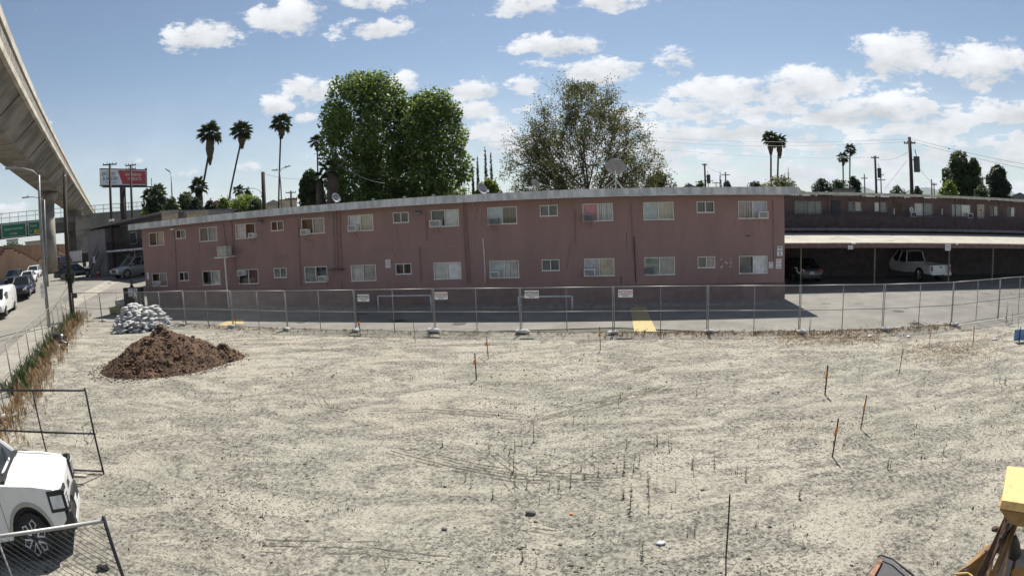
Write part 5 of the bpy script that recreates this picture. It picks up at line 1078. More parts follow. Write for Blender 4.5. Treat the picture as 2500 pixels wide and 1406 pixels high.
lettering('EXPERIENCE', hb * .25, m_sw, t, (w * .20, -.04, z1 - hb * .32)); lettering('=RESULTS', hb * .28, m_sw, t, (w * .22, -.04, z1 - hb * .60))
B().tube([(0, .6, 0), (0, .6, z0)], .55, 12).obj('post', m_pole, t, True); B().box(-w / 2, -.9, z0 - .45, w / 2 + .8, -.2, z0 - .3).obj('catwalk', m_pole, t); B().tube([(w / 2 + .8, -.5, z0 - .3), (w / 2 + .8, -.5, z0 + 1.2)], .06, 5).obj('ladder_rail', m_pole, t)
HAZE = 4.5e-5
# ------------------------------------------------------------------ concrete flyover and bridge
m_fly = mat('flyover_concrete', (.25, .228, .198), .9, scale=.35, var=.2, bump=.1, bscale=8); m_bar = mat('barrier_concrete', (.52, .48, .40), .85, scale=.5, var=.14); m_barr = mat('rough_barrier_band', (.26, .24, .20), .95, scale=3, var=.25, bump=.6, bscale=9)
FF = Vector((-.635, .772, 0)); PR = Vector((.772, .635, 0))
fly = thing('flyover', 'tall concrete freeway flyover sweeping overhead at the left', 'flyover', (0, 0, 0), math.atan2(FF.y, FF.x))
# local: x = along, y = -p (left of travel)
sec = [(8.7, 13.5), (11.9, 13.5), (13.7, 15.3), (13.7, 15.9), (6.9, 15.9), (6.9, 15.3)]
B().prism(sec, -30, 280, axis='x').obj('girder', m_fly, fly)
q = B().box(-30, 8.75, 13.42, 280, 8.95, 13.499); q.obj('soffit_rib', m_fly, fly)
q = B(); x = -30.
while x < 275:
    q.box(x, 8.8, 13.485, x + .12, 11.8, 13.498); q.hexa([(x, 8.62, 13.52), (x + .12, 8.62, 13.52), (x + .12, 6.84, 15.24), (x, 6.84, 15.24), (x, 8.70, 13.56), (x + .12, 8.70, 13.56), (x + .12, 6.92, 15.3), (x, 6.92, 15.3)]); x += 9
q.obj('segment_joints', mat('joint_dark', (.09, .08, .07), .9), fly, kind='stuff')
x = -30
while x < 275:
    L_ = 9.0; bp = B().box(x, 6.62, 16.65, x + L_ - .03, 6.95, 17.1); o = bp.obj('barrier_coping', m_bar, fly); B().box(x, 6.72, 15.72, x + L_ - .03, 6.9, 16.6).obj('barrier_panel', m_barr, fly); B().box(x, 6.60, 15.3, x + L_ - .03, 6.9, 15.70).obj('deck_edge', m_bar, fly); x += L_
B().box(-30, 13.4, 15.9, 280, 13.7, 17.0).obj('far_barrier', m_bar, fly)
rc = 96.; B().tube([(rc, 10.75, 0), (rc, 10.75, 12.0)], 1.13, 20).obj('column', m_fly, fly, True); B().tube([(rc, 10.75, 11.6), (rc, 10.6, 12.6), (rc, 10.4, 13.52)], [1.14, 1.4, 1.55], 20).obj('column_head', m_fly, fly, True)
B().box(152, 8.0, 0, 158, 12.6, 13.49).obj('end_pier', m_fly, fly)
ov = P(-120, 560, 150), P(352, 545, 150); d = ov[1] - ov[0]; d.z = 0; d_ov = d.copy(); Lo = d.length; t = thing('freeway_bridge', 'dark freeway bridge with railings crossing behind the flyover column', 'bridge', Vector((ov[0].x, ov[0].y, 0)), math.atan2(d.y, d.x))
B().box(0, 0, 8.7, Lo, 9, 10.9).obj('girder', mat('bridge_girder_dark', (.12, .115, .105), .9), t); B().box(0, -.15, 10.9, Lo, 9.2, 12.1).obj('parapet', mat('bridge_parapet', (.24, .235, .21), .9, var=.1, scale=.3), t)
xp = Lo * (120 + 183) / 472; xr = Lo * (120 + 222) / 472
B().box(xp, -1.5, 0, xr, -.2, 12.15).obj('pier', m_fly, t); B().box(xr, -.6, 7.4, Lo, -.2, 12.4).obj('retaining_wall', mat('retaining_grey', (.22, .215, .20), .9, scale=.2), t)
q = B(); q.box(0, .1, 13.2, Lo, .2, 13.3).box(0, .1, 14.2, Lo, .2, 14.32)
q.obj('rail', m_steel, t); q = B(); x = 0
while x < Lo: q.box(x, .12, 12.1, x + .12, .2, 14.3); x += 2.2
pieces(q, 'rail_post', m_steel, t); q = B(); x = xr
while x < Lo: q.box(x, .14, 12.1, x + .04, .16, 14.2); x += .45
q.obj('rail_mesh', m_steel, t, kind='stuff')
m_green = mat('sign_green', (.012, .17, .085), .5, var=.05); m_sy = mat('sign_yellow', (.85, .42, .02), .5)
def fsg(u0, u1, v0, v1, label, txt):
    nb = Vector((-d_ov.y, d_ov.x, 0)).normalized(); nb = nb if nb.dot(ov[0]) > 0 else -nb; off_ = nb.dot(ov[0]) - 1.0
    def OP(u, v): rr = Vector(ray(u, v)); return Vector(CAMP) + rr * (off_ / rr.dot(nb))
    a = OP(u0, v1); b_ = OP(u1, v1); zt = OP((u0 + u1) / 2, v0).z; zb = OP((u0 + u1) / 2, v1).z; c = (a + b_) / 2; w = (b_ - a).length; rz = math.atan2((b_ - a).y, (b_ - a).x); t2 = thing('freeway_sign', label, 'road sign', Vector((c.x, c.y, zb)), rz, 'green freeway signs on the bridge'); h = zt - zb
    B().box(-w / 2, -.1, 0, w / 2, 0, h).obj('panel', m_sw, t2); B().box(-w / 2 + .12, -.125, .12, w / 2 - .12, -.102, h - .12).obj('green_face', m_green, t2)
    for (s_, sz, x, zz, mt_) in txt: lettering(s_, sz * h, mt_, t2, (x * w, -.14, zz * h))
    return t2, w, h
fsg(5, 65, 546, 579, 'large green freeway sign reading Baldwin Park Blvd on the bridge', [('Baldwin Park Blvd', .21, 0, .62, m_sw), ('1/2 Mile', .2, -.02, .25, m_sw)])
t2, w, h = fsg(70, 112, 540, 572, 'green freeway sign with a yellow exit tab, half hidden by the column', [('Francis', .21, -.2, .68, m_sw), ('\u2197', .2, -.36, .3, m_sw)])
B().box(-w * .16, -.15, h * .1, w * .4, -.127, h * .36).obj('exit_tab', m_sy, t2); lettering('EXIT', .2 * h, m_ink, t2, (w * .08, -.16, h * .23), bold=True)
# sound wall with stepped pattern along the street
def block_mat():
    mt = mat('orange_block', (.46, .25, .15), .9, scale=.5, var=.1); nt = mt.node_tree; b = nt.nodes['Principled BSDF']; src = b.inputs['Base Color'].links[0].from_socket; br = nt.nodes.new('ShaderNodeTexBrick'); br.inputs['Scale'].default_value = 1; br.inputs['Brick Width'].default_value = .8; br.inputs['Row Height'].default_value = .4
    br.inputs['Mortar Size'].default_value = .035; br.inputs['Color1'].default_value = (1, 1, 1, 1); br.inputs['Color2'].default_value = (.85, .85, .85, 1); br.inputs['Mortar'].default_value = (.55, .5, .45, 1)
    tc = nt.nodes.new('ShaderNodeTexCoord'); sp_ = nt.nodes.new('ShaderNodeSeparateXYZ'); cb = nt.nodes.new('ShaderNodeCombineXYZ'); nt.links.new(tc.outputs['Object'], sp_.inputs[0]); nt.links.new(sp_.outputs[0], cb.inputs[0]); nt.links.new(sp_.outputs[2], cb.inputs[1]); nt.links.new(cb.outputs[0], br.inputs[0])
    mx = nt.nodes.new('ShaderNodeMix'); mx.data_type = 'RGBA'; mx.blend_type = 'MULTIPLY'; mx.inputs[0].default_value = 1; nt.links.new(src, mx.inputs[6]); nt.links.new(br.outputs[0], mx.inputs[7]); nt.links.new(mx.outputs[2], b.inputs['Base Color']); return mt
m_blk = block_mat(); m_salm = mat('salmon_block', (.62, .36, .22), .9, scale=.4, var=.07); m_capd = mat('wall_cap_brown', (.14, .075, .05), .9)
p0 = ST(20, -22.6); sw_ = thing('sound_wall', 'orange brown block wall with a stepped salmon zigzag along the street', 'wall', Vector((p0.x, p0.y, 0)), math.atan2(FD.y, FD.x))
B().box(0, 0, 0, 190, .3, 6.0).obj('wall', m_blk, sw_)
pts = [(0, .1)]; x = 0; up_ = [(0, 1.7)]; k = 0
prof = [(0, 1.9), (14, 2.2), (26, 3.6), (31, 4.4), (36, 4.9), (46, 4.0), (58, 3.0), (66, 4.0), (74, 5.4), (80, 5.5), (92, 4.3), (104, 2.8), (116, 4.0), (130, 5.2), (150, 3.5), (190, 2.2)]
def pv(x):
    for (a, b_), (c, d_) in zip(prof[:-1], prof[1:]):
        if a <= x <= c: return b_ + (d_ - b_) * (x - a) / (c - a)
    return 2
poly = [(0, .05)]; x = 0.
while x < 190: z_ = round(pv(x + .8) / .4) * .4; poly += [(x, z_), (min(190, x + 1.6), z_)]; x += 1.6
poly += [(190, .05)]; B().prism(poly, -.06, -.003).obj('stepped_panel', m_salm, sw_)
q = B()
for (a, b_), (c, d_) in zip(poly[1:-2], poly[2:-1]):
    if c > a: q.box(a, -.12, b_ - .02, c, -.062, b_ + .16)
    else: q.box(a - .06, -.12, min(b_, d_), a + .06, -.062, max(b_, d_) + .12)
q.obj('step_cap', m_capd, sw_); B().box(0, -.03, 6.0, 190, .33, 6.12).obj('coping', m_blk, sw_)

# ------------------------------------------------------------------ neighbouring grey building with stairs
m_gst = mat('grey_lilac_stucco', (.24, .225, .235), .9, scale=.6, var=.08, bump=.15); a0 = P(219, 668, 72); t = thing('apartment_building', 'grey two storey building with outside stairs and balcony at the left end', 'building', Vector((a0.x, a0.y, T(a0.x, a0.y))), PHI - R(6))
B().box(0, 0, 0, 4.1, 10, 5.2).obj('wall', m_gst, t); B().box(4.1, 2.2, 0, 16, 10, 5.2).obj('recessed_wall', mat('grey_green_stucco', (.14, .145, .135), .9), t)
B().hexa([(-1.0, -.7, 5.2), (16, -.7, 5.9), (16, 10.4, 5.9), (-1.0, 10.4, 5.2), (-1.0, -.7, 5.4), (16, -.7, 6.1), (16, 10.4, 6.1), (-1.0, 10.4, 5.4)]).obj('roof', m_roof, t); B().box(4.1, 2.2, 5.2, 16, 9.8, 5.9).obj('gable', m_gst, t)
B().box(2.6, .1, 2.55, 16, 2.19, 2.75).obj('balcony_floor', m_fascia, t); q = B().box(2.6, .12, 3.62, 16, .18, 3.68); x = 2.6
while x < 16: q.box(x, .13, 2.75, x + .03, .17, 3.62); x += .16
q.obj('balcony_railing', m_pole, t)
q = B()
for i in range(14): q.box(1.2 + i * .19, -.9, .18 * i, 1.5 + i * .19, -.05, .18 * i + .06)
pieces(q, 'stair_tread', m_conc, t); q = B().prism([(1.1, 0), (3.9, 2.55), (3.9, 2.75), (1.1, .25)], -.95, -.9); q.tube([(1.1, -.92, 1.0), (3.9, -.92, 3.6)], .03, 5)
for i in range(12): q.tube([(1.2 + i * .23, -.92, .1 + i * .21), (1.2 + i * .23, -.92, 1.05 + i * .215)], .015, 4)
q.obj('stair_railing', m_pole, t)
for (x, z, w_, h_) in ((6.2, 3.2, 1.3, 1.3), (6.0, .6, .9, 1.9), (11, 3.1, 1.4, 1.2)):
    f = B().box(x, 2.12, z, x + w_, 2.195, z + h_).obj('window', m_alu, t); B().box(x + .07, 2.09, z + .07, x + w_ / 2 - .03, 2.118, z + h_ - .07).box(x + w_ / 2 + .03, 2.09, z + .07, x + w_ - .07, 2.118, z + h_ - .07).obj('pane', CM['dk'], f)
for (x, z) in ((5.1, .02), (8.6, .02), (9.3, 2.77)): d_ = B().box(x, 2.13, z, x + .9, 2.195, z + 2.05).obj('door', CM['gr'], t)
for x in (4.4, 10): B().tube([(x, .2, 0), (x, .2, 2.55)], .05, 6).obj('balcony_post', m_pole, t)
def on2(x, y, z): M_ = Matrix.Translation(t.location) @ Matrix.Rotation(t.rotation_euler.z, 4, 'Z'); return M_ @ Vector((x, y, z))
t3 = thing('wall_sign', 'red and white notice on the grey building beside the stairs', 'sign', on2(2.9, -1.0, 1.9), PHI); B().box(-.2, -.02, -.35, .2, 0, .35).obj('panel', m_sw, t3); lettering('NO', .2, m_red, t3, (0, -.03, .15), bold=True); lettering('PARK', .13, m_red, t3, (0, -.03, -.12), bold=True)
t3 = thing('floodlight', 'pair of white floodlights on the grey building roof edge', 'light', on2(7.0, -.75, 5.9), PHI)
for x in (-.2, .2): B().box(x - .13, -.3, -.1, x + .13, -.02, .12).obj('lamp_head', m_lampw, t3, bevel=.02)
g_ = P(296, 640, 71.0); sh = thing('bush', 'small green potted bush in front of the grey building stairs', 'bush', Vector((g_.x, g_.y, T(g_.x, g_.y)))); leaves('leaves', [(0, 0, 1.2), (.3, 0, .8), (-.3, 0, 1.5)], [.6, .5, .4], 900, .16, LF['mid'], sh, 3, shell=.2); B().tube([(0, 0, 0), (0, 0, 1)], .06, 5).obj('stem', m_bark, sh)

# ------------------------------------------------------------------ vehicles
m_tyre = mat('tyre_rubber', (.025, .025, .026), .85); m_rim = mat('alloy_rim', (.45, .45, .46), .35, .6); m_cglass = mat('car_glass', (.02, .025, .03), .08, spec=.8); m_blk_p = mat('black_trim', (.02, .02, .022), .6); m_head = mat('headlight_glass', (.7, .72, .74), .15); m_tail = mat('tail_light', (.35, .015, .015), .3); m_plate = mat('licence_plate', (.72, .73, .75), .5)
def paint(n, c, metal=.0):
    if n in MATS: return MATS[n]
    m_ = mat(n, c, .32, metal, var=.03); m_.node_tree.nodes['Principled BSDF'].inputs['Coat Weight'].default_value = .6; m_.node_tree.nodes['Principled BSDF'].inputs['Coat Roughness'].default_value = .08; return m_
WH = paint('white_car_paint', (.74, .75, .74)); BK = paint('black_car_paint', (.015, .016, .018)); NB = paint('navy_car_paint', (.012, .016, .04)); DG = paint('dark_green_grey_paint', (.03, .034, .033)); SV = paint('silver_car_paint', (.33, .35, .36), .5)
def loft(st, name, mt_, parent):
    """st: x, zbot, zside, ztop, half width bottom, half width, half width top"""
    vs = []; fs = []; n = 10
    for (x, zb, zs_, zt, wb_, w, wt) in st:
        vs += [(x, -wb_, zb), (x, -w, zb + (zs_ - zb) * .35), (x, -w, zs_ - (zs_ - zb) * .15), (x, -wt - (w - wt) * .4, zs_ + (zt - zs_) * .4), (x, -wt * .8, zt), (x, wt * .8, zt), (x, wt + (w - wt) * .4, zs_ + (zt - zs_) * .4), (x, w, zs_ - (zs_ - zb) * .15), (x, w, zb + (zs_ - zb) * .35), (x, wb_, zb)]
    for i in range(len(st) - 1):
        for k in range(n): fs.append((i * n + k, i * n + (k + 1) % n, (i + 1) * n + (k + 1) % n, (i + 1) * n + k))
    fs += [tuple(range(n)), tuple((len(st) - 1) * n + k for k in range(n))[::-1]]
    o = B().add(vs, fs).obj(name, mt_, parent, True); o.modifiers.new('e', 'EDGE_SPLIT').split_angle = R(38); return o
def wheel(parent, x, y, r, w=.22, sp=5):
    sgn = 1 if y > 0 else -1; wh = B(); wh.tube([(x, y - sgn * w, r), (x, y, r)], r, 22); wh = wh.obj('wheel', m_tyre, parent, True); wh.modifiers.new('e', 'EDGE_SPLIT').split_angle = R(40)
    q = B(); q.tube([(x, y, r), (x, y + sgn * .012, r)], r * .22, 10)
    for i in range(sp): a = 2 * PI * i / sp; q.tube([(x + math.cos(a) * r * .15, y + sgn * .012, r + math.sin(a) * r * .15), (x + math.cos(a) * r * .62, y + sgn * .012, r + math.sin(a) * r * .62)], [.04, .055], 4)
    n = 22; vs = []; 
    for k in range(n): a = 2 * PI * k / n; vs += [(x + math.cos(a) * r * .6, y + sgn * .015, r + math.sin(a) * r * .6), (x + math.cos(a) * r * .7, y + sgn * .015, r + math.sin(a) * r * .7)]
    q.add(vs, [(2 * k, 2 * k + 1, (2 * k + 3) % (2 * n), (2 * k + 2) % (2 * n)) for k in range(n)]); q.obj('rim', m_rim, wh)
CARS = {
 'sedan': dict(L=4.7, st=[(-2.35, .35, .72, .78, .6, .72, .66), (-2.25, .25, .8, .98, .8, .86, .74), (-1.5, .22, .86, 1.02, .82, .91, .76), (0, .2, .86, .95, .84, .92, .78), (1.0, .2, .82, .96, .84, .92, .76), (1.9, .22, .72, .82, .8, .88, .7), (2.3, .3, .6, .68, .62, .72, .58)], gh=(-1.75, 1.05, .93, .8, -1.05, .35, 1.44, .6), ax=(-1.38, 1.42), r=.33),
 'suv': dict(L=4.7, st=[(-2.35, .4, .8, .95, .65, .8, .7), (-2.25, .3, .92, 1.08, .85, .92, .8), (-1.0, .26, .95, 1.06, .86, .95, .8), (.9, .26, .95, 1.08, .86, .95, .8), (1.9, .28, .86, 1.0, .82, .92, .74), (2.3, .36, .72, .86, .68, .8, .64)], gh=(-2.25, 1.15, 1.04, .84, -1.85, .35, 1.68, .66), ax=(-1.4, 1.45), r=.37),
 'van': dict(L=5.6, st=[(-2.8, .45, 1.8, 2.05, .9, .98, .84), (-2.7, .38, 1.85, 2.1, .92, 1.0, .86), (0, .35, 1.85, 2.12, .92, 1.0, .86), (1.3, .35, 1.75, 2.06, .92, 1.0, .84), (1.95, .35, 1.15, 1.3, .92, 1.0, .85), (2.6, .38, 1.0, 1.12, .86, .95, .8), (2.8, .45, .85, .95, .75, .85, .7)], gh=None, ax=(-1.75, 1.75), r=.37),
 'pickup': dict(L=5.6, st=[(-2.8, .5, .95, 1.02, .86, .92, .9), (-.35, .42, .98, 1.04, .88, .95, .9), (.9, .42, .98, 1.1, .88, .95, .84), (2.2, .44, .95, 1.08, .85, .93, .78), (2.7, .5, .8, .95, .75, .85, .7)], gh=(-.32, 1.4, 1.03, .84, -.18, .8, 1.70, .68), ax=(-1.75, 1.75), r=.39)}
def car(kind, pos, heading, col, label, scale=1., group=None, name=None):
    C_ = CARS[kind]; z = pos.z if pos.z else T(pos.x, pos.y); t = thing(name or {'suv': 'parked_suv', 'sedan': 'parked_car', 'van': 'parked_van', 'pickup': 'pickup_truck'}[kind], label, {'suv': 'suv', 'sedan': 'car', 'van': 'van', 'pickup': 'pickup truck'}[kind], Vector((pos.x, pos.y, z)), heading, group, scale); L_ = C_['L'] / 2
    st = C_['st']; W_ = max(s[5] for s in st)
    if kind == 'pickup':
        st = [s for s in st if s[0] >= -.4]; q = B(); q.box(-2.75, -.95, .5, -.35, -.88, 1.04).box(-2.75, .88, .5, -.35, .95, 1.04).box(-2.75, -.88, .5, -.35, .88, .56); q.obj('cargo_bed', col, t); tg = B().box(-2.80, -.86, .55, -2.75, .86, 1.04).obj('tailgate', col, t, bevel=.01)
        B().box(-2.805, -.09, .88, -2.80, .12, .96).obj('tailgate_handle', m_blk_p, tg)
    loft(st, 'body', col, t)
    if C_['gh']:
        x0, x1, zb, hb_, X0, X1, zt, ht = C_['gh']; P8 = [(x0, -hb_, zb), (x1, -hb_, zb), (x1, hb_, zb), (x0, hb_, zb), (X0, -ht, zt), (X1, -ht, zt), (X1, ht, zt), (X0, ht, zt)]; B().hexa(P8).obj('windows', m_cglass, t)
        B().hexa([(X0 - .04, -ht - .02, zt - .02), (X1 + .03, -ht - .02, zt - .02), (X1 + .03, ht + .02, zt - .02), (X0 - .04, ht + .02, zt - .02), (X0 + .08, -ht * .8, zt + .06), (X1 - .15, -ht * .8, zt + .06), (X1 - .15, ht * .8, zt + .06), (X0 + .08, ht * .8, zt + .06)]).obj('roof', col, t)
        for sy in (0, 3):
            for (a, b_) in (((0, 4), (1, 5)) if sy == 0 else ((3, 7), (2, 6))): pass
        q = B()
        for (a, b_) in ((0, 4), (1, 5), (2, 6), (3, 7)): q.tube([P8[a], P8[b_]], .05, 4)
        for s_ in (-1, 1):
            for f in (.5,) if kind != 'suv' else (.32, .62): xa = x0 + (x1 - x0) * f; xb = X0 + (X1 - X0) * f; q.tube([(xa, s_ * (hb_ + .0), zb), (xb, s_ * (ht + .0), zt)], .035, 4)
        q.obj('pillars', col, t)
    else:
        q = B().hexa([(1.35, -.82, 1.98), (2.0, -.9, 1.3), (2.0, .9, 1.3), (1.35, .82, 1.98), (1.39, -.82, 2.02), (2.06, -.9, 1.33), (2.06, .9, 1.33), (1.39, .82, 2.02)]); q.obj('windscreen', m_cglass, t)
        for s_ in (-1, 1): B().box(.7, s_ * 1.0 - .02, 1.25, 1.55, s_ * 1.0 + .02, 1.75).obj('side_window', m_cglass, t)
        B().box(-2.84, -.65, 1.25, -2.80, -.08, 1.75).box(-2.84, .08, 1.25, -2.80, .65, 1.75).obj('rear_window', m_cglass, t)
        for s_ in (-1, 1): B().box(-.9, s_ * 1.0 - .03, 1.05, -.78, s_ * 1.0 + .03, 1.1).obj('handle', m_blk_p, t)
    for ax in C_['ax']:
        for s_ in (-1, 1):
            wheel(t, ax, s_ * (W_ + .012), C_['r']); n = 14; rr = C_['r'] * 1.17; vs = [(ax + math.cos(PI * k / n) * rr, s_ * (W_ + .004), C_['r'] + math.sin(PI * k / n) * rr) for k in range(n + 1)] + [(ax - rr, s_ * (W_ + .004), C_['r'] * .6), (ax + rr, s_ * (W_ + .004), C_['r'] * .6)]
            B().add(vs, [tuple(range(len(vs)))]).obj('wheel_arch', m_blk_p, t)
    zb = st[-1][3]; B().box(L_ - .12, -W_ * .82, zb - .22, L_ + .0 + .01, -W_ * .48, zb - .08).obj('headlight', m_head, t, bevel=.02); B().box(L_ - .12, W_ * .48, zb - .22, L_ + .01, W_ * .82, zb - .08).obj('headlight', m_head, t, bevel=.02)
    B().box(L_ - .03, -W_ * .4, zb - .32, L_ + .015, W_ * .4, zb - .12).obj('grille', m_blk_p, t); B().box(L_ - .1, -W_ * .7, .3, L_ + .03, W_ * .7, .46).obj('front_bumper', m_blk_p if kind != 'sedan' else col, t, bevel=.02)
    zr = {'sedan': .84, 'suv': .95, 'van': 1.1, 'pickup': .84}[kind]; hh = .3 if kind in ('pickup', 'van') else .13; ww = .12 if kind in ('pickup', 'van') else .42
    for s_ in (-1, 1): B().box(-L_ - .025, min(s_ * W_ * .9, s_ * (W_ * .9 - ww)), zr - hh / 2, -L_ + .08, max(s_ * W_ * .9, s_ * (W_ * .9 - ww)), zr + hh / 2).obj('tail_light', m_tail, t, bevel=.01)
    pb = .62 if kind != 'sedan' else .68; B().box(-L_ - .04, -.16, pb - .08 - (.12 if kind == 'pickup' else 0), -L_ - .026, .16, pb + .08 - (.12 if kind == 'pickup' else 0)).obj('licence_plate', m_plate, t)
    if kind == 'pickup': B().box(-L_ - .1, -.9, .42, -L_ + .02, -.28, .58).box(-L_ - .1, -.275, .47, -L_ - .02, .9, .58).obj('rear_bumper', col, t, bevel=.01); B().box(-L_ - .07, -.28, .36, -L_ + .02, .28, .50).obj('bumper_step', m_blk_p, t)
    else: B().box(-L_ - .03, -W_ * .75, .32, -L_ + .1, W_ * .75, .5).obj('rear_bumper', m_blk_p if kind != 'sedan' else col, t, bevel=.02)
    if C_['gh']:
        for s_ in (-1, 1): B().box(C_['gh'][1] - .45, s_ * (W_ + .02) - .08, C_['gh'][2] + .02, C_['gh'][1] - .25, s_ * (W_ + .02) + .08, C_['gh'][2] + .17).obj('mirror', col, t, bevel=.03)
    return t
HF = math.atan2(FD.y, FD.x)
car('van', ST(48.1, -12.45), HF + PI, WH, 'white cargo van cut by the left edge, nearest parked vehicle on the street')
car('suv', ST(55.6, -11.8), HF + PI, NB, 'dark navy suv parked directly behind the white van')
car('suv', ST(57.5, -16.2), HF + PI, WH, 'white suv in the next row seen over the navy suv and van')
def at_px(u, v): p = G(u, v); return p
for (kind, u, v, hd, col, lb) in [('suv', 36, 693, HF + PI, BK, 'black suv beyond the white suv by the orange wall'), ('sedan', 70, 692, HF + PI, WH, 'white sedan parked along the orange wall, front to the camera'), ('suv', 84, 678, HF + PI, WH, 'white suv just behind the white sedan by the orange wall'), ('pickup', 115, 667, HF + PI + .25, WH, 'white pickup truck facing the camera beside the flyover column')]:
    p = at_px(u, v); car(kind, Vector((p.x, p.y, T(p.x, p.y))), hd, col, lb, .96)
w1, w2 = G(181, 681), G(216, 673); dh = (w2 - w1); hd = math.atan2(dh.y, dh.x); c = (w1 + w2) / 2; nb_ = Vector((-math.sin(hd), math.cos(hd), 0)); c += nb_ * (.9 if nb_.dot(c) > 0 else -.9); 
car('sedan', Vector((c.x, c.y, T(c.x, c.y))), math.atan2(.62, .78) * .6 + R(20), DG, 'dark green grey sedan parked across in front of the grey building', 1.12)
c = P(331, 672, 61.5); car('suv', Vector((c.x, c.y, T(c.x, c.y))), R(248), SV, 'silver suv half hidden behind the corner of the long building', 1.12)
c = G(152, 660); car('suv', Vector((c.x, c.y, T(c.x, c.y))), HF + .4, BK, 'dark vehicle parked under the bridge left of the wooden pole', 1.35)
c = G(185, 652); t = thing('trailer', 'long low trailer with a pale signboard under the bridge', 'trailer', Vector((c.x, c.y, T(c.x, c.y))), R(-5)); B().box(-3.6, -1, .9, 6, 1, 2.4).obj('body', m_pole, t); B().box(-1.2, -1.06, 1.0, 3.2, -1.0, 2.9).obj('signboard', m_plate, t)
for x in (-2.4, 3.6): wheel(t, x, -1.02, .45)
c = Z(1997, 693); car('sedan', Vector((c.x, c.y + 2.6, .001)), PHI + PI / 2 + .04, BK, 'dark sedan parked nose in under the carport beside the first post')
c = Z(2287, 688); car('pickup', c + Vector((-.1, 2.7, .001)), PHI + PI / 2 + .2, WH, 'white pickup truck parked under the carport with its tailgate outward', 1.12)

# ------------------------------------------------------------------ white pickup in the foreground
tr = thing('pickup_truck', 'large white pickup truck at the lower left with a black front bumper', 'pickup truck', (0, 0, 0), 0)
TW = 1.02
def side_poly(x_off=0):
    ax, ar = -1.05, .53; pts = [(-.12, .62), (-.30, .50)]
    pts += [(ax + ar * math.cos(a), .42 + ar * math.sin(a)) for a in np.linspace(R(15), R(165), 12)]
    pts += [(-1.62, .42), (-4.2, .42)] + [(-4.75 + ar * math.cos(a), .42 + ar * math.sin(a)) for a in np.linspace(R(15), R(165), 12)]
    pts += [(-5.35, .5), (-5.85, .55), (-5.85, 1.28), (-3.6, 1.28), (-3.4, 1.33), (-1.6, 1.33), (-.75, 1.24), (-.22, 1.14), (-.08, .95)]
    return pts
for s_, nm in ((-1, 'fender_side'), (1, 'fender_side')):
    o = B().prism(side_poly(), min(s_ * TW, s_ * (TW - .10)), max(s_ * TW, s_ * (TW - .10)), axis='y').obj(nm, WH, tr, bevel=.025)
# hood with raised centre
n, m_ = 14, 12; vs = []; fs = []
for i in range(n + 1):
    f = i / n; x = -.10 - 1.48 * f
    for j in range(m_ + 1):
        y = -(TW - .06) + 2 * (TW - .06) * j / m_; e = abs(y) / (TW - .06); z = 1.13 + .21 * f ** .8 - .035 * e ** 4 + (.028 if e < .62 and f > .08 else 0); 
        if i == 0: z -= .05; x = -.08
        vs.append((x, y, z + (0 if i else 0)))
for i in range(n):
    for j in range(m_): a = i * (m_ + 1) + j; fs.append((a, a + 1, a + m_ + 2, a + m_ + 1))
o = B().add(vs, fs).obj('hood', WH, tr, True); o.modifiers.new('s', 'SUBSURF').render_levels = 1
B().hexa([(-.12, -.9, .72), (-.02, -.72, .72), (-.02, .72, .72), (-.12, .9, .72), (-.12, -.9, 1.12), (-.05, -.72, 1.10), (-.05, .72, 1.10), (-.12, .9, 1.12)]).obj('grille_panel', WH, tr, bevel=.02)
B().hexa([(-.2, -.98, .36), (.04, -.78, .36), (.04, .78, .36), (-.2, .98, .36), (-.2, -1.0, .70), (.03, -.78, .70), (.03, .78, .70), (-.2, 1.0, .70)]).obj('front_bumper', m_blk_p, tr, bevel=.03)
B().box(.0, -.35, .72, .06, .35, .80).obj('bumper_top', m_blk_p, tr); B().box(.042, -.62, .40, .055, .62, .50).obj('skid_plate', WH, tr)
for s_ in (-1, 1):
    def yb(a, b_): return (min(s_ * a, s_ * b_), max(s_ * a, s_ * b_))
    ya, yc = yb(TW - .02, TW + .018); yd, ye = yb(.66, TW + .018); hb_ = B().box(-.42, ya, .78, -.03, yc, 1.13); hb_.box(-.045, yd, .76, .012, ye, 1.12).obj('headlight_bezel', m_blk_p, tr)
    ya, yc = yb(TW + .01, TW + .026); yd, ye = yb(.74, TW + .012); hl = B().box(-.36, ya, .84, -.06, yc, 1.05).box(.0, yd, .84, .024, ye, 1.05).obj('headlight', m_head, tr)
    q = B()
    for k in range(3): q.box(.02, min(s_ * .78, s_ * .95), .86 + k * .065, .032, max(s_ * .78, s_ * .95), .89 + k * .065)
    q.obj('light_bars', m_blk_p, hl)
lettering('GMC', .17, m_ink, tr, (-.015, 0, .92), (PI / 2, 0, PI / 2), bold=True); B().box(.045, -.18, .52, .06, .18, .66).obj('licence_plate', m_plate, tr)
for s_ in (-1, 1): B().tube([(-.25, s_ * .93, 1.125), (-.8, s_ * .94, 1.228), (-1.5, s_ * .94, 1.315)], .008, 4).obj('hood_seam', m_blk_p, tr)
B().box(.015, -.70, .735, .03, .70, .748).obj('grille_seam', m_blk_p, tr); B().tube([(-2.75, -1.03, 1.08), (-2.5, -1.05, 1.08)], .018, 6).obj('door_handle', m_blk_p, tr)
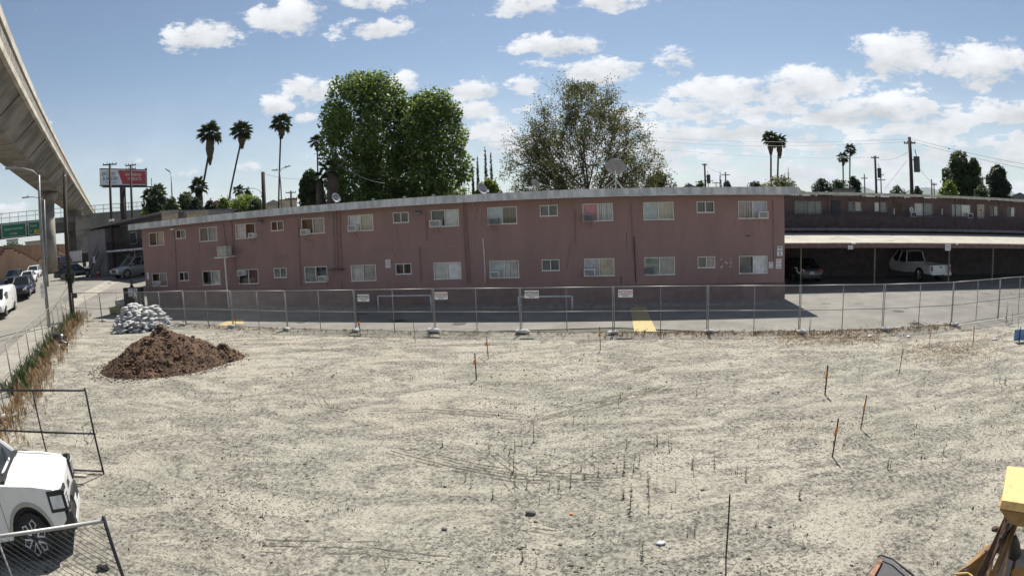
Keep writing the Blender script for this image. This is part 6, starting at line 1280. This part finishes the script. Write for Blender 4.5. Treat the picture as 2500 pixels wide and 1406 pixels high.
# cab
P8 = [(-3.4, -.92, 1.33), (-1.55, -.92, 1.33), (-1.55, .92, 1.33), (-3.4, .92, 1.33), (-3.2, -.74, 1.93), (-2.35, -.74, 1.93), (-2.35, .74, 1.93), (-3.2, .74, 1.93)]
B().hexa(P8).obj('windows', m_cglass, tr); B().box(-3.28, -.78, 1.92, -2.33, .78, 1.99).obj('roof', WH, tr, bevel=.03); q = B()
for a, b_ in ((0, 4), (1, 5), (2, 6), (3, 7)): q.tube([P8[a], P8[b_]], .055, 6)
for s_ in (-1, 1): q.tube([(-2.5, s_ * .93, 1.33), (-2.6, s_ * .76, 1.93)], .05, 5)
q.obj('pillars', WH, tr); B().box(-1.62, -.9, 1.325, -1.42, .9, 1.36).obj('cowl', m_blk_p, tr); q = B()
for y in (-.6, .2): q.tube([(-1.52, y, 1.37), (-1.75, y + .45, 1.50)], .012, 4)
q.obj('wipers', m_blk_p, tr)
B().box(-3.4, -.93, .5, -1.65, .93, 1.325).obj('cabin', WH, tr); B().box(-5.8, -.92, .55, -3.5, .92, .75).obj('cargo_bed', m_blk_p, tr); B().box(-5.6, -.9, .3, -.3, .9, .6).obj('chassis', m_blk_p, tr); B().box(-.95 - .62, -.92, .42, -.45, .92, 1.1).obj('wheel_well', m_blk_p, tr)
def truck_wheel(x, s_):
    r = .42; y = s_ * TW; q = B(); q.tube([(x, y - s_ * .28, r), (x, y, r)], r, 28); wh = q.obj('wheel', m_tyre, tr, True); wh.modifiers.new('e', 'EDGE_SPLIT').split_angle = R(40)
    B().tube([(x, y, r), (x, y + s_ * .006, r)], r * .78, 24).obj('hub_face', m_blk_p, wh); yy = y + s_ * .014
    for i in range(6):
        a = 2 * PI * i / 6 + .3; pt = lambda rr, aa: (x + math.cos(a + aa) * rr * r, yy, r + math.sin(a + aa) * rr * r)
        B().tube([pt(.2, 0), pt(.62, .30), pt(.74, .0), pt(.62, -.30), pt(.2, 0)], .016, 5).obj('spoke', m_plate, wh)
for s_ in (-1, 1):
    for ax in (-1.05, -4.75): truck_wheel(ax, s_)
    B().box(-1.95, s_ * 1.02 - .0 if s_ > 0 else -1.30, 1.20, -1.78, 1.30 if s_ > 0 else -1.02, 1.42).obj('mirror', paint('sky_tinted_chrome', (.45, .5, .6), .7), tr, bevel=.05)  # bluish base colour holds a painted reflection of the sky
    B().box(-1.655, min(s_ * 1.022, s_ * 1.026), .5, -1.645, max(s_ * 1.022, s_ * 1.026), 1.3).obj('door_gap', m_blk_p, tr); q = B()
    n = 16; vs = []
    for k in range(n + 1): a = R(8) + R(164) * k / n; vs += [(-1.05 + .53 * math.cos(a), s_ * (TW + .012), .42 + .53 * math.sin(a)), (-1.05 + .60 * math.cos(a), s_ * (TW + .012), .42 + .60 * math.sin(a))]
    q.add(vs, [(2 * k, 2 * k + 1, 2 * k + 3, 2 * k + 2) for k in range(n)]); q.obj('arch_trim', SV, tr)
TRH = math.atan2(.61, .79); TS = .86
TRH = R(38); tr.rotation_euler = (0, 0, TRH); tr.scale = (.67, .80, 1.0)
nf = Z(118, 1185, 1.15 * TS * .98); off = Matrix.Rotation(TRH, 3, 'Z') @ Vector((-.12 * TS, -.98 * TS, 0)); tr.location = (-7.2, 6.50, 0)

# ------------------------------------------------------------------ yellow machine in the lower right corner
m_my = mat('machine_yellow', (.72, .48, .19), .55, scale=9, col2=(.50, .33, .14), ramp=(.30, .50), bump=.1); m_mo = mat('machine_yellow_shaded', (.36, .20, .07), .6, scale=3, var=.2); m_mg = mat('cylinder_grey', (.20, .21, .22), .4, .4); m_brown = mat('brown_steel', (.12, .065, .04), .85, scale=6, var=.25); m_md = mat('machine_dark', (.03, .03, .035), .6)  # ochre is the yellow steel with its shade put into the colour
mc = thing('loader', 'yellow and brown construction machine, only its corner showing at the lower right', 'loader', (0, 0, 0))
def PZ(u, v, z): return Z(u, v, z)
def plate(pts, th, name, mt_, bevel=.01, dirn=None):
    V_ = [Vector(p) for p in pts]; nrm = (V_[1] - V_[0]).cross(V_[2] - V_[0]).normalized(); q = B(); n = len(V_); q.add([tuple(v) for v in V_] + [tuple(v + (dirn if dirn is not None else nrm * th)) for v in V_], [tuple(range(n)), tuple(range(2 * n - 1, n - 1, -1))] + [(i, (i + 1) % n, n + (i + 1) % n, n + i) for i in range(n)]); return q.obj(name, mt_, mc, bevel=bevel)
e = Vector((.75, .25, 0))
plate([PZ(2459, 1136, 1.9), PZ(2560, 1146, 1.9), PZ(2560, 1238, 1.88), PZ(2446, 1220, 1.88)], 0, 'counterweight', m_my, .012, Vector((0, .0, -.10)))
A_ = PZ(2446, 1220, 1.78); B_ = PZ(2560, 1238, 1.78); AB = B_ - A_; A_ = PZ(2446, 1220, 1.88) + Vector((0, 0, -.101)); B_ = PZ(2560, 1238, 1.88) + Vector((0, 0, -.101)); AB = B_ - A_; away = Vector((-AB.y, AB.x, 0)).normalized() * .3
plate([A_, B_, B_ - Vector((0, 0, .16)), A_ + AB * .45 - Vector((0, 0, .15)), A_ + AB * .25 - Vector((0, 0, .12)), A_ + AB * .1 - Vector((0, 0, .05))], 0, 'counterweight_underside', m_mo, .006, away)
zt, zb = 1.55, .95
plate([PZ(2455, 1252, zt), PZ(2470, 1262, zt), PZ(2400, 1412, zb), PZ(2378, 1412, zb)], 0, 'arm_plate', m_brown, .006, Vector((0, .02, -.12)))  # brown colour carries the shade on this yellow arm
plate([PZ(2478, 1264, zt - .03), PZ(2490, 1268, zt), PZ(2432, 1412, zb), PZ(2412, 1412, zb)], 0, 'arm_plate', m_mo, .006, Vector((0, .02, -.12)))
B().tube([PZ(2474, 1270, zt - .1), PZ(2438, 1350, 1.15)], .055, 12).obj('hydraulic_cylinder', m_mg, mc, True); B().tube([PZ(2465, 1270, zt - .02), PZ(2440, 1335, 1.25)], .018, 8).obj('hose', m_brown, mc, True)
plate([PZ(2462, 1264, zt + .02), PZ(2474, 1267, zt + .02), PZ(2473, 1280, zt - .05), PZ(2461, 1278, zt - .05)], 0, 'cylinder_head', m_mg, .006, Vector((0, .03, -.1)))
plate([PZ(2412, 1328, .9), PZ(2426, 1330, .9), PZ(2420, 1420, .6), PZ(2340, 1420, .6), PZ(2346, 1390, .75), PZ(2370, 1374, .8)], 0, 'side_plate', m_mo, .01, Vector((.05, .1, -.1)))
B().tube([PZ(2330, 1400, .85), PZ(2362, 1398, .85), PZ(2372, 1404, .84), PZ(2373, 1420, .8)], .012, 8).obj('guard_rail', m_my, mc, True)
plate([PZ(2462, 1334, .8), PZ(2560, 1345, .8), PZ(2560, 1440, .5), PZ(2410, 1440, .5)], 0, 'deck', m_md, .01, Vector((0, .1, -.15)))
B().tube([PZ(2478, 1352, .85), PZ(2477, 1330, 1.05), PZ(2476, 1312, 1.2), PZ(2476, 1306, 1.24)], [.085, .07, .04, .03], 14).obj('exhaust_cone', m_md, mc, True)
plate([PZ(2481, 1383, .95), PZ(2560, 1384, .95), PZ(2560, 1406, .85), PZ(2479, 1399, .85)], 0, 'step', m_mo, .008, Vector((0, .05, -.08)))
for i in range(4): plate([PZ(2425 + i * 18, 1350 + i * 3, .83), PZ(2429 + i * 18, 1350 + i * 3, .83), PZ(2416 + i * 18, 1420, .62), PZ(2411 + i * 18, 1420, .62)], 0, 'rib', m_brown, .003, Vector((0, .02, -.05)))
for (u, v, z) in ((2464, 1262, 1.56), (2440, 1312, 1.33), (2404, 1392, 1.0), (2484, 1272, 1.53), (2420, 1395, .98), (2356, 1392, .79), (2405, 1345, .87), (2395, 1385, .76)):
    p = PZ(u, v, z + .01); B().tube([p, p + Vector((0, -.01, .02))], .012, 6).obj('bolt', m_mg, mc)
B().tube([PZ(2400, 1406, 1.0), PZ(2425, 1360, 1.12), PZ(2450, 1320, 1.3), PZ(2470, 1285, 1.46)], .012, 6).obj('hose', m_md, mc, True)
bk = thing('loader_bucket', 'dark open steel bucket with copper coloured lip at the bottom edge', 'bucket', (0, 0, 0)); mc_ = mc; mc = bk
plate([PZ(2148, 1356, .55), PZ(2175, 1364, .55), PZ(2250, 1430, .5), PZ(2095, 1430, .5)], 0, 'inner_wall', m_md, .008, Vector((.03, .05, -.45)))
plate([PZ(2144, 1362, .58), PZ(2156, 1366, .58), PZ(2120, 1430, .55), PZ(2104, 1430, .55)], 0, 'lip', mat('copper_rust', (.33, .17, .10), .8, scale=8, var=.3), .004, Vector((.01, .01, -.06)))
B().tube([PZ(2143, 1358, .6), PZ(2152, 1354, .6), PZ(2178, 1363, .6), PZ(2240, 1412, .58)], .012, 6).obj('rim', m_md, mc, True); mc = mc_

# ------------------------------------------------------------------ survey stakes, weeds, rubbish, small things
m_stk = mat('dark_stake_wood', (.06, .045, .035), .9); m_or = mat('orange_tape', (.85, .25, .04), .6); m_lath = mat('pale_lath', (.40, .33, .22), .9)
def stake(u0, v0, u1, v1, label, r=.014, tape=True, mt_=m_stk):
    b_ = Z(u1, v1, .02); D = math.hypot(b_.x, b_.y); top = P(u0, v0, D); t = thing('survey_stake', label, 'stake', b_, 0, 'survey stakes in the dirt lot'); lo = top - b_; B().tube([(0, 0, -.03), lo], [r, r], 5).obj('stick', mt_, t)
    if tape: q = B(); c = lo * .72; q.add([tuple(c + Vector((.012, -.014, .03))), tuple(c + Vector((-.05, -.02, -.0))), tuple(c + Vector((-.06, -.012, -.14))), tuple(c + Vector((.0, -.016, -.08)))], [(0, 1, 2, 3)]); q.tube([c - Vector((0, 0, .02)), c + Vector((0, 0, .05))], r * 1.5, 6); q.obj('ribbon', m_or, t)
for a_ in [(1159, 862, 1163, 926, 'dark stake right of the big dirt pile, left of a pair near the fence', .018), (1188, 820, 1192, 876, 'stake with red ribbon standing just below the centre sandbag'), (1464, 797, 1466, 854, 'stake with red ribbon in front of the fence near the picture centre'), (2021, 892, 2014, 964, 'dark thick stake on the right side of the lot', .02),
           (2205, 851, 2194, 916, 'thin bare stake furthest right in the open lot', .012, False), (2116, 965, 2101, 1046, 'thin stake with orange ribbon, upper of the near right pair'), (2047, 1021, 2032, 1114, 'stake with yellow orange ribbon, lower of the near right pair', .016),
           (1782, 1207, 1773, 1356, 'nearest tall bare stake at the bottom right of centre', .012, False), (2379, 795, 2376, 838, 'stake with orange and white flag near the right end of the fence'), (2273, 806, 2268, 850, 'pale lath with orange flag under the drain grate', .010, True, m_lath),
           (875, 775, 880, 820, 'dark stake just outside the fence left of the leftmost sign', .02), (1009, 787, 1014, 834, 'yellowish lath in front of the fence', .012, False, m_lath), (447, 775, 449, 798, 'thin red stake behind the dirt pile', .012), (573, 765, 576, 800, 'short stake beside the yellow painted line', .012)]: stake(*a_)
def weed(h, seed):
    rnd = random.Random(seed); q = B()
    for s_ in range(rnd.choice((1, 1, 2, 3))):
        a = rnd.uniform(0, 6.28); l = Vector((math.cos(a) * .12 * s_, math.sin(a) * .12 * s_, 1)); q.tube([(0, 0, 0), l * h * .5, l * h * rnd.uniform(.8, 1)], [.016, .012, .006], 3)
        for k in range(rnd.randint(16, 30)): f = rnd.uniform(.08, 1); p = l * h * f; b_ = rnd.uniform(0, 6.28); d = Vector((math.cos(b_), math.sin(b_), rnd.uniform(.1, .9))).normalized() * rnd.uniform(.06, .13) * (1.2 - f * .6); w = Vector((-d.y, d.x, 0)) * .38; q.add([tuple(p), tuple(p + d * .5 + w), tuple(p + d), tuple(p + d * .5 - w)], [(0, 1, 2, 3)])
    return q
m_weed = leaf_mat('weed_green', (.025, .035, .015), (.07, .085, .03), .2); m_dry = leaf_mat('dry_weed', (.16, .10, .05), (.38, .28, .15), .2)
WM = [weed(1, i).mesh('weed', m_weed) for i in range(7)] + [weed(1, i + 20).mesh('weed', m_dry) for i in range(3)]
rnd = random.Random(12); spots = []
hand = [(503, 1060, .30), (1254, 1150, .42), (1256, 1185, .30), (1137, 1172, .22), (1303, 1075, .42), (1257, 1098, .30), (1233, 1092, .28), (1195, 1105, .22), (1523, 1148, .42), (1539, 1240, .55), (1583, 1200, .45), (1584, 1245, .3), (1365, 1190, .24), (1342, 1190, .22), (1286, 1190, .22), (1460, 1160, .2), (1311, 1155, .18),
        (1605, 1085, .32), (1632, 1085, .26), (1598, 1088, .22), (1530, 1090, .30), (1700, 965, .24), (1820, 1170, .30), (1649, 1195, .26), (2167, 1145, .24), (2173, 1143, .3), (2302, 1108, .24), (2343, 1110, .16), (815, 1000, .22), (825, 998, .2), (640, 1012, .16), (1172, 985, .18), (1160, 992, .12), (1510, 985, .24),
        (1515, 970, .2), (1568, 1355, .34), (1695, 1300, .22), (1678, 1305, .16), (942, 1390, .22), (950, 1375, .16), (1276, 1365, .2), (1310, 1380, .16), (1270, 1400, .14), (238, 860, .1), (1420, 1145, .18), (1393, 1165, .2), (1550, 1120, .22), (1570, 1105, .2)]
for i, (u, v, h) in enumerate(hand): spots.append((Z(u, v, .02), h * .9, 'tall thin weed' if h > .3 else 'small weed'))
for _ in range(62):
    u, v = rnd.gauss(1380, 230), rnd.gauss(1120, 60); 
    if 300 < u < 2300 and 880 < v < 1390: spots.append((Z(u, v, .02), rnd.uniform(.08, .22), 'tiny'))
for i, (p, h, kind) in enumerate(spots):
    o = ob('weed', WM[rnd.randrange(7)], loc=(p.x, p.y, float(lot_h(p.x, p.y)) - .01), rot=(0, 0, rnd.uniform(0, 6))); o.scale = (h * 1.25, h * 1.25, h); tag(o, {'tall thin weed': 'tall thin dark weed standing in the middle of the dirt lot', 'small weed': 'small dark weed standing on the dirt lot', 'tiny': 'tiny weed sprouting among the tyre tracks'}[kind], 'weed', {'tall thin weed': 'tall weeds on the lot', 'small weed': 'small weeds on the lot', 'tiny': 'tiny weeds on the lot'}[kind])
# ground cover stuff: sprouts scattered, dry grass strip along the street fence and along the main fence
def scatter(name, pts, hs, meshes_col, label, cat, seed=0, wdt=.16, blades=5):
    r = np.random.default_rng(seed); n = len(pts); pts = np.asarray(pts); hs = np.asarray(hs); P0 = np.repeat(pts, blades, 0); H = np.repeat(hs, blades) * r.uniform(.5, 1.15, n * blades); a = r.uniform(0, 2 * PI, n * blades); sp_ = H * r.uniform(.1, .7, n * blades); w = H * wdt * .5
    P0 = P0 + np.stack([r.normal(size=n * blades) * .04, r.normal(size=n * blades) * .04, np.zeros(n * blades)], 1); dx = np.stack([np.cos(a), np.sin(a), np.zeros_like(a)], 1); pw = np.stack([-np.sin(a), np.cos(a), np.zeros_like(a)], 1)
    top = P0 + dx * sp_[:, None] + np.array([0, 0, 1]) * H[:, None]; mid = P0 + dx * sp_[:, None] * .35 + np.array([0, 0, 1]) * H[:, None] * .6
    V_ = np.stack([P0, mid + pw * w[:, None], top, mid - pw * w[:, None]], 1).reshape(-1, 3); o = ob(name, arr_mesh(name, V_, np.arange(n * blades * 4).reshape(-1, 4), meshes_col), kind='stuff'); return tag(o, label, cat)
r = np.random.default_rng(77); n = 5000; uu, vv = r.uniform(-22, 22, n), r.uniform(4, 24, n); kp = (fbm(uu * .35, vv * .5, 3, 71) > .47) & (vv < 22.5 - .17 * uu) & (uu * .8 + vv * .6 > -4.6) & ~(pile_h(uu, vv) > 0); pp = np.stack([uu, vv, np.full(n, .02)], 1)[kp]
scatter('sprouts', pp, r.uniform(.02, .07, kp.sum()), m_weed, 'sparse low sprouts scattered across the dirt lot', 'ground cover', 3, .4, 4)
pts = []; hs = []
for _ in range(900): rr_, qq = r.uniform(8, 42), -5.2 + abs(r.normal()) * .6 + .1; p = ST(rr_, qq, .02); pts.append((p.x, p.y, p.z)); hs.append(r.uniform(.10, .5) * (1.3 - min(1, (qq + 5.2) / 2.4)))
scatter('dry_grass', pts, hs, m_dry, 'dry orange brown grass along the street side fence', 'grass', 4, .10, 7)
pts = []; hs = []
for _ in range(260): rr_, qq = r.uniform(20, 40), -5.2 + r.normal() * .25 ; p = ST(rr_, qq, .02); pts.append((p.x, p.y, p.z)); hs.append(r.uniform(.2, .65))
scatter('green_weeds', pts, hs, LF['mid'], 'green weeds growing through the street side fence', 'weeds', 5, .16, 8)
pts = []; hs = []
for _ in range(1700):
    i = r.integers(0, len(FP) - 1); p = FP[i].lerp(FP[i + 1], r.random()); off = abs(r.normal()) * .5; 
    if i < 7 and r.random() < .7: continue
    pts.append((p.x, p.y - off, .02)); hs.append(r.uniform(.03, .14))
scatter('fence_line_litter', pts, hs, m_dry, 'dry weeds and litter along the foot of the main fence', 'ground cover', 6, .3, 5)
pts = []; hs = []
for _ in range(2600): u, v = (r.uniform(1900, 2150), r.normal() * 9 + 826) if r.random() < .45 else (2310 + r.normal() * 70, 855 + r.normal() * 16); p = Z(u, v, .02); pts.append(tuple(p)); hs.append(r.uniform(.015, .05))
scatter('dry_patch', pts, hs, leaf_mat('orange_dry', (.20, .125, .06), (.44, .32, .18), .2), 'orange dry grass patch on the right side of the lot', 'ground cover', 7, .5, 5)
# taller weeds by the wooden pole and at the right end
for i, (u, v, h, k, lb) in enumerate([(190, 782, 1.0, 1, 'tall dark weed beside the wooden pole'), (197, 783, .85, 2, 'second tall dark weed beside the wooden pole'), (2456, 790, .95, 3, 'tallest weed at the right end of the fence'), (2470, 792, .7, 4, 'slender weed right of the tallest one at the fence end'), (1976, 812, .55, 5, 'weed growing at the middle post of the first sunny panel'),
                                      (512, 800, .45, 0, 'leafy weed left of the yellow painted line'), (524, 800, .5, 6, 'leafy weed at the start of the yellow painted line'), (410, 793, .4, 2, 'small weed to the right of the sandbag heap'), (2484, 815, .7, 1, 'dark weed next to the blue tarp'), (2440, 935, .2, 3, 'low green tuft near the right edge of the lot'), (2425, 940, .2, 4, 'second low green tuft near the right edge of the lot'), (2452, 938, .22, 5, 'third low green tuft near the right edge of the lot')]):
    p = Z(u, v, 0.02); o = ob('weed', WM[k], loc=p, rot=(0, 0, i)); o.scale = (h * (1.1 if h > .3 else 2), h * (1.1 if h > .3 else 2), h); tag(o, lb, 'weed')
# rubbish bags
m_bin = mat('black_bag_plastic', (.018, .019, .02), .3, bump=.8, bscale=9); m_white_bag = mat('white_bag_plastic', (.6, .6, .6), .45, bump=.6, bscale=10)
def blob_mesh(seed, sx, sy, sz, name, mt_):
    me = bpy.data.meshes.new(name); bm = bmesh.new(); bmesh.ops.create_icosphere(bm, subdivisions=3, radius=1); rnd = random.Random(seed); off = rnd.uniform(0, 50)
    for v in bm.verts: n_ = fbm(np.array([v.co.x * 1.8 + off]), np.array([v.co.y * 1.8 + v.co.z * 2.3]), 4, seed)[0]; k = .72 + .6 * n_; v.co = Vector((v.co.x * sx * k, v.co.y * sy * k, max(-.05, v.co.z * sz * k + sz * .55)))
    bm.to_mesh(me); bm.free(); me.materials.append(mt_); me.polygons.foreach_set('use_smooth', [True] * len(me.polygons)); return me
for (u, v, s, mt_, lb, nm) in [(143, 843, (.55, .4, .38), m_bin, 'crumpled black plastic sheet bundle beside the street fence', 'rubbish_bag'), (152, 848, (.4, .3, .25), m_bin, 'second black plastic bag, the right one of the pair', 'rubbish_bag'), (137, 853, (.28, .2, .2), m_white_bag, 'white crumpled bag leaning on the black bags', 'rubbish_bag')]:
    p = Z(u, v, .0); o = ob(nm, blob_mesh(int(u), *s, nm, mt_), loc=p); tag(o, lb, 'rubbish bag')
m_stone = mat('grey_rock', (.14, .13, .12), .9, scale=8, bump=.6); 
for (u, v, s, mt_, lb, nm) in [(1295, 1254, .085, m_stone, 'dark flat rock below the crossing tyre tracks', 'rock'), (1614, 1327, .07, m_white_bag, 'white stone lying near the bottom of the lot', 'rock'), (1085, 1292, .045, m_stone, 'small dark rock left of the lower tracks', 'rock'), (1395, 1380, .035, m_stone, 'small dark rock near the bottom centre', 'rock'), (2310, 1228, .03, m_stone, 'small dark stone right of centre near the bottom', 'rock'),
                               (2395, 1281, .03, m_stone, 'small dark stone near the machine', 'rock'), (2123, 822, .10, m_white_bag, 'scrap of white litter below the fence on the right', 'litter'), (2218, 823, .10, m_white_bag, 'white litter scrap near the drain side of the fence', 'litter'), (2428, 830, .10, m_white_bag, 'white litter scrap at the far right of the lot', 'litter'), (1395, 1255, .03, m_or, 'tiny orange scrap on the pale soil', 'litter'), (2430, 1293, .09, m_brown, 'dark crumpled glove beside the machine arm', 'glove')]:
    p = Z(u, v, .02); o = ob(nm, blob_mesh(int(u), s, s * .7, s * .45, nm, mt_), loc=p); tag(o, lb, nm)
for (u, lb) in ((246, 'left of the two small dark concrete blocks beside the near gate'), (259, 'right of the two small dark concrete blocks beside the near gate')):
    p = Z(u, 1391, 0.02); t = thing('concrete_block', lb, 'block', p, .9); q = B().box(-.05, -.03, 0, .05, -.02, .08).box(-.05, .02, 0, .05, .03, .08).box(-.05, -.02, 0, -.04, .02, .08).box(.04, -.02, 0, .05, .02, .08).box(-.005, -.02, 0, .005, .02, .08); q.obj('shell', m_dark, t)
p = Z(2480, 838, 0); t = thing('blue_tarp', 'blue tarp on poles cut by the right edge of the picture', 'tarp', p, PHI); B().box(-.1, 0, .1, 1.6, .04, .5).obj('sheet', mat('tarp_blue', (.14, .26, .52), .5), t); B().tube([(.15, -.03, 0), (.15, -.03, .6)], .02, 6).obj('pole', m_dark, t)
# white pipe barriers by the wall
for (u0, u1, v0, v1, lb) in ((923, 1052, 722, 748, 'white pipe barrier in front of the wall, left one'), (1266, 1397, 724, 747, 'white pipe barrier in front of the wall, right one beside the scribbles')):
    a = Z(u0, 754, 0); s0_, s1_ = WL(u0, 735, -1.5)[0], WL(u1, 735, -1.5)[0]; t = thing('pipe_barrier', lb, 'barrier', BL(s0_, -1.5, -.02), PHI, 'white pipe barriers'); w_ = s1_ - s0_; h_ = WL(u0, v0, -1.5)[1]
    for x in (0, w_): B().tube([(x, 0, 0), (x, 0, h_)], .04, 8).obj('post', m_lampw, t, True)
    B().tube([(0, 0, h_), (w_, 0, h_)], .04, 8).obj('rail', m_lampw, t, True)
# mailbox wall, yellow box, conifer and cone near the left end
c = Z(318, 746, 0); c = P(318, 740, 40.); c = BL(WL(305, 730, -2.2)[0], -2.2, 0); t = thing('notice_wall', 'dark low wall panel with white papers at the end of the long building', 'notice board', c, PHI); hw = WL(305, 703, -2.2)[1]; ww = WL(341, 703, -2.2)[0] - WL(300, 703, -2.2)[0]
B().box(-.1, 0, 0, ww, .25, hw).obj('panel', m_md, t); q = B()
rnd = random.Random(5)
for i in range(9): x = .45 + (i % 5) * .2; z_ = hw - .28 - (i // 5) * .3; q.box(x, -.012, z_, x + .16, -.002, z_ + .24)
pieces(q, 'paper', m_plate, t); B().box(.9, -.02, hw - .7, 1.1, -.013, hw - .05).obj('blue_notice', mat('pale_blue_paper', (.4, .42, .52), .7), t)
c = BL(WL(287, 735, -2.4)[0], -2.6, 0); t = thing('storage_box', 'yellow green box lying beside the dark notice wall', 'box', c, PHI + .2); B().box(-.45, -.25, 0, .5, .25, .38).obj('body', mat('olive_box', (.32, .31, .12), .8), t, bevel=.02); B().box(-.47, -.27, .38, .52, .27, .43).obj('lid', mat('olive_box', (.3, .3, .1), .8), t)
c = BL(SL - .55, -.9, 0); t = thing('conifer_shrub', 'dark cone shaped conifer at the left corner of the long building', 'shrub', c); hc = 2.05
leaves('foliage', [(0, 0, .55 + i * .14) for i in range(11)], [max(.08, .48 * (1 - i / 11.5)) for i in range(11)], 4200, .07, LF['cyp'], t, 6, shell=.4); B().tube([(0, 0, 0), (0, 0, 1.8)], .05, 6).obj('trunk', m_bark, t)
c = BL(SL - .7, -1.7, 0); t = thing('planter', 'white stone planter at the foot of the dark conifer', 'planter', c, PHI + .3); B().box(-.6, -.3, 0, .6, .3, .8).obj('body', mat('white_stone', (.6, .6, .57), .8, var=.3, scale=14, bump=.6), t, bevel=.03)
p = G(240, 675); t = thing('traffic_cone', 'red and white traffic cone in front of the grey building', 'traffic cone', p, 0, None, 1.15); B().box(-.2, -.2, 0, .2, .2, .04).obj('base', m_red, t); B().tube([(0, 0, .04), (0, 0, .75)], [.16, .03], 12).obj('cone', mat('cone_red', (.75, .08, .04), .5), t, True); B().tube([(0, 0, .3), (0, 0, .48)], [.12, .09], 12).obj('reflective_band', m_sw, t, True)
p = P(183 + 5, 723, 40.5); t = thing('wall_sign', 'small brown sign hanging on the fence beside the wooden pole', 'sign', P(182, 722, math.hypot(b0.x, b0.y) + .4), R(30)); B().box(-.2, -.02, -.16, .2, 0, .16).obj('panel', m_brown, t)
# haze over everything
if HAZE:
    hm = bpy.data.materials.new('haze_air'); hm.use_nodes = True; nt = hm.node_tree; nt.nodes.clear(); o_ = nt.nodes.new('ShaderNodeOutputMaterial'); pv_ = nt.nodes.new('ShaderNodeVolumePrincipled')
    pv_.inputs['Color'].default_value = (.74, .88, 1, 1); pv_.inputs['Density'].default_value = HAZE; nt.links.new(pv_.outputs[0], o_.inputs['Volume'])
    B().box(-9500, -9500, -2, 9500, 9500, 520).obj('haze', hm, kind='stuff')
